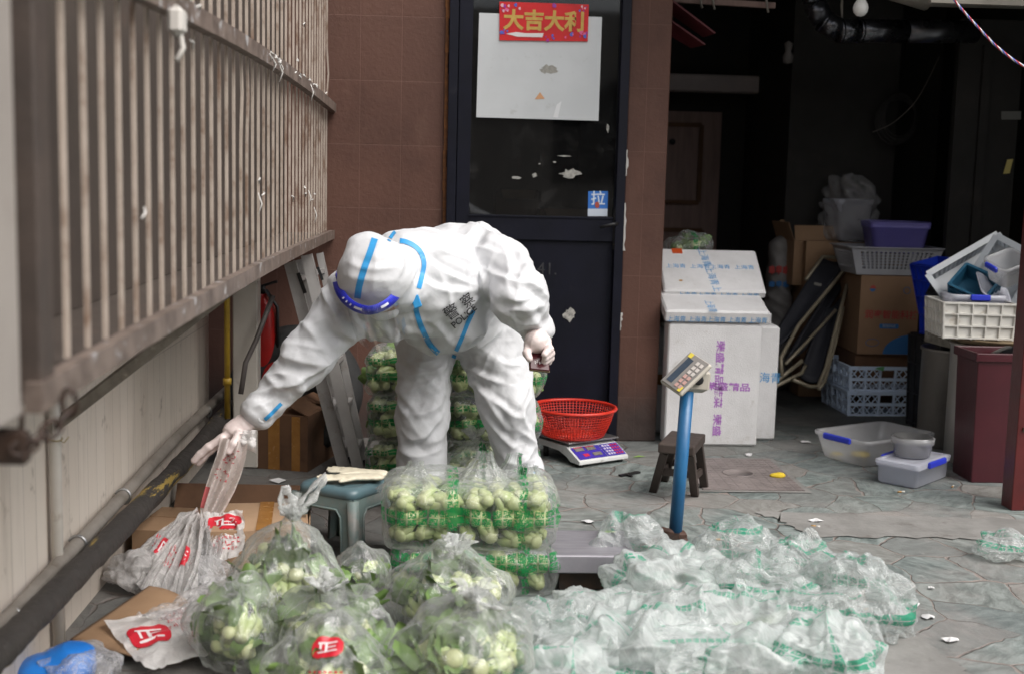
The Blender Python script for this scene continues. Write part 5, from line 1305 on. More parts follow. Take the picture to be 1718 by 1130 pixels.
basket('white_colander', 'smaller frosted white tray leaning at the red gate post', aty(1682, 462, 6.1), (.30, .24, .08), .25, gw_, rows=4, cols=10, rot=(radians(70), radians(-62), radians(-10)), band=(.2, .8))
solid_crate('teal_crate', 'small dark teal crate tilted among the frosted white trays', aty(1634, 492, 6.02), (.15, .18, .09), .3, mat('teal_plastic', (.02, .11, .19), (.016, .09, .155), 8, .45), rot=(radians(25), radians(-38), radians(30)), ribs=4)
tub('lavender_tray', 'pale lavender shallow plastic tray slanting beside the teal crate', aty(1663, 492, 5.95), (.20, .16, .025), .2, M_milk, rot=(radians(40), radians(25), .2), cat='tray')
tub('clear_tub', 'clear plastic tub with a blue clip next to the red gate post', aty(1690, 470, 5.9), (.16, .16, .12), .2, M_clear, rot=(radians(20), radians(-20), .2), clips=('l',))
# dark red bin
M_bin = mat('maroon_plastic', (0.066, 0.010, 0.016), (0.052, 0.008, 0.013), 5, .35, bump=.1, bscale=40, dirt=(.16, .10, .09), dscale=30, dlo=.7, dhi=.74)
p, q = atz(1627, 811), atz(1700, 818); p.z = q.z = 0
hb_ = aty(1640, 592, p.y).z
rbn = thing('maroon_bin', 'tall dark red plastic bin with a black bag beside the red gate post', 'bin', (p.x + .15, p.y + .13, 0))
b = MB(); h = hb_ - .04
def bring(s, z, o=0): return [(-.15 * s + o, -.12 * s + o, z), (.15 * s - o, -.12 * s + o, z), (.15 * s - o, .12 * s - o, z), (-.15 * s + o, .12 * s - o, z)]
R_ = [bring(.90, 0), bring(.90, .02), bring(.985, h), bring(1.08, h), bring(1.08, hb_), bring(1.0, hb_), bring(.97, h), bring(.88, .03)]
vs = [p_ for r in R_ for p_ in r]; b.add(vs, [(i * 4 + k, i * 4 + (k + 1) % 4, (i + 1) * 4 + (k + 1) % 4, (i + 1) * 4 + k) for i in range(7) for k in range(4)] + [(3, 2, 1, 0), (28, 29, 30, 31)]); b.build('body', M_bin, rbn, bevel=.006)
F = Field((-.16, -.13, hb_ - .2), (.16, .13, hb_ + .08), .008); F.ball((.05, .0, hb_ - .06), (.09, .09, .07), .03, None, .015, .04, 3); F.ball((-.03, .02, hb_ - .1), (.10, .08, .06), .03, None, .015, .04, 4); P_, Q_ = F.mesh(); bb_ = np_obj('black_bag', P_, Q_, mat('black_film', (.008, .008, .009), None, 9, .22)); bb_.location = rbn.location; tag(bb_, 'black plastic bag crumpled in the mouth of the dark red bin', 'bag')
# boxes on the floor in front
def tub_px(name, label, bl, br, depth, h, m, grow=1.0, **kw):
    p, q = atz(*bl), atz(*br); r = atan2(q.y - p.y, q.x - p.x); n_ = Vector((-sin(r), cos(r), 0)); c = (p + q) / 2 + n_ * depth / 2
    return tub(name, label, (c.x, c.y, .001), ((q - p).length * grow, depth * grow, h), r, m, **kw)
cbx = tub_px('clear_box', 'large cloudy open plastic box with a blue clip on the paving', (1452, 786), (1556, 770), .30, .135, M_clear, 1.14, clips=('l',), r=.04)
b = MB(); b.lathe([(0, .0), (.05, .004), (.045, .02), (0, .025)], 12); o = b.build('yellow_peel', flat_mat('peel', (.62, .45, .06), .6)); tag(o, 'yellow scrap lying inside the large cloudy plastic box', 'peel'); o.location = Vector(cbx.location) + Vector((-.08, -.04, .014))
p = atz(1543, 822); pl, pr = atz(1476, 809), atz(1583, 800)
r_ = atan2((p - pl).y, (p - pl).x); ww, dd = (p - pl).length, (pr - p).length; c = (pl + pr) / 2
wb = tub('lidded_white_box', 'milky lidded plastic box with blue clips carrying a round tub', (c.x, c.y, .001), (ww * 1.06, dd * 1.06, .095), r_, M_milk, lid=True, clips=('l', 'r'), taper=.95, r=.02)
rt = thing('round_tub', 'round clear plastic tub with a steel lid on the milky box', 'tub', (c.x - .005, c.y + .01, .1155)); b = MB(); b.lathe([(0, 0), (.080, 0), (.088, .055), (.096, .058), (.098, .085), (.092, .085), (.09, .058), (.082, .05), (.075, .004), (0, .004)], 32); b.build('body', M_clear, rt)
b = MB(); b.lathe([(0, .055), (.075, .055), (.089, .088), (.085, .09), (.07, .06), (0, .06)], 32); b.build('steel_bowl', M_steel, rt)
# ---------------- overhead in the storeroom: ducts, bulb, rope, folded red boards, wires
M_duct = mat('grimy_black_duct', (.16, .165, .18), (.07, .07, .078), 3, .28, .9)
dk = thing('flue_duct', 'segmented dark metal flue duct bending under the storeroom ceiling', 'duct', aty(1365, 30, 6.8))
pts = [aty(1362, -30, 6.8), aty(1366, 6, 6.8), aty(1382, 35, 6.8), aty(1408, 52, 6.8), aty(1440, 52, 6.82), aty(1520, 53, 6.9), aty(1640, 54, 7.0)]
b = MB()
for i in range(len(pts) - 1): b.tube([pts[i], pts[i].lerp(pts[i + 1], .96)], .062, 20)
b.build('segments', M_duct, dk, world=True)
for i in (2, 3, 4): b = MB(); u = (pts[i + 1] - pts[i]).normalized(); b.tube([pts[i] - u * .006, pts[i] + u * .006], .066, 20); b.build('collar', M_duct, dk, world=True)
M_dcl = mat('pale_dusty_duct', (.26, .235, .20), (.19, .17, .145), 5, .6)
d2_ = thing('vent_duct', 'pale dusty ventilation duct along the storeroom ceiling', 'duct', aty(1560, 0, 6.4)); 
b = MB(); q0, q1 = aty(1478, -4, 6.4), aty(1720, 2, 6.4); b.tube([q0 + Vector((0, 0, .07)), q0.lerp(q1, .32) + Vector((0, 0, .06)), q0.lerp(q1, .33) + Vector((0, 0, .06)), q1 + Vector((0, 0, .06))], [.07, .12, .10, .10], 18); b.build('tube', M_dcl, d2_, world=True)
b = MB(); q0, q1 = aty(1560, 2, 5.3), aty(1730, 8, 5.3); b.bar(q0 + Vector((0, 0, .012)), q1 + Vector((0, 0, .012)), .03, .04); tag(b.build('ceiling_rail', M_dcl), 'pale rail under the front beam of the storeroom at the top right', 'rail')
lb = thing('light_bulb', 'white light bulb hanging unlit at the top of the storeroom', 'light bulb', aty(1444, 14, 6.0)); b = MB(); b.lathe([(0, -.04), (.018, -.036), (.032, -.02), (.036, 0), (.032, .018), (.022, .035), (.015, .045)], 20); b.build('globe', flat_mat('opal_bulb', (.70, .69, .66), .3), lb)
b = MB(); b.lathe([(.015, .045), (.018, .05), (.018, .09), (.006, .10), (.004, .35)], 12); b.build('holder', M_cream, lb)
rp_ = thing('twisted_rope', 'red blue and white twisted rope hanging at the top right corner', 'rope', aty(1660, 60, 4.9))
base = [aty(1585, -20, 4.9), aty(1612, 14, 4.9), aty(1640, 45, 4.9), aty(1672, 78, 4.9), aty(1712, 108, 4.9), aty(1760, 130, 4.9)]
def crv(P, n):
    out = []
    for i in range(len(P) - 1):
        a0, a1, a2, a3 = P[max(i - 1, 0)], P[i], P[i + 1], P[min(i + 2, len(P) - 1)]
        for k in range(n): t = k / n; out.append(.5 * ((2 * a1) + (a2 - a0) * t + (2 * a0 - 5 * a1 + 4 * a2 - a3) * t * t + (3 * a1 - a0 - 3 * a2 + a3) * t ** 3))
    return out + [P[-1]]
cc = crv(base, 16)
for k, col in enumerate(((.55, .05, .06), (.10, .16, .50), (.70, .70, .72))):
    b = MB(); b.tube([p + Vector((0, .0028 * cos(i * .85 + k * 2.09), .0028 * sin(i * .85 + k * 2.09))) for i, p in enumerate(cc)], .0027, 6); b.build('strand', flat_mat('rope_strand', col, .7), rp_, world=True)
M_rbd = mat('dull_red_board', (.13, .022, .028), None, 6, .5)
for k, (P4, lab) in enumerate((([(1108, -14), (1200, 56), (1180, 62), (1110, 12)], 'upper dull red folded board sticking out behind the pillar top'), ([(1108, 22), (1183, 75), (1160, 80), (1108, 50)], 'lower dull red folded board sticking out behind the pillar top'))):
    b = MB(); A4 = [aty(x, y, 6.75 + .12 * (i > 1)) for i, (x, y) in enumerate(P4)]; b.add(A4, [(0, 1, 2, 3)]); o = b.build('folded_board', M_rbd, solid=.01); tag(o, lab, 'board')
b = MB(); b.bar(aty(1100, -2, 6.9), aty(1300, 10, 6.9), .03, .03); tag(b.build('ceiling_bar', M_oldw), 'dark wooden bar under the storeroom ceiling behind the pillar', 'bar')
for k, (x, y, L) in enumerate(((1286, 2, .06), (1412, 10, .10), (1175, -2, .05), (1196, 0, .05))):
    b = MB(); p = aty(x, y, 6.85); b.tube([p + Vector((0, 0, .1)), p, p + Vector((.006, 0, -L * .6)), p + Vector((.012, 0, -L))], [.006, .014, .010, .012], 7, flat=.5); tag(b.build('hanging_rag', mat('dusty_rag', (.30, .27, .235), None, 20, .9)), ['dusty rag tied to the dark wooden bar, right end', 'long dusty rag hanging beside the light bulb', 'dusty rag tied to the dark wooden bar, left end', 'dusty rag tied to the dark wooden bar, second from the left'][k], 'rag')
b = MB(); p = aty(1322, 95, 8.0); b.lathe([(.0, -.05), (.03, -.04), (.036, 0), (.02, .03), (.03, .08), (0, .1)], 12, c=p); tag(b.build('old_lamp', mat('dusty_lamp', (.20, .18, .17), None, 10, .6)), 'small dusty white lamp on the dark storeroom pier', 'lamp')
b = MB(); cc = aty(1510, 195, 7.9)
for k in range(7): b.tube([cc + Vector(((.10 + .006 * k) * cos(t * .4), .01 * k, (.13 + .006 * ((k * 3) % 5)) * sin(t * .4) - .005 * k)) for t in range(17)], .004, 5, closed=False)
tag(b.build('wire_coil', mat('black_wire', (.02, .018, .017), None, 10, .6)), 'coil of black wire hanging on the dark storeroom wall', 'wire')
b = MB(); b.tube(crv([aty(1464, 222, 7.6), aty(1500, 205, 7.6), aty(1540, 165, 7.6), aty(1576, 95, 7.6)], 6), .003, 5); tag(b.build('loose_wire', mat('grey_wire', (.10, .085, .075), None, 10, .6)), 'thin grey loose wire slanting across the dark storeroom', 'wire')
# manhole cover
p1, p2, p3, p4 = atz(1172, 825), atz(1352, 818), atz(1318, 766), atz(1180, 768)
mh = thing('manhole_cover', 'worn square patterned metal manhole cover let into the paving', 'manhole cover', ((p1.x + p3.x) / 2, (p1.y + p3.y) / 2, 0))
M_mh = mat('worn_pinkish_iron', (.235, .20, .19), (.17, .145, .138), 8, .6, .1, bump=.4, bscale=40, dirt=(.10, .085, .08), dscale=9)
b = MB(); x0, x1, y0, y1 = p1.x, p2.x, p1.y, p4.y
b.add([(x0, y0, .004), (x1, y0, .004), (x1, y1, .004), (x0, y1, .004)], [(0, 1, 2, 3)]); b.build('frame', M_conc, mh, world=True)
b = MB(); b.box(((x0 + x1) / 2, (y0 + y1) / 2, .0065), (x1 - x0 - .05, y1 - y0 - .05, .003))
nx = 11; ny = 14
for i in range(nx):
    for j in range(ny):
        if 4 <= i <= 6 and 6 <= j <= 8: continue
        b.box((x0 + .045 + (x1 - x0 - .09) * i / (nx - 1), y0 + .045 + (y1 - y0 - .09) * j / (ny - 1), .0086), (.032, .034, .0012), bev=.0005)
b.lathe([(.075, .008), (.075, .0105), (.065, .0105), (.065, .009)], 24, c=((x0 + x1) / 2, (y0 + y1) / 2, 0)); b.build('cover', M_mh, mh, world=True)
# ---------------- litter
M_pap = mat('scrap_paper', (.66, .65, .65), (.55, .54, .54), 20, .8)
k = 0
for (x, y, s, lab) in ((988, 877, .035, 'white paper scrap near the back right corner of the platform scale'), (1369, 875, .038, 'white paper scrap on the concrete strip'), (1332, 915, .03, 'translucent film scrap right of the blue pole'), (1400, 937, .015, 'tiny white paper ball on the paving'), (1530, 1016, .04, 'white paper scrap, upper of the three at lower right'), (1557, 1037, .035, 'pale film scrap, middle of the three at lower right'), (1595, 1076, .035, 'white paper scrap, lowest at lower right'), (1352, 743, .03, 'white paper scrap in front of the storeroom clutter'), (1255, 764, .03, 'white paper scrap at the back edge of the manhole cover'), (467, 808, .045, 'folded white tissue on the dark floor before the brown carton'), (1562, 988, .014, 'tiny white chip on the paving at the right')):
    p = atz(x, y); r = random.Random(k + 3); n = 9; b = MB(); s *= .8
    vs = [(0, 0, .018 * s / .035)] + [(s * cos(2 * pi * t / n) * r.uniform(.6, 1.25), s * .75 * sin(2 * pi * t / n) * r.uniform(.6, 1.25), r.uniform(.002, .012)) for t in range(n)]
    b.add(vs, [(0, 1 + t, 1 + (t + 1) % n) for t in range(n)]); o = b.build('paper_scrap', M_pap, solid=.0015); o.location = p + Vector((0, 0, .001)); tag(o, lab, 'paper scrap', 'litter on the paving'); k += 1
M_yl = mat('yellow_sponge', (.66, .48, .03), (.55, .39, .02), 20, .8, bump=.5)
for (x, y, lab) in ((1402, 765, 'yellow sponge scrap beside the large cloudy box'), (1304, 802, 'yellow sponge scrap on the front edge of the manhole cover')):
    p = atz(x, y); F = Field((-.08, -.06, -.02), (.08, .06, .04), .004); F.ball((0, 0, .008), (.034, .022, .013), .01, None, .004, .02, k); F.ball((.018, .006, .009), (.02, .02, .011), .01); P_, Q_ = F.mesh(); P_[:, 2] = np.maximum(P_[:, 2], 0); o = np_obj('yellow_scrap', P_, Q_, M_yl); o.location = p + Vector((0, 0, .006 if x < 1350 else .001)); tag(o, lab, 'sponge', 'litter on the paving'); k += 1
M_butt = [flat_mat('filter_tan', (.42, .25, .10), .8), flat_mat('cigarette_paper', (.6, .58, .54), .8)]
for (x, y, a_, lab) in ((1298, 910, .3, 'cigarette butt right of the film scrap'), (1200, 906, .1, 'cigarette butt just right of the blue pole'), (1361, 883, -.4, 'cigarette butt under the paper scrap on the concrete strip'), (1506, 826, .2, 'cigarette butt before the milky lidded box'), (1597, 818, 1.0, 'cigarette butt between the milky box and the dark red bin'), (1447, 1024, .1, 'pale straw bit right of the film heap')):
    p = atz(x, y); b = MB(); d_ = Vector((cos(a_), sin(a_), 0)); b.tube([(0, 0, 0), tuple(d_ * .018)], .004, 7, 0); b.tube([tuple(d_ * .018), tuple(d_ * .034)], .0039, 7, 1); o = b.build('cigarette_butt', M_butt); o.location = p + Vector((0, 0, .005)); tag(o, lab, 'cigarette butt', 'cigarette butts')
b = MB(); p, q = atz(1040, 797, .006), atz(1072, 791, .006); b.bar(p, q, .02, .008); b.bar(p.lerp(q, .3), p.lerp(q, .55) + Vector((0, -.05, 0)), .012, .006); tag(b.build('black_strip', M_black), 'black plastic strip on the floor in front of the electronic scale', 'strip')
for (x, y, lab) in ((1020, 893, 'green leaf bit on the platform of the scale'), (1072, 766, 'green leaf bit right of the electronic scale')):
    p = atz(x, y, .136 if x < 1050 else .002); b = MB(); b.add([(-.03, -.006, 0), (.0, -.012, .004), (.03, .0, .003), (0, .008, .006)], [(0, 1, 2, 3)]); o = b.build('leaf_bit', flat_mat('leaf_bit', (.22, .36, .08), .6), solid=.001); o.location = p + Vector((0, 0, .001)); tag(o, lab, 'leaf')
# ================================================================== VEGETABLES AND PLASTIC BAGS
random.seed(5)
def film_mat(name, haze=.10, hv=.16, tint=(.93, .95, .94), gloss=.12, bscale=7, bstr=.45, printed=None, pcol=(.02, .30, .13), spread=.05, rough=.12, coord='Object', low_alpha=1.0):
    """thin clear polythene: mostly see-through, milky where crinkled, sharp glints; optional printed bands"""
    a = N(name); v = a.tc.outputs['Object']
    tr = a.n('BsdfTransparent'); tr.inputs[0].default_value = (.965, .975, .97, 1)
    df = a.n('BsdfDiffuse'); tl = a.n('BsdfTranslucent'); df.inputs[0].default_value = (*tint, 1); tl.inputs[0].default_value = (*tint, 1)
    gl = a.n('BsdfGlossy'); gl.inputs['Roughness'].default_value = rough
    n1 = a.noise(bscale, 7, .62, None, 1.6); rid = a.math('ABSOLUTE', a.math('SUBTRACT', n1, .5))
    n2 = a.noise(bscale * 3.1, 5, .6, None, 1.0)
    h = a.math('ADD', a.math('MULTIPLY', rid, -1.6), a.math('MULTIPLY', n2, .35))
    bn = a.bump(h, bstr, .03)
    for s in (df, tl, gl): a.t.links.new(bn, s.inputs['Normal'])
    mm = a.n('MixShader'); mm.inputs[0].default_value = .45; a.t.links.new(df.outputs[0], mm.inputs[1]); a.t.links.new(tl.outputs[0], mm.inputs[2])
    lw = a.n('LayerWeight'); lw.inputs[0].default_value = .5; a.t.links.new(bn, lw.inputs['Normal'])
    crest = a.math('MULTIPLY', a.math('SUBTRACT', 1.0, a.ramp(rid, 0, .06)), hv)
    f = a.math('ADD', a.math('ADD', haze, crest), a.math('MULTIPLY', a.math('POWER', lw.outputs['Facing'], 2.0), .55), True)
    m1 = a.n('MixShader'); a.t.links.new(f, m1.inputs[0]); a.t.links.new(tr.outputs[0], m1.inputs[1]); a.t.links.new(mm.outputs[0], m1.inputs[2])
    m2 = a.n('MixShader'); a.t.links.new(a.math('ADD', a.math('MULTIPLY', a.math('POWER', lw.outputs['Facing'], 4.0), .75), gloss * .45, True), m2.inputs[0]); a.t.links.new(m1.outputs[0], m2.inputs[1]); a.t.links.new(gl.outputs[0], m2.inputs[2])
    last = m2.outputs[0]
    if printed:
        # printed = list of (axis_along, axis_across, centre, half width); rows of character-like marks
        src = a.tc.outputs['UV'] if coord == 'UV' else v
        sp = a.n('SeparateXYZ'); a.t.links.new(src, sp.inputs[0])
        wob = a.math('MULTIPLY', a.math('SUBTRACT', a.noise(7, 2), .5), spread)
        mask = None
        for (al, ac, cen, hw) in printed:
            p = sp.outputs[al]; q = a.math('ADD', a.math('SUBTRACT', sp.outputs[ac], cen), wob)
            band = a.math('LESS_THAN', a.math('ABSOLUTE', q), hw)
            cv = a.n('CombineXYZ'); a.t.links.new(p, cv.inputs[0]); a.t.links.new(q, cv.inputs[1])
            s1 = a.noise(1.0, 1, .5, a.mapv(cv.outputs[0], (95, 330, 1))); s2 = a.noise(1.0, 1, .5, a.mapv(cv.outputs[0], (330, 95, 1), (3, 5, 0)))
            st = a.math('MAXIMUM', a.math('GREATER_THAN', s1, .51), a.math('GREATER_THAN', s2, .51))
            cell = a.math('FRACT', a.math('MULTIPLY', p, 1 / .034)); cm = a.math('MULTIPLY', a.math('GREATER_THAN', cell, .1), a.math('LESS_THAN', cell, .92))
            solid = a.math('GREATER_THAN', a.noise(1.0, 0, .5, a.mapv(cv.outputs[0], (11, 6, 1), (1, 9, 2))), .66)
            dots = a.math('GREATER_THAN', a.math('FRACT', a.math('MULTIPLY', q, 1 / (hw * .92))), .16)
            g = a.math('MULTIPLY', band, a.math('MULTIPLY', dots, a.math('MAXIMUM', a.math('MULTIPLY', st, cm), solid)))
            g = a.math('MULTIPLY', g, a.math('GREATER_THAN', a.noise(1.0, 1, .5, a.mapv(cv.outputs[0], (5, 4, 1), (7, 2, 5))), .30))
            mask = g if mask is None else a.math('MAXIMUM', mask, g)
        pd = a.n('BsdfDiffuse'); ptl = a.n('BsdfTranslucent'); pd.inputs[0].default_value = (*pcol, 1); ptl.inputs[0].default_value = (*pcol, 1)
        pm = a.n('MixShader'); pm.inputs[0].default_value = .45; a.t.links.new(pd.outputs[0], pm.inputs[1]); a.t.links.new(ptl.outputs[0], pm.inputs[2])
        m3 = a.n('MixShader'); a.t.links.new(a.math('MULTIPLY', mask, .88), m3.inputs[0]); a.t.links.new(last, m3.inputs[1]); a.t.links.new(pm.outputs[0], m3.inputs[2]); last = m3.outputs[0]
    a.t.links.new(last, a.out.inputs[0]); return a.mat

# ---- bok choy heads
def stalk_mat():
    a = N('bok_choy_stalk'); v = a.tc.outputs['Object']; sx = a.n('SeparateXYZ'); a.t.links.new(v, sx.inputs[0])
    oi = a.n('ObjectInfo')
    z = a.math('ADD', sx.outputs[2], a.math('MULTIPLY', a.math('SUBTRACT', a.noise(30, 3), .5), .03))
    c = a.mix(a.ramp(z, .0, .05), (.47, .475, .27), (.42, .50, .21)); c = a.mix(a.ramp(z, .05, .14), c, (.25, .37, .11))
    rib = a.noise(1.0, 3, .6, a.mapv(v, (240, 240, 8))); c = a.mix(a.math('MULTIPLY', a.ramp(rib, .35, .7), .35), c, (.30, .37, .14))
    c = a.mix(a.math('MULTIPLY', oi.outputs['Random'], .55), c, (.36, .42, .17))
    c = a.mix(a.math('MULTIPLY', a.ramp(a.noise(38, 5, .7), .62, .75), .6), c, (.24, .17, .08))
    return a.base(c).fin(.38, 0, a.bump(rib, .25, .003), .45, **{'Subsurface Weight': .0})
def leaf_mat(name='bok_choy_leaf', k=1.0):
    a = N(name); v = a.tc.outputs['Object']; oi = a.n('ObjectInfo')
    c = a.mix(a.ramp(a.noise(14, 5, .6), .35, .7), (.075 * k, .15 * k, .032 * k), (.17 * k, .265 * k, .075 * k)); c = a.mix(a.math('MULTIPLY', oi.outputs['Random'], .4), c, (.15 * k, .21 * k, .07 * k))
    return a.base(c).fin(.42, 0, a.bump(a.noise(45, 4), .5, .004), .4)
M_stalk, M_leaf = stalk_mat(), leaf_mat()
def bok_mesh(seed, leafy=1.0, R=.036, L=.20):
    r = random.Random(seed); b = MB()
    nst = 8
    for k in range(nst):
        ring = 0 if k < 5 else 1; a0 = 2 * pi * k / 5 + (0 if ring == 0 else .6) + r.uniform(-.2, .2); sc = (1.0 if ring == 0 else .66) * r.uniform(.92, 1.08)
        l = L * r.uniform(.85, 1.1); spread = r.uniform(.0, .05) * leafy
        def cl(t):          # centre line of the stalk
            rad = sc * R * (.25 + .78 * sin(pi * min(t / .62, 1) * .92 + .12)) if t < .5 else sc * R * (.25 + .78 * sin(pi * min(.5 / .62, 1) * .92 + .12)) * (1 - .45 * (t - .5)) + spread * max(0, t - .55) ** 1.3 * 3
            return rad, l * t
        def fn_st(u, v):
            t = v * .60; rad, z = cl(t); w_ = sc * R * (.74 + .42 * sin(pi * min(1, t / .3))) * (1 - .75 * max(0, (t - .22) / .4)) if t < .6 else .01
            w_ = max(w_, .006); s = (u - .5) * 2
            an = a0 + s * w_ / max(rad, .012) * .8; rr = rad - (s * s) * w_ * .42
            return (rr * cos(an), rr * sin(an), z + (0 if v else 0))
        b.grid(fn_st, 7, 9, 0)
        if leafy > 0:
            lw = r.uniform(.024, .036); ph = r.uniform(0, 6)
            def fn_lf(u, v):
                t = .5 + v * .5; rad, z = cl(t); s = (u - .5) * 2; w_ = lw * sin(pi * min(1, .08 + v * .86)) ** .7 + .004
                cup = abs(s) ** 1.5 * w_ * .55; ruff = .006 * sin(9 * v + ph + 3 * s) * abs(s)
                x = rad + ruff - cup * .6 + .03 * v * v * leafy
                return (x * cos(a0) - s * w_ * sin(a0), x * sin(a0) + s * w_ * cos(a0), z - .02 * v * v * leafy * r.random() * 0)
            b.grid(fn_lf, 7, 8, 1)
    b.lathe([(0, -.004), (R * .42, -.003), (R * .62, .006), (R * .5, .015)], 10, 0)
    me = b.build('bok_choy', [M_stalk, M_leaf]); d = me.data; bpy.data.objects.remove(me); return d
BOK = [bok_mesh(s, 0.6, .0375, .17) for s in (1, 2, 3, 4)]
BOKL = [bok_mesh(s, 1.0, .035, .225) for s in (11, 12, 13, 14)]
N_BOK = [0]
def bok(p, axis, label, group, meshes, scale=1.0, spin=None):
    o = bpy.data.objects.new('bok_choy', random.choice(meshes)); COL.objects.link(o); o.location = p
    q = Vector(axis).normalized().to_track_quat('Z', 'Y').to_euler(); o.rotation_mode = 'XYZ'
    o.rotation_euler = (Vector(axis).normalized().to_track_quat('Z', 'Y') @ Euler((0, 0, random.uniform(0, 6.28) if spin is None else spin)).to_quaternion()).to_euler()
    o.scale = (scale,) * 3; tag(o, label, 'bok choy', group); N_BOK[0] += 1; return o

# ---- box-like clear sacks packed with bok choy, butts outward
F_sack = film_mat('printed_sack_film', .035, .07, printed=[(0, 2, .115, .030), (2, 0, -.06, .016), (2, 0, .17, .014)], pcol=(.015, .27, .075), bscale=8)
F_sack2 = film_mat('printed_sack_film_far', .03, .06, printed=[(0, 2, .085, .020), (0, 2, .15, .012)], pcol=(.015, .25, .07), bscale=8)
def sack(label, x0, x1, y0, y1, z0, z1, film, heads, vlabel, vgroup, sides='flrt', pitch=.068, seed=0, tents=()):
    cx, cy = (x0 + x1) / 2, (y0 + y1) / 2; sx, sy, sz = (x1 - x0) / 2, (y1 - y0) / 2, (z1 - z0) / 2
    t = thing('vegetable_sack', label, 'bag of vegetables', (cx, cy, z0), 0, 'clear sacks packed with bok choy')
    r = random.Random(seed)
    for (tx, ty, rad, hh, ln) in tents:      # gathered peaks of loose film on top
        b = MB(); npl = r.randint(9, 13); ph = r.uniform(0, 6)
        def tn(u, v):
            a_ = u * 2 * pi; q = (1 - v) ** 1.5 * rad + .010 + .012 * v * v; q *= 1 + (.20 * sin(npl * a_ + ph) + .12 * sin(2.3 * npl * a_ + 1 + 5 * v)) * (.25 + .75 * v)
            return Vector((tx + ln * v + q * cos(a_), ty + q * .75 * sin(a_), (sz * 2 - .05) + (hh + .05) * v ** .9))
        b.grid(tn, 90, 22, 0, wrap=True); b.build('gathered_top', film, t)
    pts = []
    ix, iy, iz = sx * .91, sy * .86, sz * .86
    nx = max(2, int(2 * ix / pitch + .5)); nz = max(2, int(2 * iz / (pitch * .9) + .6)); ny = max(2, int(2 * iy / pitch - .4))
    if 'f' in sides:
        for j in range(nz):
            for i in range(nx): pts.append((Vector((-ix + pitch * .5 + (2 * ix - pitch) * (i + (.25 if j % 2 else -.1)) / max(1, nx - 1), -iy, pitch * .45 + (2 * sz - pitch * 1.15) * j / max(1, nz - 1))), Vector((0, 1, 0))))
    for s, sg in (('l', -1), ('r', 1)):
        if s in sides:
            for j in range(nz):
                for i in range(1, ny): pts.append((Vector((sg * ix, -iy + (2 * iy) * i / ny, pitch * .45 + (2 * sz - pitch * 1.15) * j / max(1, nz - 1))), Vector((-sg, .3, 0))))
    if 't' in sides:
        for j in range(0, ny - 1):
            for i in range(nx): pts.append((Vector((-ix + pitch * .6 + (2 * ix - pitch) * i / max(1, nx - 1), -iy + 2 * iy * (j + .55) / ny, 2 * sz - .030)), Vector((r.uniform(-.6, .6), r.uniform(.1, .8), -.75))))
    Fs = Field((-sx - .06, -sy - .06, -.03), (sx + .06, sy + .06, 2 * sz + .06), .0085); inn = .048
    def rb_(X, Y, Z):
        qx, qy, qz = np.abs(X) - (sx - inn - .012), np.abs(Y) - (sy - inn - .004), np.abs(Z - sz) - (sz - inn - .010)
        return np.sqrt(np.maximum(qx, 0) ** 2 + np.maximum(qy, 0) ** 2 + np.maximum(qz, 0) ** 2) + np.minimum(np.maximum(qx, np.maximum(qy, qz)), 0) - inn - .030 * (fbm(X * 9 + seed, Y * 9, Z * 9, seed, 2) - .5)
    Fs.add((-sx - .05, -sy - .05, -.02), (sx + .05, sy + .05, 2 * sz + .05), rb_, .02)
    for p, ax in pts[:heads]:
        q_ = p + ax.normalized() * .02; Fs.ball(tuple(q_), .043 * pitch / .074, .030)
    PF, QF = Fs.mesh(); nn_ = orient(PF, QF); PF = PF + nn_ * (.004 + .007 * crease(PF + cx * 3, seed + 9, 18)[:, None]); PF[:, 2] = np.maximum(PF[:, 2], .001)
    np_obj('film', PF, QF, film, t)
    for p, ax in pts[:heads]:
        j_ = Vector((r.uniform(-.012, .012), r.uniform(-.006, .014), r.uniform(-.009, .009)))
        jx = r.uniform(.0, .9) * -math.copysign(1, p.x) if abs(p.x) > sx * .45 else r.uniform(-.8, .8); jz = r.uniform(0, .45) * -math.copysign(1, p.z - sz) if abs(p.z - sz) > sz * .4 else r.uniform(-.4, .4)
        bok(Vector((cx, cy, z0)) + p + j_, ax + Vector((jx, r.uniform(-.2, .25), jz)), vlabel, vgroup, BOK, r.uniform(.86, 1.12) * pitch / .074)
    return t
xl, xr = aty(640, 900, 3.95).x, aty(935, 900, 3.95).x
sack('near clear printed sack of bok choy with a frilled top before the bending person', xl, xr, 3.90, 4.28, .145, .352, F_sack, 58, 'pale bok choy butt in the near printed sack stacked before the person', 'bok choy in the near upper sack', seed=3, pitch=.072,
     tents=((-.20, -.02, .10, .05, .02), (.03, -.02, .12, .085, .02), (.12, .02, .07, .07, .03), (.21, .0, .07, .035, -.01)))
sack('flattened clear printed sack of bok choy lying under the near frilled one', xl + .02, xr + .01, 3.88, 4.26, .002, .150, F_sack, 16, 'pale bok choy butt in the flattened sack under the near frilled one', 'bok choy in the near lower sack', sides='f', seed=4, pitch=.070)
xa, xm, xb = aty(612, 700, 5.3).x, aty(745, 700, 5.3).x, aty(912, 700, 5.3).x
lv = ('bottom', 'middle', 'top')
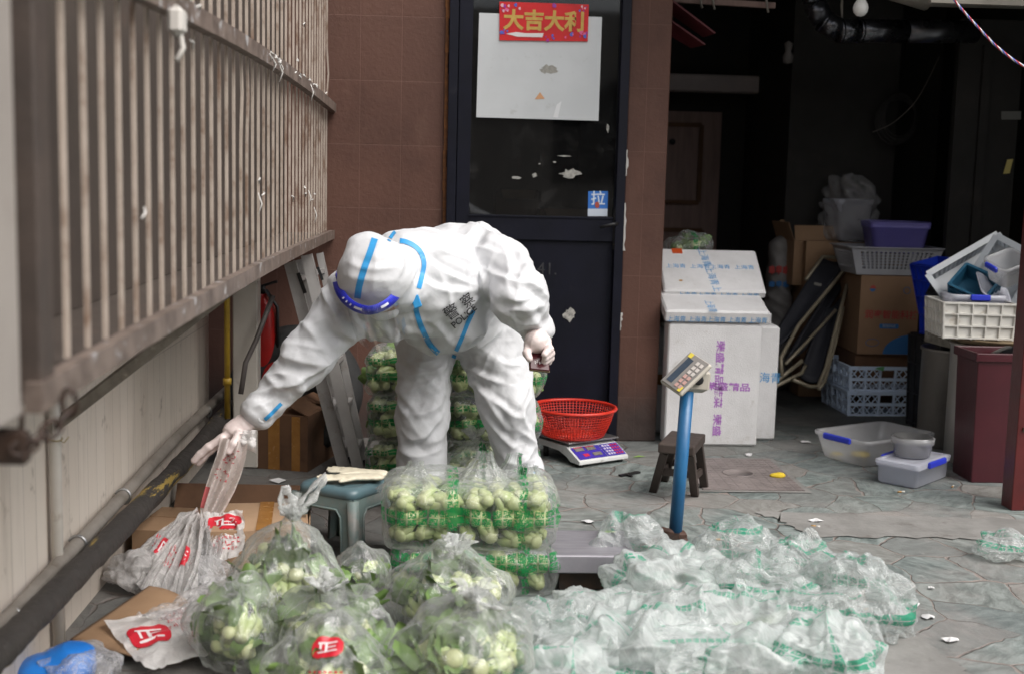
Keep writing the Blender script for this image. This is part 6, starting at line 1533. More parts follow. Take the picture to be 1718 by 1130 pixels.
for k in range(3):
    z0 = .002 + .198 * k
    sack('%s clear sack in the left stack of bok choy behind the person' % lv[k], xa + .012 * (k % 2), xm, 5.28, 5.62, z0, z0 + .195, F_sack2, 15 if k < 2 else 19, 'pale bok choy butt in the %s sack of the left stack behind the person' % lv[k], 'bok choy in the left back stack, %s sack' % lv[k], sides='ft' if k == 2 else 'f', seed=10 + k, pitch=.068)
    sack('%s clear sack in the right stack of bok choy behind the person' % lv[k], xm + .012, xb - .01 * (k % 2), 5.28, 5.62, z0, z0 + .193, F_sack2, 15 if k < 2 else 20, 'pale bok choy butt in the %s sack of the right stack behind the person' % lv[k], 'bok choy in the right back stack, %s sack' % lv[k], sides='ft' if k == 2 else 'f', seed=20 + k, pitch=.070)

# ---- knotted bags
F_bag = film_mat('clear_bag_film', .05, .10, bscale=4, gloss=.16, tint=(.96, .98, .96))
F_bagp = film_mat('clear_bag_film_printed', .05, .10, bscale=5, printed=[(2, 0, .03, .016)], pcol=(.015, .27, .075))
F_ear = film_mat('bag_handle_film', .45, .2, bscale=14, tint=(.93, .94, .93))
M_lfill = leaf_mat('loose_leaf_green', 1.15)
M_redl = flat_mat('red_bag_print', (.50, .015, .03), .4)
M_whl = flat_mat('white_bag_print', (.68, .62, .62), .5)
PROF = [(.02, .0), (.55, .0), (.86, .06), (.98, .22), (1.0, .42), (.93, .60), (.76, .76), (.50, .89), (.24, .97), (.10, 1.02), (.055, 1.06), (.10, 1.12), (.17, 1.19)]
def prof(v):
    x = v * (len(PROF) - 1); i = min(int(x), len(PROF) - 2); t = x - i
    a0, a1, a2, a3 = PROF[max(i - 1, 0)], PROF[i], PROF[i + 1], PROF[min(i + 2, len(PROF) - 1)]
    return tuple(.5 * ((2 * a1[k]) + (a2[k] - a0[k]) * t + (2 * a0[k] - 5 * a1[k] + 4 * a2[k] - a3[k]) * t * t + (3 * a1[k] - a0[k] - 3 * a2[k] + a3[k]) * t ** 3) for k in (0, 1))
def bag(label, c, rx, ry, h, zb, heads, vlabel, vgroup, lean=(0, 0), seed=0, film=None, ears=(), meshes=None, leaves=26, scale=1.0, logo=None, knot=True, butt=.4):
    t = thing('vegetable_bag', label, 'bag of vegetables', (c[0], c[1], zb), 0, 'clear knotted bags of greens')
    r = random.Random(seed * 7 + 1); npl = r.randint(11, 15); ph = r.uniform(0, 6)
    kn = Vector((lean[0] * 1.06, lean[1] * 1.06, h * 1.05))
    for (dx, dy, dz, L_, wd) in ears:
        b = MB(); d_ = Vector((dx, dy, dz)).normalized(); s_ = d_.cross(Vector((0, 1, .2))).normalized()
        pts = [kn + d_ * L_ * (t_ / 10) * 1.0 + s_ * wd * sin(pi * t_ / 10) + Vector((0, 0, -.02 * sin(pi * t_ / 10))) for t_ in range(11)] + [kn + d_ * L_ * (1 - t_ / 10) - s_ * wd * .7 * sin(pi * t_ / 10) for t_ in range(1, 10)]
        b.tube(pts, [.012 + .006 * sin(i * 1.7 + seed) for i in range(len(pts))], 8, 0, closed=True, flat=.35); b.build('handle', F_ear, t)
    if knot:
        b = MB()
        for q in range(2): b.tube([kn + Vector((.015 * cos(a_ + q), .012 * sin(a_ + q), .006 * sin(2 * a_) + .008 * q)) for a_ in [i * pi / 6 for i in range(12)]], .008, 7, closed=True)
        b.build('knot', F_ear, t)
    base = Vector((c[0], c[1], zb)); n = 0; caps = []
    while n < heads:
        v3 = Vector((r.gauss(0, 1), r.gauss(0, 1) - .45, r.gauss(0, 1) + .25)).normalized(); q = r.uniform(.58, .84)
        p = Vector((v3.x * rx * q, v3.y * ry * q, h * (.44 + .40 * v3.z * q * 1.05))); p.x += lean[0] * (p.z / h) ** 1.6; p.y += lean[1] * (p.z / h) ** 1.6
        ax = Vector((r.gauss(0, 1), r.gauss(0, .7), r.gauss(0, .8))); inw = -v3
        ax = (ax - v3 * ax.dot(v3) * .75) + inw * .35; sc = scale * r.uniform(.8, 1.05)
        end = p + ax.normalized() * .19 * sc
        e2 = Vector(((end.x - lean[0] * max(0, end.z / h) ** 1.6) / rx, (end.y) / ry, (end.z / h - .45) / .55))
        bt = r.random() < butt
        if bt: ax = inw + Vector((r.gauss(0, .35), r.gauss(0, .3), r.gauss(0, .35))); p = p + v3 * .012
        ax = ax.normalized()
        def ins(q_):
            zf = q_.z / h; return sqrt(((q_.x - lean[0] * max(0, zf) ** 1.6) / rx) ** 2 + ((q_.y - lean[1] * max(0, zf) ** 1.6) / ry) ** 2 + ((zf - .44) / .52) ** 2)
        for it in range(14):
            if ins(p + ax * .20 * sc) < .86 and (p + ax * .2 * sc).z > .035: break
            ax = (ax + (Vector((0, 0, h * .45)) - p).normalized() * .3).normalized(); sc *= .975
        p.z = max(p.z, .04); caps.append((p, p + ax * .20 * sc, sc))
        bok(base + p, ax, vlabel, vgroup, BOK if bt else (meshes or BOKL), sc * (1.12 if bt else 1.08)); n += 1
    if leaves:
        b = MB()
        for i in range(leaves):
            v3 = Vector((r.gauss(0, 1), r.gauss(0, 1), r.gauss(0, 1))).normalized(); q = r.uniform(.25, .84)
            p = Vector((v3.x * rx * q, v3.y * ry * q, h * (.45 + .42 * v3.z * q))); p.x += lean[0] * (p.z / h) ** 1.6; p.y += lean[1] * (p.z / h) ** 1.6
            d_ = Vector((r.gauss(0, 1), r.gauss(0, 1), r.gauss(0, 1))); d_ = (d_ - v3 * d_.dot(v3)).normalized(); s_ = d_.cross(v3); L_, W_ = r.uniform(.05, .085), r.uniform(.022, .036); kk = r.uniform(.1, .5)
            b.grid(lambda u, v: p + d_ * (v - .5) * L_ + s_ * (u - .5) * 2 * W_ * sin(pi * (.06 + .9 * v)) ** .7 - v3 * ((v - .5) ** 2 * L_ * kk * 2 + abs(u - .5) * .02), 5, 6, 0)
        lo = b.build('loose_leaves', M_lfill); lo.location = base; tag(lo, 'loose dark green leaves inside the ' + label.split(',')[0], 'leaves'); lo['kind'] = 'stuff'
    Fl = Field((-rx - .10, -ry - .10, -.03), (rx + .10, ry + .10, h * 1.12), .0085)
    Fl.ball((lean[0] * .25, lean[1] * .25, h * .44), (rx * .84, ry * .84, h * .46), .02)
    Fl.cone((lean[0] * .4, lean[1] * .4, h * .55), tuple(kn), rx * .52, .012, .05)
    for a_, b_, k_ in caps: Fl.cone(tuple(a_), tuple(b_), .036 * k_ + .004, .056 * k_, .05)
    PF, QF = Fl.mesh(); nn_ = orient(PF, QF); zf = np.clip(PF[:, 2] / h, 0, 1.2)
    an = np.arctan2(PF[:, 1] - lean[1] * zf ** 1.6, PF[:, 0] - lean[0] * zf ** 1.6); nr = np.clip((zf - .42) / .5, 0, 1)
    pl = np.sin(npl * an + ph + 2 * vnoise(PF[:, 0] * 9, PF[:, 1] * 9, PF[:, 2] * 9, seed)) * .6 + .4 * np.sin(npl * 2.3 * an + 1.3)
    PF = PF + nn_ * (.004 + .011 * pl * nr * (1.05 - nr) * 2.2 + .010 * crease(PF, seed + 31, 13))[:, None]; PF[:, 2] = np.maximum(PF[:, 2], .0012)
    fo = np_obj('film', PF, QF, film or F_bag, t)
    if knot:
        b = MB()
        def nk(u, v):
            a_ = u * 2 * pi; q = .011 + .030 * v ** 1.4; q *= 1 + (.25 * sin(npl * a_ + ph) + .15 * sin(5 * a_ + 7 * v)) * (.3 + v)
            return kn + Vector((q * cos(a_) + lean[0] * .3 * v, q * sin(a_), -.012 + .045 * v * (1 + .25 * sin(3 * a_ + seed))))
        b.grid(nk, 80, 14, 0, wrap=True); b.build('gathered_neck', F_ear, t)
    if logo:
        me = fo.data; bv = BVHTree.FromPolygons([v.co for v in me.vertices], [p.vertices for p in me.polygons])
        b = MB()
        for (kind, dirv, w_, hh) in logo:
            d0 = Vector(dirv).normalized(); cc = Vector((lean[0] * .4, lean[1] * .4, h * .5)); xx = Vector((1, 0, 0)); yy = xx.cross(d0) * -1; xx = yy.cross(d0)
            n_ = 14
            def pj(u, v, lift):
                o_ = cc + d0 * 1.0 + xx * (u - .5) * w_ + yy * (v - .5) * hh; hit = bv.ray_cast(o_, -d0); p = hit[0] if hit[0] is not None else cc + d0 * rx
                return p + d0 * lift
            if kind == 'red':
                b.grid(lambda u, v: pj(.5 + (u - .5) * (1 - .16 * (2 * v - 1) ** 4), .5 + (v - .5) * (1 - .3 * (2 * u - 1) ** 6), .003), n_, n_, 0)
                for (u0, v0, u1, v1) in ((.2, .25, .8, .32), (.2, .68, .8, .76), (.42, .25, .5, .75), (.5, .46, .76, .53), (.24, .42, .31, .72)):
                    b.grid(lambda u, v: pj(u0 + (u1 - u0) * u, v0 + (v1 - v0) * v, .0045), 6, 4, 1)
            else:
                rr = random.Random(seed)
                for row in range(3):
                    for i in range(7):
                        u0 = i / 7; v0 = row / 3
                        b.grid(lambda u, v: pj(u0 + .09 * u, v0 + .05 + .1 * v * rr.uniform(.8, 1), .003), 3, 3, 0)
        b.build('red_print', [M_redl, M_whl], t)
    return t
def at(x, y, d): q = aty(x, y, d); return (q.x, q.y)
g = 'bok choy in the knotted bags'
bag('large knotted clear bag of bok choy with two handle ears, nearest the white folded bags', at(478, 985, 3.48), .168, .155, .30, .055, 19, 'bok choy head in the large eared bag nearest the white folded bags', 'bok choy in the large eared bag', lean=(.02, .02), seed=1, butt=.5, ears=((-.35, .1, .9, .09, .02), (.55, .15, .75, .15, .02)), leaves=14)
bag('slumped clear bag of dark leafy greens under the large eared bag', at(388, 1080, 3.30), .118, .13, .23, .002, 11, 'dark leafy bok choy in the slumped bag under the large eared bag', 'bok choy in the slumped bag', lean=(.03, .02), seed=2, butt=.12, leaves=40, knot=False)
bag('knotted clear bag of greens in the middle, behind the red-printed one', at(566, 1065, 3.28), .150, .13, .215, .002, 15, 'bok choy head in the middle knotted bag behind the red-printed bag', 'bok choy in the middle bag', lean=(-.03, .0), seed=3, ears=((.6, -.2, .35, .07, .014), (-.1, .2, .8, .06, .012)), leaves=14)
bag('clear bag of bok choy with a red square print, at the bottom edge', at(552, 1150, 2.93), .150, .14, .24, .002, 13, 'bok choy head in the red-printed bag at the bottom edge', 'bok choy in the red-printed bag', lean=(.0, .02), seed=4, butt=.6, leaves=10, knot=False, logo=(('red', (.02, -.62, .85), .075, .06), ('txt', (.03, -1, .42), .085, .05)))
bag('wide clear bag of greens in front of the near printed sack', at(745, 1010, 3.62), .218, .16, .225, .002, 16, 'bok choy head in the wide bag in front of the near printed sack', 'bok choy in the wide bag', lean=(.03, .0), seed=5, butt=.5, ears=((-.2, .2, .6, .05, .012),), leaves=16)
bag('plump clear bag of pale bok choy with a pleated knot at front right', at(780, 1095, 3.02), .165, .15, .29, .002, 20, 'pale bok choy head in the plump pleated bag at the front right', 'bok choy in the plump pleated bag', lean=(.015, -.02), seed=6, butt=.8, leaves=8, scale=1.08, ears=((.7, -.5, -.1, .09, .014),), logo=(('red', (-.25, -1, -.12), .05, .045),))
bag('small clear bag of greens beside the green stool', at(602, 985, 3.86), .085, .09, .17, .002, 4, 'bok choy head in the small bag beside the green stool', 'bok choy in the small bag', seed=7, leaves=12, scale=.7, knot=False)
bag('clear knotted bag of bok choy on the floor between the legs of the person', at(795, 790, 4.98), .135, .12, .275, .002, 13, 'pale bok choy butt in the bag between the legs of the person', 'bok choy in the bag between the legs', seed=8, butt=.85, film=F_bagp, meshes=BOK, leaves=16, scale=.85, lean=(.0, .0))
bag('small clear bag of greens on top of the foam boxes', at(1152, 414, 6.75), .16, .13, .115, aty(1152, 430, 6.75).z, 4, 'leafy green head in the bag on the foam boxes', 'greens on the foam boxes', seed=9, leaves=16, scale=.6, knot=False, film=F_bagp)
print('bok choy', N_BOK[0])

# ---- heap of crumpled printed film bags
F_heap = [film_mat('printed_heap_film_%s' % n, hz, .13, tint=(.91, .95, .94), printed=pr, pcol=(.025, .33, .19), bscale=bs, bstr=.45, coord='UV', spread=.03, rough=.13, gloss=.13) for n, hz, pr, bs in (('clear', .16, [(0, 1, .22, .020), (1, 0, .30, .016), (0, 1, .42, .014)], 9), ('milky', .31, [(1, 0, .22, .022), (0, 1, .30, .02), (1, 0, .52, .02), (1, 0, .80, .016)], 5))]
def film_piece(label, c, rx, ry, h, seed, m, zb=.002, rot=0.0, group='empty printed bags in the heap', name='plastic_bag', cat='plastic bag', amp=1.0):
    nu, nv = 200, 90
    U, V = np.meshgrid(np.arange(nu) / nu, np.arange(nv) / (nv - 1))
    th = U * 2 * pi + rot; ph = (V - .5) * pi
    X, Y, Z = np.cos(ph) * np.cos(th), np.cos(ph) * np.sin(th), np.sin(ph)
    big = fbm(X * 1.7 + seed * 2.7, Y * 1.7, Z * 1.7, seed, 2) - .5
    w = fbm(X * 3.2 + seed, Y * 3.2 + 4, Z * 3.2, seed + 11, 2)
    fold = ridge(vnoise(X * 2.6 + 1.6 * w, Y * 2.6 + 1.2 * w, Z * 2.6, seed + 3), 2.6)
    f2 = ridge(vnoise(X * 6 + 3.5 * w, Y * 6, Z * 6 + 3 * w, seed + 5), 2.2)
    f3 = ridge(vnoise(X * 17, Y * 17 + 2 * w, Z * 17, seed + 8), 1.6)
    k = 1 + amp * (.75 * big + .17 * (fold - .35) + .015 * (f2 - .35))
    ca, sa = cos(seed * 1.3), sin(seed * 1.3)
    xx, yy = rx * k * X, ry * k * Y
    P_ = np.stack([c[0] + xx, c[1] + yy, zb + np.maximum(h * (.42 + .58 * k * Z), 0.001 * (1 + V))], -1).reshape(-1, 3)
    N_ = np.stack([X, Y, Z], -1).reshape(-1, 3); P_ = P_ + N_ * (amp * (.016 * crease(P_, seed + 3, 6.5, 8, 4.5) + .008 * crease(P_, seed + 43, 15, 7, 7)))[:, None]; P_[:, 2] = np.maximum(P_[:, 2], zb + .001)
    b = MB(); b.v = [Vector(p) for p in P_.tolist()]
    for j in range(nv - 1):
        for i in range(nu):
            q = (j * nu + i, j * nu + (i + 1) % nu, (j + 1) * nu + (i + 1) % nu, (j + 1) * nu + i)
            b.uv[len(b.f)] = [((a_ / nu) * 2 * pi * rx * 1.15, (d_ / (nv - 1)) * pi * rx) for a_, d_ in ((i, j), (i + 1, j), (i + 1, j + 1), (i, j + 1))]
            b.f.append(list(q)); b.m.append(0)
    t = thing(name, label, cat, (c[0], c[1], zb), 0, group)
    b.build('film', m, t, world=True, smooth=True); return t
for i, (x, y, d, rx, ry, h, lab) in enumerate((
    (1052, 965, 4.08, .145, .12, .21, 'clear empty printed bag peaking just below the platform of the scale'),
    (1235, 975, 4.04, .16, .14, .20, 'clear empty printed bag just below the foot of the blue pole'),
    (1340, 1000, 3.95, .16, .16, .20, 'clear empty printed bag at the back right of the film heap'),
    (1428, 1050, 3.62, .14, .18, .22, 'tall clear empty printed bag at the right end of the film heap'),
    (1125, 1030, 3.72, .21, .17, .20, 'milky empty printed bag in the middle of the film heap'),
    (985, 1062, 3.52, .17, .14, .14, 'milky empty printed bag in the film heap beside the near printed sack'),
    (925, 1075, 3.32, .13, .16, .18, 'clear empty printed bag pressed against the plump pleated bag'),
    (1270, 1050, 3.62, .19, .17, .20, 'clear empty printed bag right of the middle of the film heap'),
    (1080, 1100, 3.28, .20, .17, .15, 'milky empty printed bag at the front of the film heap'),
    (1240, 1115, 3.20, .18, .16, .13, 'milky empty printed bag at the bottom edge of the film heap'),
    (1380, 1115, 3.22, .15, .17, .16, 'milky empty printed bag at the front right of the film heap'),
    (960, 1130, 3.06, .15, .13, .13, 'milky empty printed bag at the bottom edge left in the film heap'))):
    film_piece(lab, at(x, y, d), rx, ry, h, i * 3 + 2, F_heap[1 if lab.startswith('milky') else 0])
film_piece('small crumpled printed film lying alone at the right edge of the paving', at(1690, 915, 4.35), .11, .09, .085, 77, F_heap[0], group=None)
for k_, (x, y, d, ax, lab) in enumerate(((1160, 985, 3.98, (1, -.3, .1), 'bok choy head lying in the film heap below the blue pole'), (1190, 985, 4.02, (-.6, -.4, .2), 'second bok choy head in the film heap below the blue pole'), (1240, 960, 4.05, (.3, .2, -.3), 'pale bok choy head inside the film bag right of the blue pole'), (1215, 1055, 3.6, (.8, .1, 0), 'bok choy head deep in the middle of the film heap'))):
    o = bok(aty(x, y, d), ax, lab, None, BOKL, .75)
# ---- white carrier bags with red print by the tiled wall
F_white = film_mat('white_carrier_film', .78, .2, tint=(.90, .875, .86), bscale=10, rough=.3, gloss=.05)
F_whd = film_mat('greyish_carrier_film', .50, .22, tint=(.80, .77, .755), bscale=10, rough=.3, gloss=.05)
F_thin = film_mat('thin_dusty_film', .20, .22, tint=(.80, .78, .78), bscale=12)
def sheet(name, label, P4, m, nu=40, nv=40, amp=.015, seed=0, sag=0.0, cat='plastic bag', folds=(6, 2), prints=(), parent=None, group=None, solid=0.0, bend=None):
    """crumpled sheet between four corner points"""
    A4 = [Vector(p) for p in P4]; nrm = (A4[1] - A4[0]).cross(A4[3] - A4[0]).normalized()
    if nrm.z < 0 and abs(nrm.z) > .2: nrm = -nrm
    def fn(u, v, lift=0.0):
        p = (A4[0].lerp(A4[1], u)).lerp(A4[3].lerp(A4[2], u), v)
        w = float(vnoise(np.array([u * 3]), np.array([v * 3]), np.array([seed * 1.7]), seed)[0])
        f = float(ridge(vnoise(np.array([u * folds[0] + 1.5 * w]), np.array([v * folds[1] + w]), np.array([seed * 3.1]), seed + 1), 1.6)[0]) - .4
        g = float(ridge(vnoise(np.array([u * folds[0] * 2.6]), np.array([v * folds[1] * 2.6 + w]), np.array([seed * 2.1]), seed + 2), 1.6)[0]) - .4
        e = 1.0 + .6 * (abs(u - .5) + abs(v - .5))
        q = p + nrm * (amp * (f + .45 * g) * e + lift) + Vector((0, 0, sag * (4 * v * (1 - v)) + sag * .6 * (4 * u * (1 - u)) * 0))
        if bend: q = q + bend(u, v)
        q.z = max(q.z, .003 + lift)
        return q
    t = thing(name, label, cat, (A4[0] + A4[2]) / 2, 0, group)
    b = MB(); b.grid(lambda u, v: fn(u, v), nu, nv, 0, uvf=lambda u, v: (.62 * u + .05 * seed, .5 * v)); b.build('film', m, t, world=True, solid=solid)
    if prints:
        b = MB(); rr = random.Random(seed)
        for (kind, u0, v0, u1, v1) in prints:
            if kind == 'logo':
                b.grid(lambda u, v: fn(u0 + (u1 - u0) * (.5 + (u - .5) * (1 - .10 * (2 * v - 1) ** 4)), v0 + (v1 - v0) * (.5 + (v - .5) * (1 - .2 * (2 * u - 1) ** 6)), .003), 14, 14, 0)
                for (a0, b0, a1, b1) in ((.18, .22, .82, .30), (.18, .70, .82, .78), (.44, .22, .52, .74), (.52, .46, .78, .53), (.24, .42, .31, .74)):
                    b.grid(lambda u, v: fn(u0 + (u1 - u0) * (a0 + (a1 - a0) * u), v0 + (v1 - v0) * (b0 + (b1 - b0) * v), .0042), 5, 4, 1)
            else:
                rows = 3
                for j in range(rows):
                    k = rr.randint(5, 8)
                    for i in range(k):
                        ua, va = u0 + (u1 - u0) * i / k, v0 + (v1 - v0) * j / rows
                        for s in range(3):
                            du, dv = (u1 - u0) / k, (v1 - v0) / rows; x, y = rr.uniform(0, .5) * du, rr.uniform(0, .5) * dv
                            hz_ = rr.random() < .5
                            b.grid(lambda u, v: fn(ua + x + u * du * (.45 if hz_ else .14), va + y + v * dv * (.12 if hz_ else .5), .003), 2, 2, 0)
        b.build('red_print', [M_redl, M_whl], t, world=True)
    return t
sheet('carrier_bag_stack', 'flat stack of white carrier bags with a red square print, lowest by the wall', [atz(244, 1124, .035), atz(352, 1098, .04), atz(345, 1010, .06), atz(174, 1046, .05)], F_white, amp=.010, seed=1, folds=(3, 4), prints=(('logo', .10, .40, .56, .74), ('txt', .56, .60, .82, .95)), group=None)
sheet('carrier_bag_stack', 'white carrier bag lying beneath the stack with the red square print', [atz(250, 1122, .015), atz(360, 1095, .018), atz(350, 1015, .03), atz(180, 1050, .028)], F_white, amp=.008, seed=5, folds=(3, 3))
sheet('carrier_bag', 'thin white carrier bag trailing up to the right above the folded stack', [atz(228, 1040, .06), atz(330, 1050, .07), atz(392, 985, .10), atz(352, 975, .09)], F_thin, amp=.02, seed=2, folds=(4, 5))
sheet('carrier_bag', 'white carrier bag with a red logo hanging over the corner of the pale carton', [aty(350, 948, 3.98), aty(412, 925, 3.95), aty(410, 858, 4.2), aty(345, 862, 4.2)], F_white, amp=.014, seed=3, folds=(4, 3), prints=(('logo', .08, .60, .92, .92), ('txt', .15, .15, .85, .5)), bend=lambda u, v: Vector((0, 0, -.0)))
# long crumpled fan of bags lying from the low carton towards the hand
for i, (p4, m_, lab, am, sd) in enumerate((
    ([atz(232, 1008, .02), atz(330, 1012, .02), aty(347, 868, 4.12), aty(322, 868, 4.15)], F_whd, 'long grey-white carrier bag pulled up in folds towards the hand', .03, 11),
    ([atz(215, 965, .03), atz(250, 1005, .03), aty(338, 862, 4.15), aty(318, 866, 4.22)], F_whd, 'grey-white carrier bag fold on the wall side of the pulled-up pile', .03, 12),
    ([atz(300, 1000, .04), atz(372, 985, .02), aty(362, 905, 4.05), aty(335, 880, 4.08)], F_thin, 'thin clear film crumpled at the right foot of the pulled-up pile', .035, 13))):
    sheet('carrier_bag', lab, p4, m_, 50, 50, am, sd, sag=.03 * (i < 2), folds=(7, 1.5), prints=((('txt', .2, .25, .42, .5), ('logo', .5, .3, .7, .5)) if i < 2 else ()), group='carrier bags in the pulled-up pile')
film_piece('crumpled grey-white carrier bag bunched on the floor against the tiled wall', at(245, 975, 3.95), .11, .09, .12, 41, F_whd, group=None, name='carrier_bag')
film_piece('crumpled dusty clear film behind the eared bag', at(350, 975, 3.92), .12, .08, .09, 44, F_thin, group=None, name='clear_film', cat='film')
for i, (p4, am, lab) in enumerate((
    ([(1000, 1090, .05), (1190, 1085, .08), (1175, 985, .17), (1035, 1000, .12)], .030, 'loose printed film sheet draped over the left half of the heap'),
    ([(1150, 1075, .09), (1330, 1080, .08), (1300, 985, .15), (1175, 990, .14)], .032, 'loose printed film sheet draped over the centre of the heap'),
    ([(1290, 1090, .07), (1480, 1100, .04), (1440, 1000, .18), (1310, 990, .15)], .032, 'loose printed film sheet draped over the right half of the heap'),
    ([(880, 1120, .05), (1040, 1125, .08), (1030, 1030, .11), (905, 1010, .12)], .028, 'loose printed film sheet between the plump bag and the heap'),
    ([(1100, 1140, .06), (1330, 1145, .05), (1310, 1060, .12), (1090, 1050, .14)], .030, 'loose printed film sheet at the front of the heap'))):
    sheet('film_sheet', lab, [atz(*q) for q in p4], F_heap[i % 2], 90, 80, am * .85, 60 + i * 3, sag=.035, folds=(2.6, 2.0), group='loose film sheets on the heap')
# blue bundle bottom left
bl = atz(115, 1128)
F = Field((bl.x - .25, bl.y - .2, -.02), (bl.x + .25, bl.y + .2, .16), .007)
F.ball((bl.x - .02, bl.y - .05, .03), (.10, .085, .04), .03, None, .010, .07, 3); F.ball((bl.x + .02, bl.y - .03, .07), (.06, .05, .02), .03, None, .008, .06, 4)
P_, Q_ = F.mesh(); P_[:, 2] = np.maximum(P_[:, 2], .002); tag(np_obj('blue_bundle', P_, Q_, mat('bright_blue_plastic', (.02, .20, .64), (.015, .15, .52), 9, .35, bump=.3, bscale=20)), 'bright blue plastic bundle at the bottom left corner', 'bundle')
film_piece('clear film over the bright blue bundle at the bottom left corner', (bl.x + .03, bl.y - .04), .11, .08, .085, 52, F_thin, group=None, name='clear_film', cat='film', amp=.6)
# ================================================================== THE PERSON
def suit_mat():
    a = N('white_coverall_fabric'); v = a.tc.outputs['Object']
    c = a.mix(a.ramp(a.noise(3, 4), .35, .7), (.60, .605, .62), (.565, .57, .585))
    n1 = a.noise(6, 4, .5, None, 1.2); rid = a.math('ABSOLUTE', a.math('SUBTRACT', n1, .5))
    n2 = a.noise(15, 3, .5, None, .8); r2 = a.math('ABSOLUTE', a.math('SUBTRACT', n2, .5))
    h = a.math('ADD', a.math('MULTIPLY', rid, -1.0), a.math('MULTIPLY', r2, -.3))
    a.base(c)
    return a.fin(.52, 0, a.bump(h, .22, .02), .35, **{'Sheen Weight': .08})
M_suit = suit_mat()
M_tapeb = mat('sky_blue_seam_tape', (.035, .30, .62), (.03, .26, .55), 20, .45)
M_glove = mat('pinkish_latex_glove', (.74, .64, .615), (.66, .55, .525), 25, .42, bump=.3, bscale=60)
M_skin = mat('skin', (.50, .30, .21), (.44, .25, .17), 20, .5)
pA = lambda x, y, d: np.array(aty(x, y, d))
hipR, kneeR, ankR = pA(714, 565, 5.02), pA(708, 700, 4.92), pA(707, 842, 4.94)
hipL, kneeL, ankL = pA(828, 568, 5.02), pA(851, 684, 4.90), pA(875, 796, 4.88)
C0, C1, C2 = pA(778, 515, 5.02), pA(752, 478, 4.80), pA(702, 476, 4.52)
shR, elR, wrR = pA(598, 502, 4.44), pA(517, 598, 4.38), pA(431, 694, 4.33)
shL, elL, wrL = pA(832, 446, 4.68), pA(874, 500, 4.46), pA(899, 552, 4.52)
neck, head = pA(662, 468, 4.36), pA(631, 461, 4.24)
person = thing('person', 'person in white hooded protective coverall bending over and reaching left, phone in hand', 'person', (float(C0[0]), float(C0[1]), 0))
allp = np.stack([hipR, ankR, ankL, wrR, wrL, head, C0])
lo, hi = allp.min(0) - .32, allp.max(0) + .32; lo[2] = -.02; hi[2] = 1.32
F = Field(lo, hi, .0060)
# trunk
F.cone(C0, C1, .180, .200, .05, .012, .14, 1.0, 1); F.cone(C1, C2, .198, .195, .05, .012, .15, 1.3, 2)
F.ball(pA(792, 425, 4.86), (.15, .16, .12), .06, None, .010, .12, 3)
F.ball(pA(742, 545, 4.66), (.165, .12, .105), .05, None, .014, .11, 4)
F.ball(pA(650, 520, 4.50), (.12, .12, .11), .05, None, .012, .10, 5)
F.ball(pA(690, 430, 4.46), (.12, .12, .085), .05, None, .006, .08, 6)
# legs
F.cone(C0 + np.array((-.10, 0, -.06)), hipR, .15, .125, .04, .010, .10, 1.2, 7); F.cone(C0 + np.array((.08, 0, -.06)), hipL, .16, .145, .04, .010, .10, 1.2, 8)
F.cone(hipR, kneeR, .116, .100, .035, .011, .085, 1.1, 9); F.cone(kneeR, ankR, .099, .092, .03, .009, .10, -1.0, 10)
F.cone(hipL, kneeL, .140, .108, .035, .011, .095, 1.2, 11); F.cone(kneeL, ankL, .104, .072, .03, .010, .085, -1.1, 12)
F.ball(ankL + np.array((-.005, -.005, .035)), (.088, .085, .05), .03, None, .010, .05, 13)
# right arm (towards the wall)
F.ball(pA(592, 486, 4.46), (.088, .09, .08), .04, None, .008, .06, 14)
F.cone(C2 + np.array((-.06, -.02, -.02)), shR, .15, .110, .04, .012, .09, 1.0, 15)
F.cone(shR, elR, .102, .086, .03, .013, .085, 1.2, 16); F.cone(elR, wrR, .088, .053, .03, .010, .075, 1.0, 17)
# left arm (with the phone)
F.cone(pA(790, 440, 4.78), shL, .13, .113, .04, .010, .10, 1.0, 18)
F.cone(shL, elL, .110, .098, .03, .012, .095, 1.1, 19); F.cone(elL, wrL, .098, .056, .025, .013, .07, 1.0, 20)
# hood
Rh = Euler((radians(-25), radians(6), radians(12)))
F.ball(head, (.130, .145, .125), .02, Rh, .004, .06, 21)
F.cone(neck, pA(690, 452, 4.44), .095, .115, .045, .010, .05, 1.0, 22)
F.ball(pA(672, 488, 4.33), (.070, .085, .070), .04, None, .008, .05, 23)
F.ball(pA(612, 408, 4.27), (.055, .055, .03), .05, None, .003, .05, 24)
P_, Q_ = F.mesh()
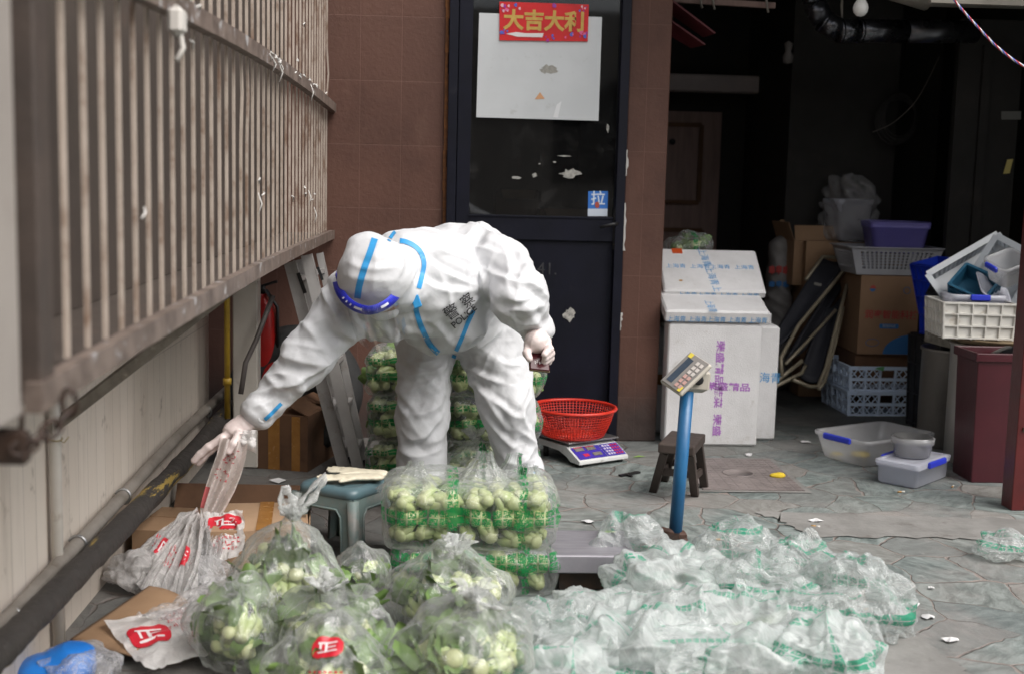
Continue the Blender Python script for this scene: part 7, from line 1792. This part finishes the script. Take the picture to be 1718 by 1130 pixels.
# open the hood over the face and trim the cuffs
Pn = orient(P_, Q_); cr_ = crease(P_, 5, 6.5, 9, 3.5) * .0050 + crease(P_, 17, 15, 8, 7) * .0030
dh = np.linalg.norm(P_ - head, axis=1); cr_ *= np.clip(.45 + (dh - .13) * 6, .45, 1)
BV0 = BVHTree.FromPolygons([Vector(p) for p in P_.tolist()], [tuple(q) for q in Q_.tolist()])
FOLDS = [  # sleeves
 ((595,570),(549,610),(480,647),10), ((549,623),(514,628),(482,641),9), ((583,562),(559,549),(549,533),9), ((473,598),(506,607),(549,612),-9), ((488,575),(514,580),(540,586),9), ((506,538),(527,565),(543,588),8), ((440,626),(461,645),(476,656),8), ((416,662),(466,649),(511,637),10), ((424,681),(445,676),(461,668),8), ((543,480),(552,510),(591,565),12), ((557,522),(573,553),(602,572),-9), ((560,470),(585,520),(620,560),8),
 ((859,520),(882,519),(904,513),12), ((801,449),(810,468),(814,492),12), ((810,449),(847,468),(896,477),11), ((896,477),(904,468),(912,458),9), ((884,472),(907,486),(919,500),-10), ((877,546),(900,538),(914,526),10), ((898,536),(901,546),(903,556),8), ((835,400),(850,430),(852,462),8), ((862,410),(880,440),(886,470),-8), ((850,500),(872,505),(890,500),-8),
 # chest and belly
 ((605,537),(624,566),(648,588),9), ((642,540),(668,572),(694,590),10), ((620,528),(650,560),(664,584),-8), ((720,438),(762,466),(806,480),11), ((707,470),(750,488),(806,484),9), ((812,490),(782,524),(764,562),10), ((862,532),(829,564),(785,600),13), ((842,552),(822,570),(797,584),10), ((785,575),(806,560),(852,537),-10), ((720,540),(742,556),(758,580),7), ((735,455),(752,500),(750,540),8), ((705,555),(722,580),(742,592),-8),
 # legs
 ((750,603),(724,622),(670,629),11), ((747,613),(719,642),(672,660),10), ((742,642),(716,659),(684,669),9), ((664,667),(672,684),(684,701),9), ((741,702),(709,731),(675,734),10), ((675,720),(698,736),(724,722),-8), ((744,670),(722,690),(690,694),8), ((668,750),(700,764),(742,752),9), ((672,600),(700,608),(745,600),-8),
 ((776,608),(811,632),(850,644),11), ((781,622),(818,664),(842,681),10), ((876,608),(886,640),(872,680),11), ((893,664),(878,699),(893,722),10), ((804,680),(838,730),(864,750),11), ((898,748),(878,776),(862,786),11), ((868,720),(888,734),(902,750),-9), ((820,655),(850,690),(880,700),8), ((846,770),(868,778),(900,770),-9), ((800,640),(830,690),(846,720),8), ((832,600),(856,612),(886,606),9),
 # back, shoulders and hood
 ((770,366),(800,380),(842,402),12), ((740,400),(790,412),(850,432),9), ((700,395),(740,420),(800,440),8), ((585,440),(620,452),(668,446),5), ((578,462),(620,470),(662,470),4), ((690,420),(680,450),(690,490),9), ((700,440),(690,470),(672,500),8), ((668,410),(676,440),(664,470),7), ((640,405),(650,420),(690,425),5)]
mm = np.zeros(len(P_), np.float32)
for (a3, b3, c3, amp_) in FOLDS:
    pts = []
    for k in range(15):
        t = k / 14; x = (1 - t) ** 2 * a3[0] + 2 * t * (1 - t) * (2 * b3[0] - .5 * (a3[0] + c3[0])) + t * t * c3[0]; y = (1 - t) ** 2 * a3[1] + 2 * t * (1 - t) * (2 * b3[1] - .5 * (a3[1] + c3[1])) + t * t * c3[1]
        d = ray(x, y).normalized(); h = BV0.ray_cast(Vector((0, 0, CAM_Z)), d)
        if h[0] is not None and (not pts or (h[0] - pts[-1][0]).length < .12): pts.append((h[0], h[1], t))
    if len(pts) < 5: continue
    cen = np.array([tuple(p[0]) for p in pts]); lo_, hi_ = cen.min(0) - .07, cen.max(0) + .07
    sel = np.where(((P_ > lo_) & (P_ < hi_)).all(1))[0]; PP = P_[sel]; best = np.full(len(sel), 9.0); bs = np.zeros(len(sel)); bt = np.zeros(len(sel))
    for (p, n0, t0), (q, n1, t1) in zip(pts, pts[1:]):
        p_, q_ = np.array(p), np.array(q); ab = q_ - p_; L2 = ab.dot(ab) + 1e-9; tt = np.clip(((PP - p_) @ ab) / L2, 0, 1); r_ = PP - p_ - tt[:, None] * ab; dd = np.linalg.norm(r_, axis=1)
        perp = np.cross(ab, np.array(n0)); perp /= np.linalg.norm(perp) + 1e-9; up = dd < best
        best[up] = dd[up]; bs[up] = np.sign(r_ @ perp)[up] * dd[up]; bt[up] = (t0 + tt * (t1 - t0))[up]
    w_ = .0125; tap = np.sin(np.pi * np.clip(.06 + .88 * bt, 0, 1)) ** .7; A_ = abs(amp_) * .00115; sg = 1 if amp_ > 0 else -1
    mm[sel] += A_ * tap * (np.exp(-np.abs(bs) / w_) - .75 * np.exp(-((sg * bs - 1.9 * w_) / (1.3 * w_)) ** 2)) * (best < .06)
P_ = P_ + Pn * (cr_ + np.clip(mm, -.016, .018))[:, None]
suit = np_obj('coverall', P_, Q_, M_suit, person, world=True)
BV = BVHTree.FromPolygons([Vector(p) for p in P_.tolist()], [tuple(q) for q in Q_.tolist()])
camo = Vector((0, 0, CAM_Z))
def onsuit(px, py, lift=.002):
    d = ray(px, py).normalized(); h = BV.ray_cast(camo, d)
    if h[0] is None: return None
    return h[0] + (h[1] if h[1].dot(d) < 0 else -h[1]) * lift
def suit_strip(pts, wpx, name='seam_tape', m=M_tapeb, lift=.0022):
    P = [Vector((x, y, 0)) for x, y in pts]; out = []
    for i in range(len(P) - 1):
        a0, a1, a2, a3 = P[max(i - 1, 0)], P[i], P[i + 1], P[min(i + 2, len(P) - 1)]
        for k in range(10): t = k / 10; out.append(.5 * ((2 * a1) + (a2 - a0) * t + (2 * a0 - 5 * a1 + 4 * a2 - a3) * t * t + (3 * a1 - a0 - 3 * a2 + a3) * t ** 3))
    out.append(P[-1]); b = MB(); rows = []
    for i, p in enumerate(out):
        t = (out[min(i + 1, len(out) - 1)] - out[max(i - 1, 0)]).normalized(); n_ = Vector((-t.y, t.x, 0))
        row = [onsuit(p.x + n_.x * wpx * s, p.y + n_.y * wpx * s, lift) for s in (-.5, -.17, .17, .5)]
        if all(q is not None for q in row) and max((row[j] - row[j + 1]).length for j in range(3)) < .10: rows.append(row)
        else: rows.append(None)
    for a_, c_ in zip(rows, rows[1:]):
        if a_ and c_ and (a_[1] - c_[1]).length < .12:
            for j in range(3): b.add([a_[j], a_[j + 1], c_[j + 1], c_[j]], [(0, 1, 2, 3)], smooth=True)
        elif b.f: b.build(name, m, person, world=True); b = MB()
    if b.f: b.build(name, m, person, world=True)
suit_strip([(629, 401), (621, 425), (611, 452), (603, 480), (600, 500)], 11)
suit_strip([(652, 404), (680, 406), (702, 419), (711, 440), (708, 462), (702, 484)], 8)
suit_strip([(652, 405), (662, 391), (676, 380)], 6)
suit_strip([(697, 516), (706, 545), (720, 574), (737, 593), (749, 597)], 9)
suit_strip([(794, 521), (785, 540), (776, 563), (765, 588), (760, 600)], 7)
suit_strip([(444, 703), (456, 692), (472, 676)], 6)
# lettering on the chest and across the shoulders
M_ink = flat_mat('black_suit_print', (.012, .012, .014), .6)
def suit_text(txt, cx, cy, size, ang, bold=.0, sx=1.0, squash=1.0):
    cu = bpy.data.curves.new('t', 'FONT'); vs, fs = text_mesh(txt, size, bold); bpy.data.curves.remove(cu)
    b = MB(); ca, sa = cos(radians(ang)), sin(radians(ang)); ok = []
    for v in vs:
        x, y = v.x * sx, v.y * squash; ok.append(onsuit(cx + x * ca + y * sa, cy + x * sa - y * ca, .006))
    good = [f for f in fs if all(ok[i] is not None for i in f) and max((ok[f[0]] - ok[i]).length for i in f) < .2]
    b.add([p if p is not None else Vector() for p in ok], good)
    used = sorted({i for f in good for i in f}); mp = {i: k for k, i in enumerate(used)}
    b = MB(); b.add([ok[i] for i in used], [tuple(mp[i] for i in f) for f in good])
    if used: b.build('lettering', M_ink, person, world=True)
suit_text('警', 757, 523, 25, -34, .12); suit_text('察', 783, 504, 24, -38, .12, sx=.9)
suit_text('POLICE', 777, 530, 15, -40, .3, sx=1.0)
suit_text('警察', 705, 376, 26, -8, .3, sx=1.1, squash=.35)
# slim body under the suit, one skin: trunk, head with face, limbs
Fb = Field(lo, hi, .012)
Fb.cone(C0, C1, .14, .14, .05); Fb.cone(C1, C2, .14, .15, .05); Fb.cone(C2, neck, .10, .05, .04)
for (a_, b_, c_, r0, r1, r2) in ((hipR, kneeR, ankR, .085, .06, .045), (hipL, kneeL, ankL, .085, .06, .045)):
    Fb.cone(C0, a_, .11, r0, .04); Fb.cone(a_, b_, r0, r1, .03); Fb.cone(b_, c_, r1, r2, .02)
for (a_, b_, c_) in ((shR, elR, wrR), (shL, elL, wrL)):
    Fb.cone(C2, a_, .09, .06, .04); Fb.cone(a_, b_, .055, .042, .02); Fb.cone(b_, c_, .042, .03, .02)
Pb, Qb = Fb.mesh()
hd_c = head + np.array((.018, .025, -.030))
fdir = np.array((.10, .12, -.98)); fdir /= np.linalg.norm(fdir)       # where the face looks: down
cro = np.array((-.12, -.95, -.15)); cro -= fdir * cro.dot(fdir); cro /= np.linalg.norm(cro)      # crown of the head: towards the viewer
sid = np.cross(fdir, cro)
Fh = Field(hd_c - .2, hd_c + .2, .004)
Fh.ball(hd_c, (.078, .098, .102), .02); Fh.cone(hd_c, np.array(neck), .07, .055, .03)
Fh.cone(hd_c + fdir * .085 + cro * .005, hd_c + fdir * .108 - cro * .025, .012, .016, .01)        # nose
Fh.ball(hd_c + fdir * .06 - cro * .085, (.05, .05, .045), .03)                                    # jaw
for s in (-1, 1):
    Fh.ball(hd_c + sid * .078 * s - cro * .02, (.012, .03, .03), .01); Fh.ball(hd_c + fdir * .092 + sid * .032 * s + cro * .012, .014, .008, op='s')
Ph, Qh = Fh.mesh()
np_obj('body', np.concatenate([Pb, Ph]), np.concatenate([Qb, Qh + len(Pb)]), M_skin, person, world=True)
# strip of face seen under the visor, mask
Ff = Field(head - .22, head + .22, .004)
Ff.ball(pA(649, 495, 4.25), (.060, .072, .055), .02)
P_, Q_ = Ff.mesh(); np_obj('face', P_, Q_, M_skin, person, world=True)
Fm = Field(head - .25, head + .25, .004)
Fm.ball(pA(642, 517, 4.29), (.062, .055, .040), .02, None, .005, .03, 4)
P_, Q_ = Fm.mesh(); np_obj('face_mask', P_, Q_, mat('white_mask', (.70, .71, .72), (.63, .64, .65), 30, .7, bump=.2), person, world=True)
# visor: foam pad, blue printed band, clear sheet
M_vis = flat_mat('cobalt_visor_print', (.022, .032, .50), .3); M_viw = flat_mat('visor_white', (.72, .73, .80), .35)
mid = [(567, 472, 4.25), (571, 487, 4.18), (582, 503, 4.13), (600, 515, 4.09), (622, 519, 4.075), (644, 511, 4.09), (660, 498, 4.13), (673, 481, 4.20)]
ctr = Vector((622, 462, 0))
def arc(off, ddep=0.0):
    out = []
    for i in range(len(mid) - 1):
        a0, a1, a2, a3 = [Vector(mid[max(0, min(len(mid) - 1, j))]) for j in (i - 1, i, i + 1, i + 2)]
        for k in range(8):
            t = k / 8; p = .5 * ((2 * a1) + (a2 - a0) * t + (2 * a0 - 5 * a1 + 4 * a2 - a3) * t * t + (3 * a1 - a0 - 3 * a2 + a3) * t ** 3); n_ = Vector((p.x, p.y, 0)) - ctr; n_.normalize(); out.append(aty(p.x + n_.x * off, p.y + n_.y * off, p.z + ddep))
    p = Vector(mid[-1]); n_ = (Vector((p.x, p.y, 0)) - ctr).normalized(); out.append(aty(p.x + n_.x * off, p.y + n_.y * off, p.z + ddep)); return out
vz = thing('face_shield', '', ''); 
for k_ in ('label', 'category'): del vz[k_]
vz.parent = person
up_, dn_ = arc(-6), arc(9, .02)
b = MB()
for i in range(len(up_) - 1): b.add([up_[i], up_[i + 1], dn_[i + 1], dn_[i]], [(0, 1, 2, 3)], smooth=True)
b.build('band', M_vis, vz, world=True, solid=.001)
u2, d2 = arc(0, .005), arc(4, .010)
for (i0, i1) in ((13, 14), (16, 17), (19, 20), (22, 27), (38, 43)):
    b = MB()
    for i in range(i0, i1): b.add([u2[i], u2[i + 1], d2[i + 1], d2[i]], [(0, 1, 2, 3)])
    for p_ in b.v: p_.y -= .004
    b.build('white_mark', M_viw, vz, world=True)
a = N('clear_visor'); tr = a.n('BsdfTransparent'); tr.inputs[0].default_value = (.97, .97, .98, 1); gl = a.n('BsdfGlossy'); gl.inputs['Roughness'].default_value = .08
lw = a.n('LayerWeight'); m_ = a.n('MixShader'); a.t.links.new(a.math('ADD', .13, a.math('MULTIPLY', a.math('POWER', lw.outputs['Facing'], 4.0), .6)), m_.inputs[0]); a.t.links.new(tr.outputs[0], m_.inputs[1]); a.t.links.new(gl.outputs[0], m_.inputs[2]); a.t.links.new(m_.outputs[0], a.out.inputs[0])
b = MB()
for i in range(len(dn_) - 1):
    for k in range(6):
        f = lambda q, t: q + Vector((.03 * t, .10 * t * t + .03 * t, -.17 * t))
        b.add([f(up_[i], k / 6), f(up_[i + 1], k / 6), f(up_[i + 1], (k + 1) / 6), f(up_[i], (k + 1) / 6)], [(0, 1, 2, 3)], smooth=True)
b.build('clear_sheet', a.mat, vz, world=True)
b = MB(); b.tube([aty(569, 470, 4.26), aty(566, 462, 4.32), aty(570, 450, 4.40)], .008, 6, flat=.4); b.build('strap', M_vis, vz, world=True)
b = MB(); c_ = onsuit(697, 505, .004)
if c_: b.box(c_, (.028, .012, .045), bev=.004, rot=Euler((0, radians(-20), 0))); b.build('collar_tab', M_tapeb, person, world=True)
# gloves: right hand lets go of / pinches the bag, left hand holds the phone
def hand(name, palm, wrist, fingers, thumb, seed, rp=.036):
    pts = np.stack([palm, wrist] + [q for f in fingers for q in f] + list(thumb)); Fg = Field(pts.min(0) - .06, pts.max(0) + .06, .0026)
    Fg.cone(wrist, palm, .034, rp, .02, .003, .02, .5, seed)
    for fi, f in enumerate(fingers):
        r = .0142 if fi < 3 else .0122
        base = palm + (f[0] - palm) * .55
        Fg.cone(base, f[0], .016, r + .002, .010)
        for a_, b_ in zip(f, f[1:]): Fg.cone(a_, b_, r + .001, r - .0008, .006, .0012, .014, .4, seed + fi); r -= .0008
    r = .0135
    for a_, b_ in zip(thumb, thumb[1:]): Fg.cone(a_, b_, r + .002, r, .010, .001, .014, .4, seed + 9); r -= .001
    P_, Q_ = Fg.mesh(); return np_obj(name, P_, Q_, M_glove, person, world=True)
palmR = pA(392, 722, 4.31)
hand('glove', palmR, pA(428, 697, 4.33),
     [[pA(372, 735, 4.28), pA(350, 749, 4.27), pA(336, 761, 4.27), pA(326, 772, 4.27)], [pA(373, 739, 4.30), pA(353, 754, 4.29), pA(341, 766, 4.29), pA(333, 776, 4.29)],
      [pA(380, 744, 4.31), pA(372, 758, 4.30), pA(380, 767, 4.27), pA(390, 762, 4.26)], [pA(394, 748, 4.31), pA(394, 764, 4.30), pA(402, 770, 4.27), pA(408, 762, 4.26)]],
     [pA(400, 728, 4.27), pA(392, 744, 4.245), pA(384, 756, 4.24)], 31)
b = MB(); c_ = pA(431, 690, 4.33); ax_ = (wrR - palmR) / np.linalg.norm(wrR - palmR)
ring = [Vector(c_) + Vector(np.cross(ax_, (0, 1, 0))).normalized() * .050 * cos(t * pi / 12) + Vector((0, 1, 0)) * .048 * sin(t * pi / 12) + Vector((.003 * sin(t * 2.3), 0, .003 * cos(t * 1.7))) for t in range(24)]
b.tube(ring, .010, 8, closed=True); b.build('cuff', M_suit, person, world=True, smooth=True)
palmL = pA(901, 572, 4.43)
hand('glove', palmL, pA(898, 556, 4.52),
     [[pA(917, 572, 4.43), pA(922, 585, 4.40), pA(914, 594, 4.38)], [pA(918, 580, 4.44), pA(924, 592, 4.41), pA(915, 600, 4.39)],
      [pA(917, 588, 4.45), pA(923, 600, 4.42), pA(914, 606, 4.40)], [pA(914, 594, 4.46), pA(920, 606, 4.44), pA(913, 611, 4.42)]],
     [pA(886, 578, 4.43), pA(884, 592, 4.40), pA(888, 601, 4.38)], 41, .044)
# phone
ph = thing('phone', 'dark red phone with gilt edge held in the gloved hand at the right', 'phone', Vector(pA(905, 604, 4.42)))
cp = Vector(pA(906, 621, 4.375)) + Vector((-.002, .048, .052)); Rp = Matrix.Translation(cp) @ Euler((radians(47), radians(6), radians(8))).to_matrix().to_4x4()
M_ph = mat('wine_red_phone_case', (.060, .008, .012), (.045, .006, .009), 9, .2); M_gilt = mat('gilt_edge', (.20, .15, .09), None, 20, .3, .8)
b = MB(); b.box((0, 0, 0), (.072, .140, .007), bev=.003, M=Rp); b.build('screen_side', M_ph, ph, world=True)
b = MB(); b.box((0, 0, -.0045), (.076, .145, .008), bev=.0035, M=Rp); b.build('case', M_gilt, ph, world=True); b = MB(); b.box((0, 0, -.012), (.070, .138, .007), bev=.003, M=Rp); b.build('back_cover', M_black, ph, world=True)
b = MB()
for k, (x, y, w_, h_) in enumerate(((-.016, -.040, .004, .014), (-.009, -.040, .006, .003), (-.009, -.035, .003, .011), (.0, -.041, .003, .012), (.006, -.040, .007, .003), (.009, -.036, .003, .010), (.016, -.040, .004, .012))): b.box((x, y, .0040), (w_, h_, .0006), M=Rp)
b.build('white_print', flat_mat('phone_print', (.35, .32, .31), .4), ph, world=True)
# shoe covers
M_cover = M_suit
for (an, fx, wx, nm) in ((ankL, .02, 1, 0), (ankR, -.02, -1, 1)):
    ft = np.array((an[0] + .004, an[1] - .02, .055)); Fs = Field(ft - np.array((.2, .32, .09)), ft + np.array((.2, .25, .30)), .005)
    Fs.cone(an + np.array((.004, 0, .02 if nm == 0 else -.08)), ft + np.array((0, .03, .03)), .080, .075, .03, .008, .06, .8, 51 + nm)
    Fs.cone(ft + np.array((0, .05, -.005)), ft + np.array((fx * 1.2, -.17, -.012)), .062, .050, .035, .006, .05, .6, 53 + nm, flat=((0, 0, 1), 1.15, .9))
    P_, Q_ = Fs.mesh(); P_[:, 2] = np.maximum(P_[:, 2], .002)
    so = np_obj('shoe_cover', P_, Q_, M_cover, person, world=True)
    if nm == 0:
        BV = BVHTree.FromPolygons([Vector(p) for p in P_.tolist()], [tuple(q) for q in Q_.tolist()])
        suit_strip([(897, 790), (899, 805), (901, 822), (902, 838)], 8)
        b = MB(); ring = [Vector(an) + Vector((.082 * cos(t * pi / 14) + .003 * sin(3 * t), .078 * sin(t * pi / 14), .022 + .004 * sin(1.9 * t))) for t in range(28)]; b.tube(ring, .008, 7, closed=True); b.build('gathered_hem', M_suit, person, world=True, smooth=True)
# ---- the bag hanging from the reaching hand
hb_ = thing('carrier_bag', 'pinkish white carrier bag with faint red print hanging from the reaching gloved hand', 'plastic bag', Vector(pA(372, 800, 4.24)))
sp_ = [(393, 738, 4.25, 23), (388, 765, 4.235, 24), (380, 790, 4.23, 25), (369, 820, 4.22, 24), (357, 850, 4.21, 20), (347, 876, 4.20, 13), (341, 900, 4.17, 11)]
def strip_fn(u, v, dep=0.0, wk=1.0):
    x = v * (len(sp_) - 1); i = min(int(x), len(sp_) - 2); t = x - i; q = [sp_[i][k] * (1 - t) + sp_[i + 1][k] * t for k in range(4)]
    s = (u - .5) * 2; p = aty(q[0] + s * q[3] * wk, q[1] + s * 5, q[2] + dep + .012 * sin(5.5 * u * pi + 2.2 * v + dep * 60) + .008 * cos(13 * u + 5 * v))
    return p
F_hang = film_mat('pinkish_carrier_film', .74, .2, tint=(.88, .80, .76), bscale=11, rough=.3, gloss=.05)
b = MB(); b.grid(lambda u, v: strip_fn(u, v), 40, 60, 0); b.grid(lambda u, v: strip_fn(u, v, .02, .85), 40, 60, 0); b.build('film', F_hang, hb_, world=True)
b = MB()
for k in range(3): b.grid(lambda u, v: aty(394 + 36 * v + 3 * k * (1 - v), 735 + (u - .5) * (16 + 18 * v) + 8 * v - 3 * k, 4.255 + .012 * k + .010 * sin(7 * u + k) + .006 * sin(15 * v)), 16, 16, 0)
b.build('gathered_mouth', F_white, hb_, world=True)
b = MB(); rr = random.Random(3)
F_rp = flat_mat('faint_red_print', (.52, .12, .12), .6)
for (u0, v0, u1, v1, n_) in ((.25, .08, .7, .24, 16), (.12, .30, .6, .42, 14)):
    for k in range(n_):
        a0, b0 = u0 + rr.random() * (u1 - u0), v0 + rr.random() * (v1 - v0); du, dv = (.10, .008) if rr.random() < .5 else (.03, .02)
        b.grid(lambda u, v: strip_fn(a0 + du * u, b0 + dv * v, -.003), 3, 3, 0)
b.grid(lambda u, v: strip_fn(.0 + .16 * u, .50 + .2 * v, -.003), 4, 8, 0); b.build('red_print', F_rp, hb_, world=True)
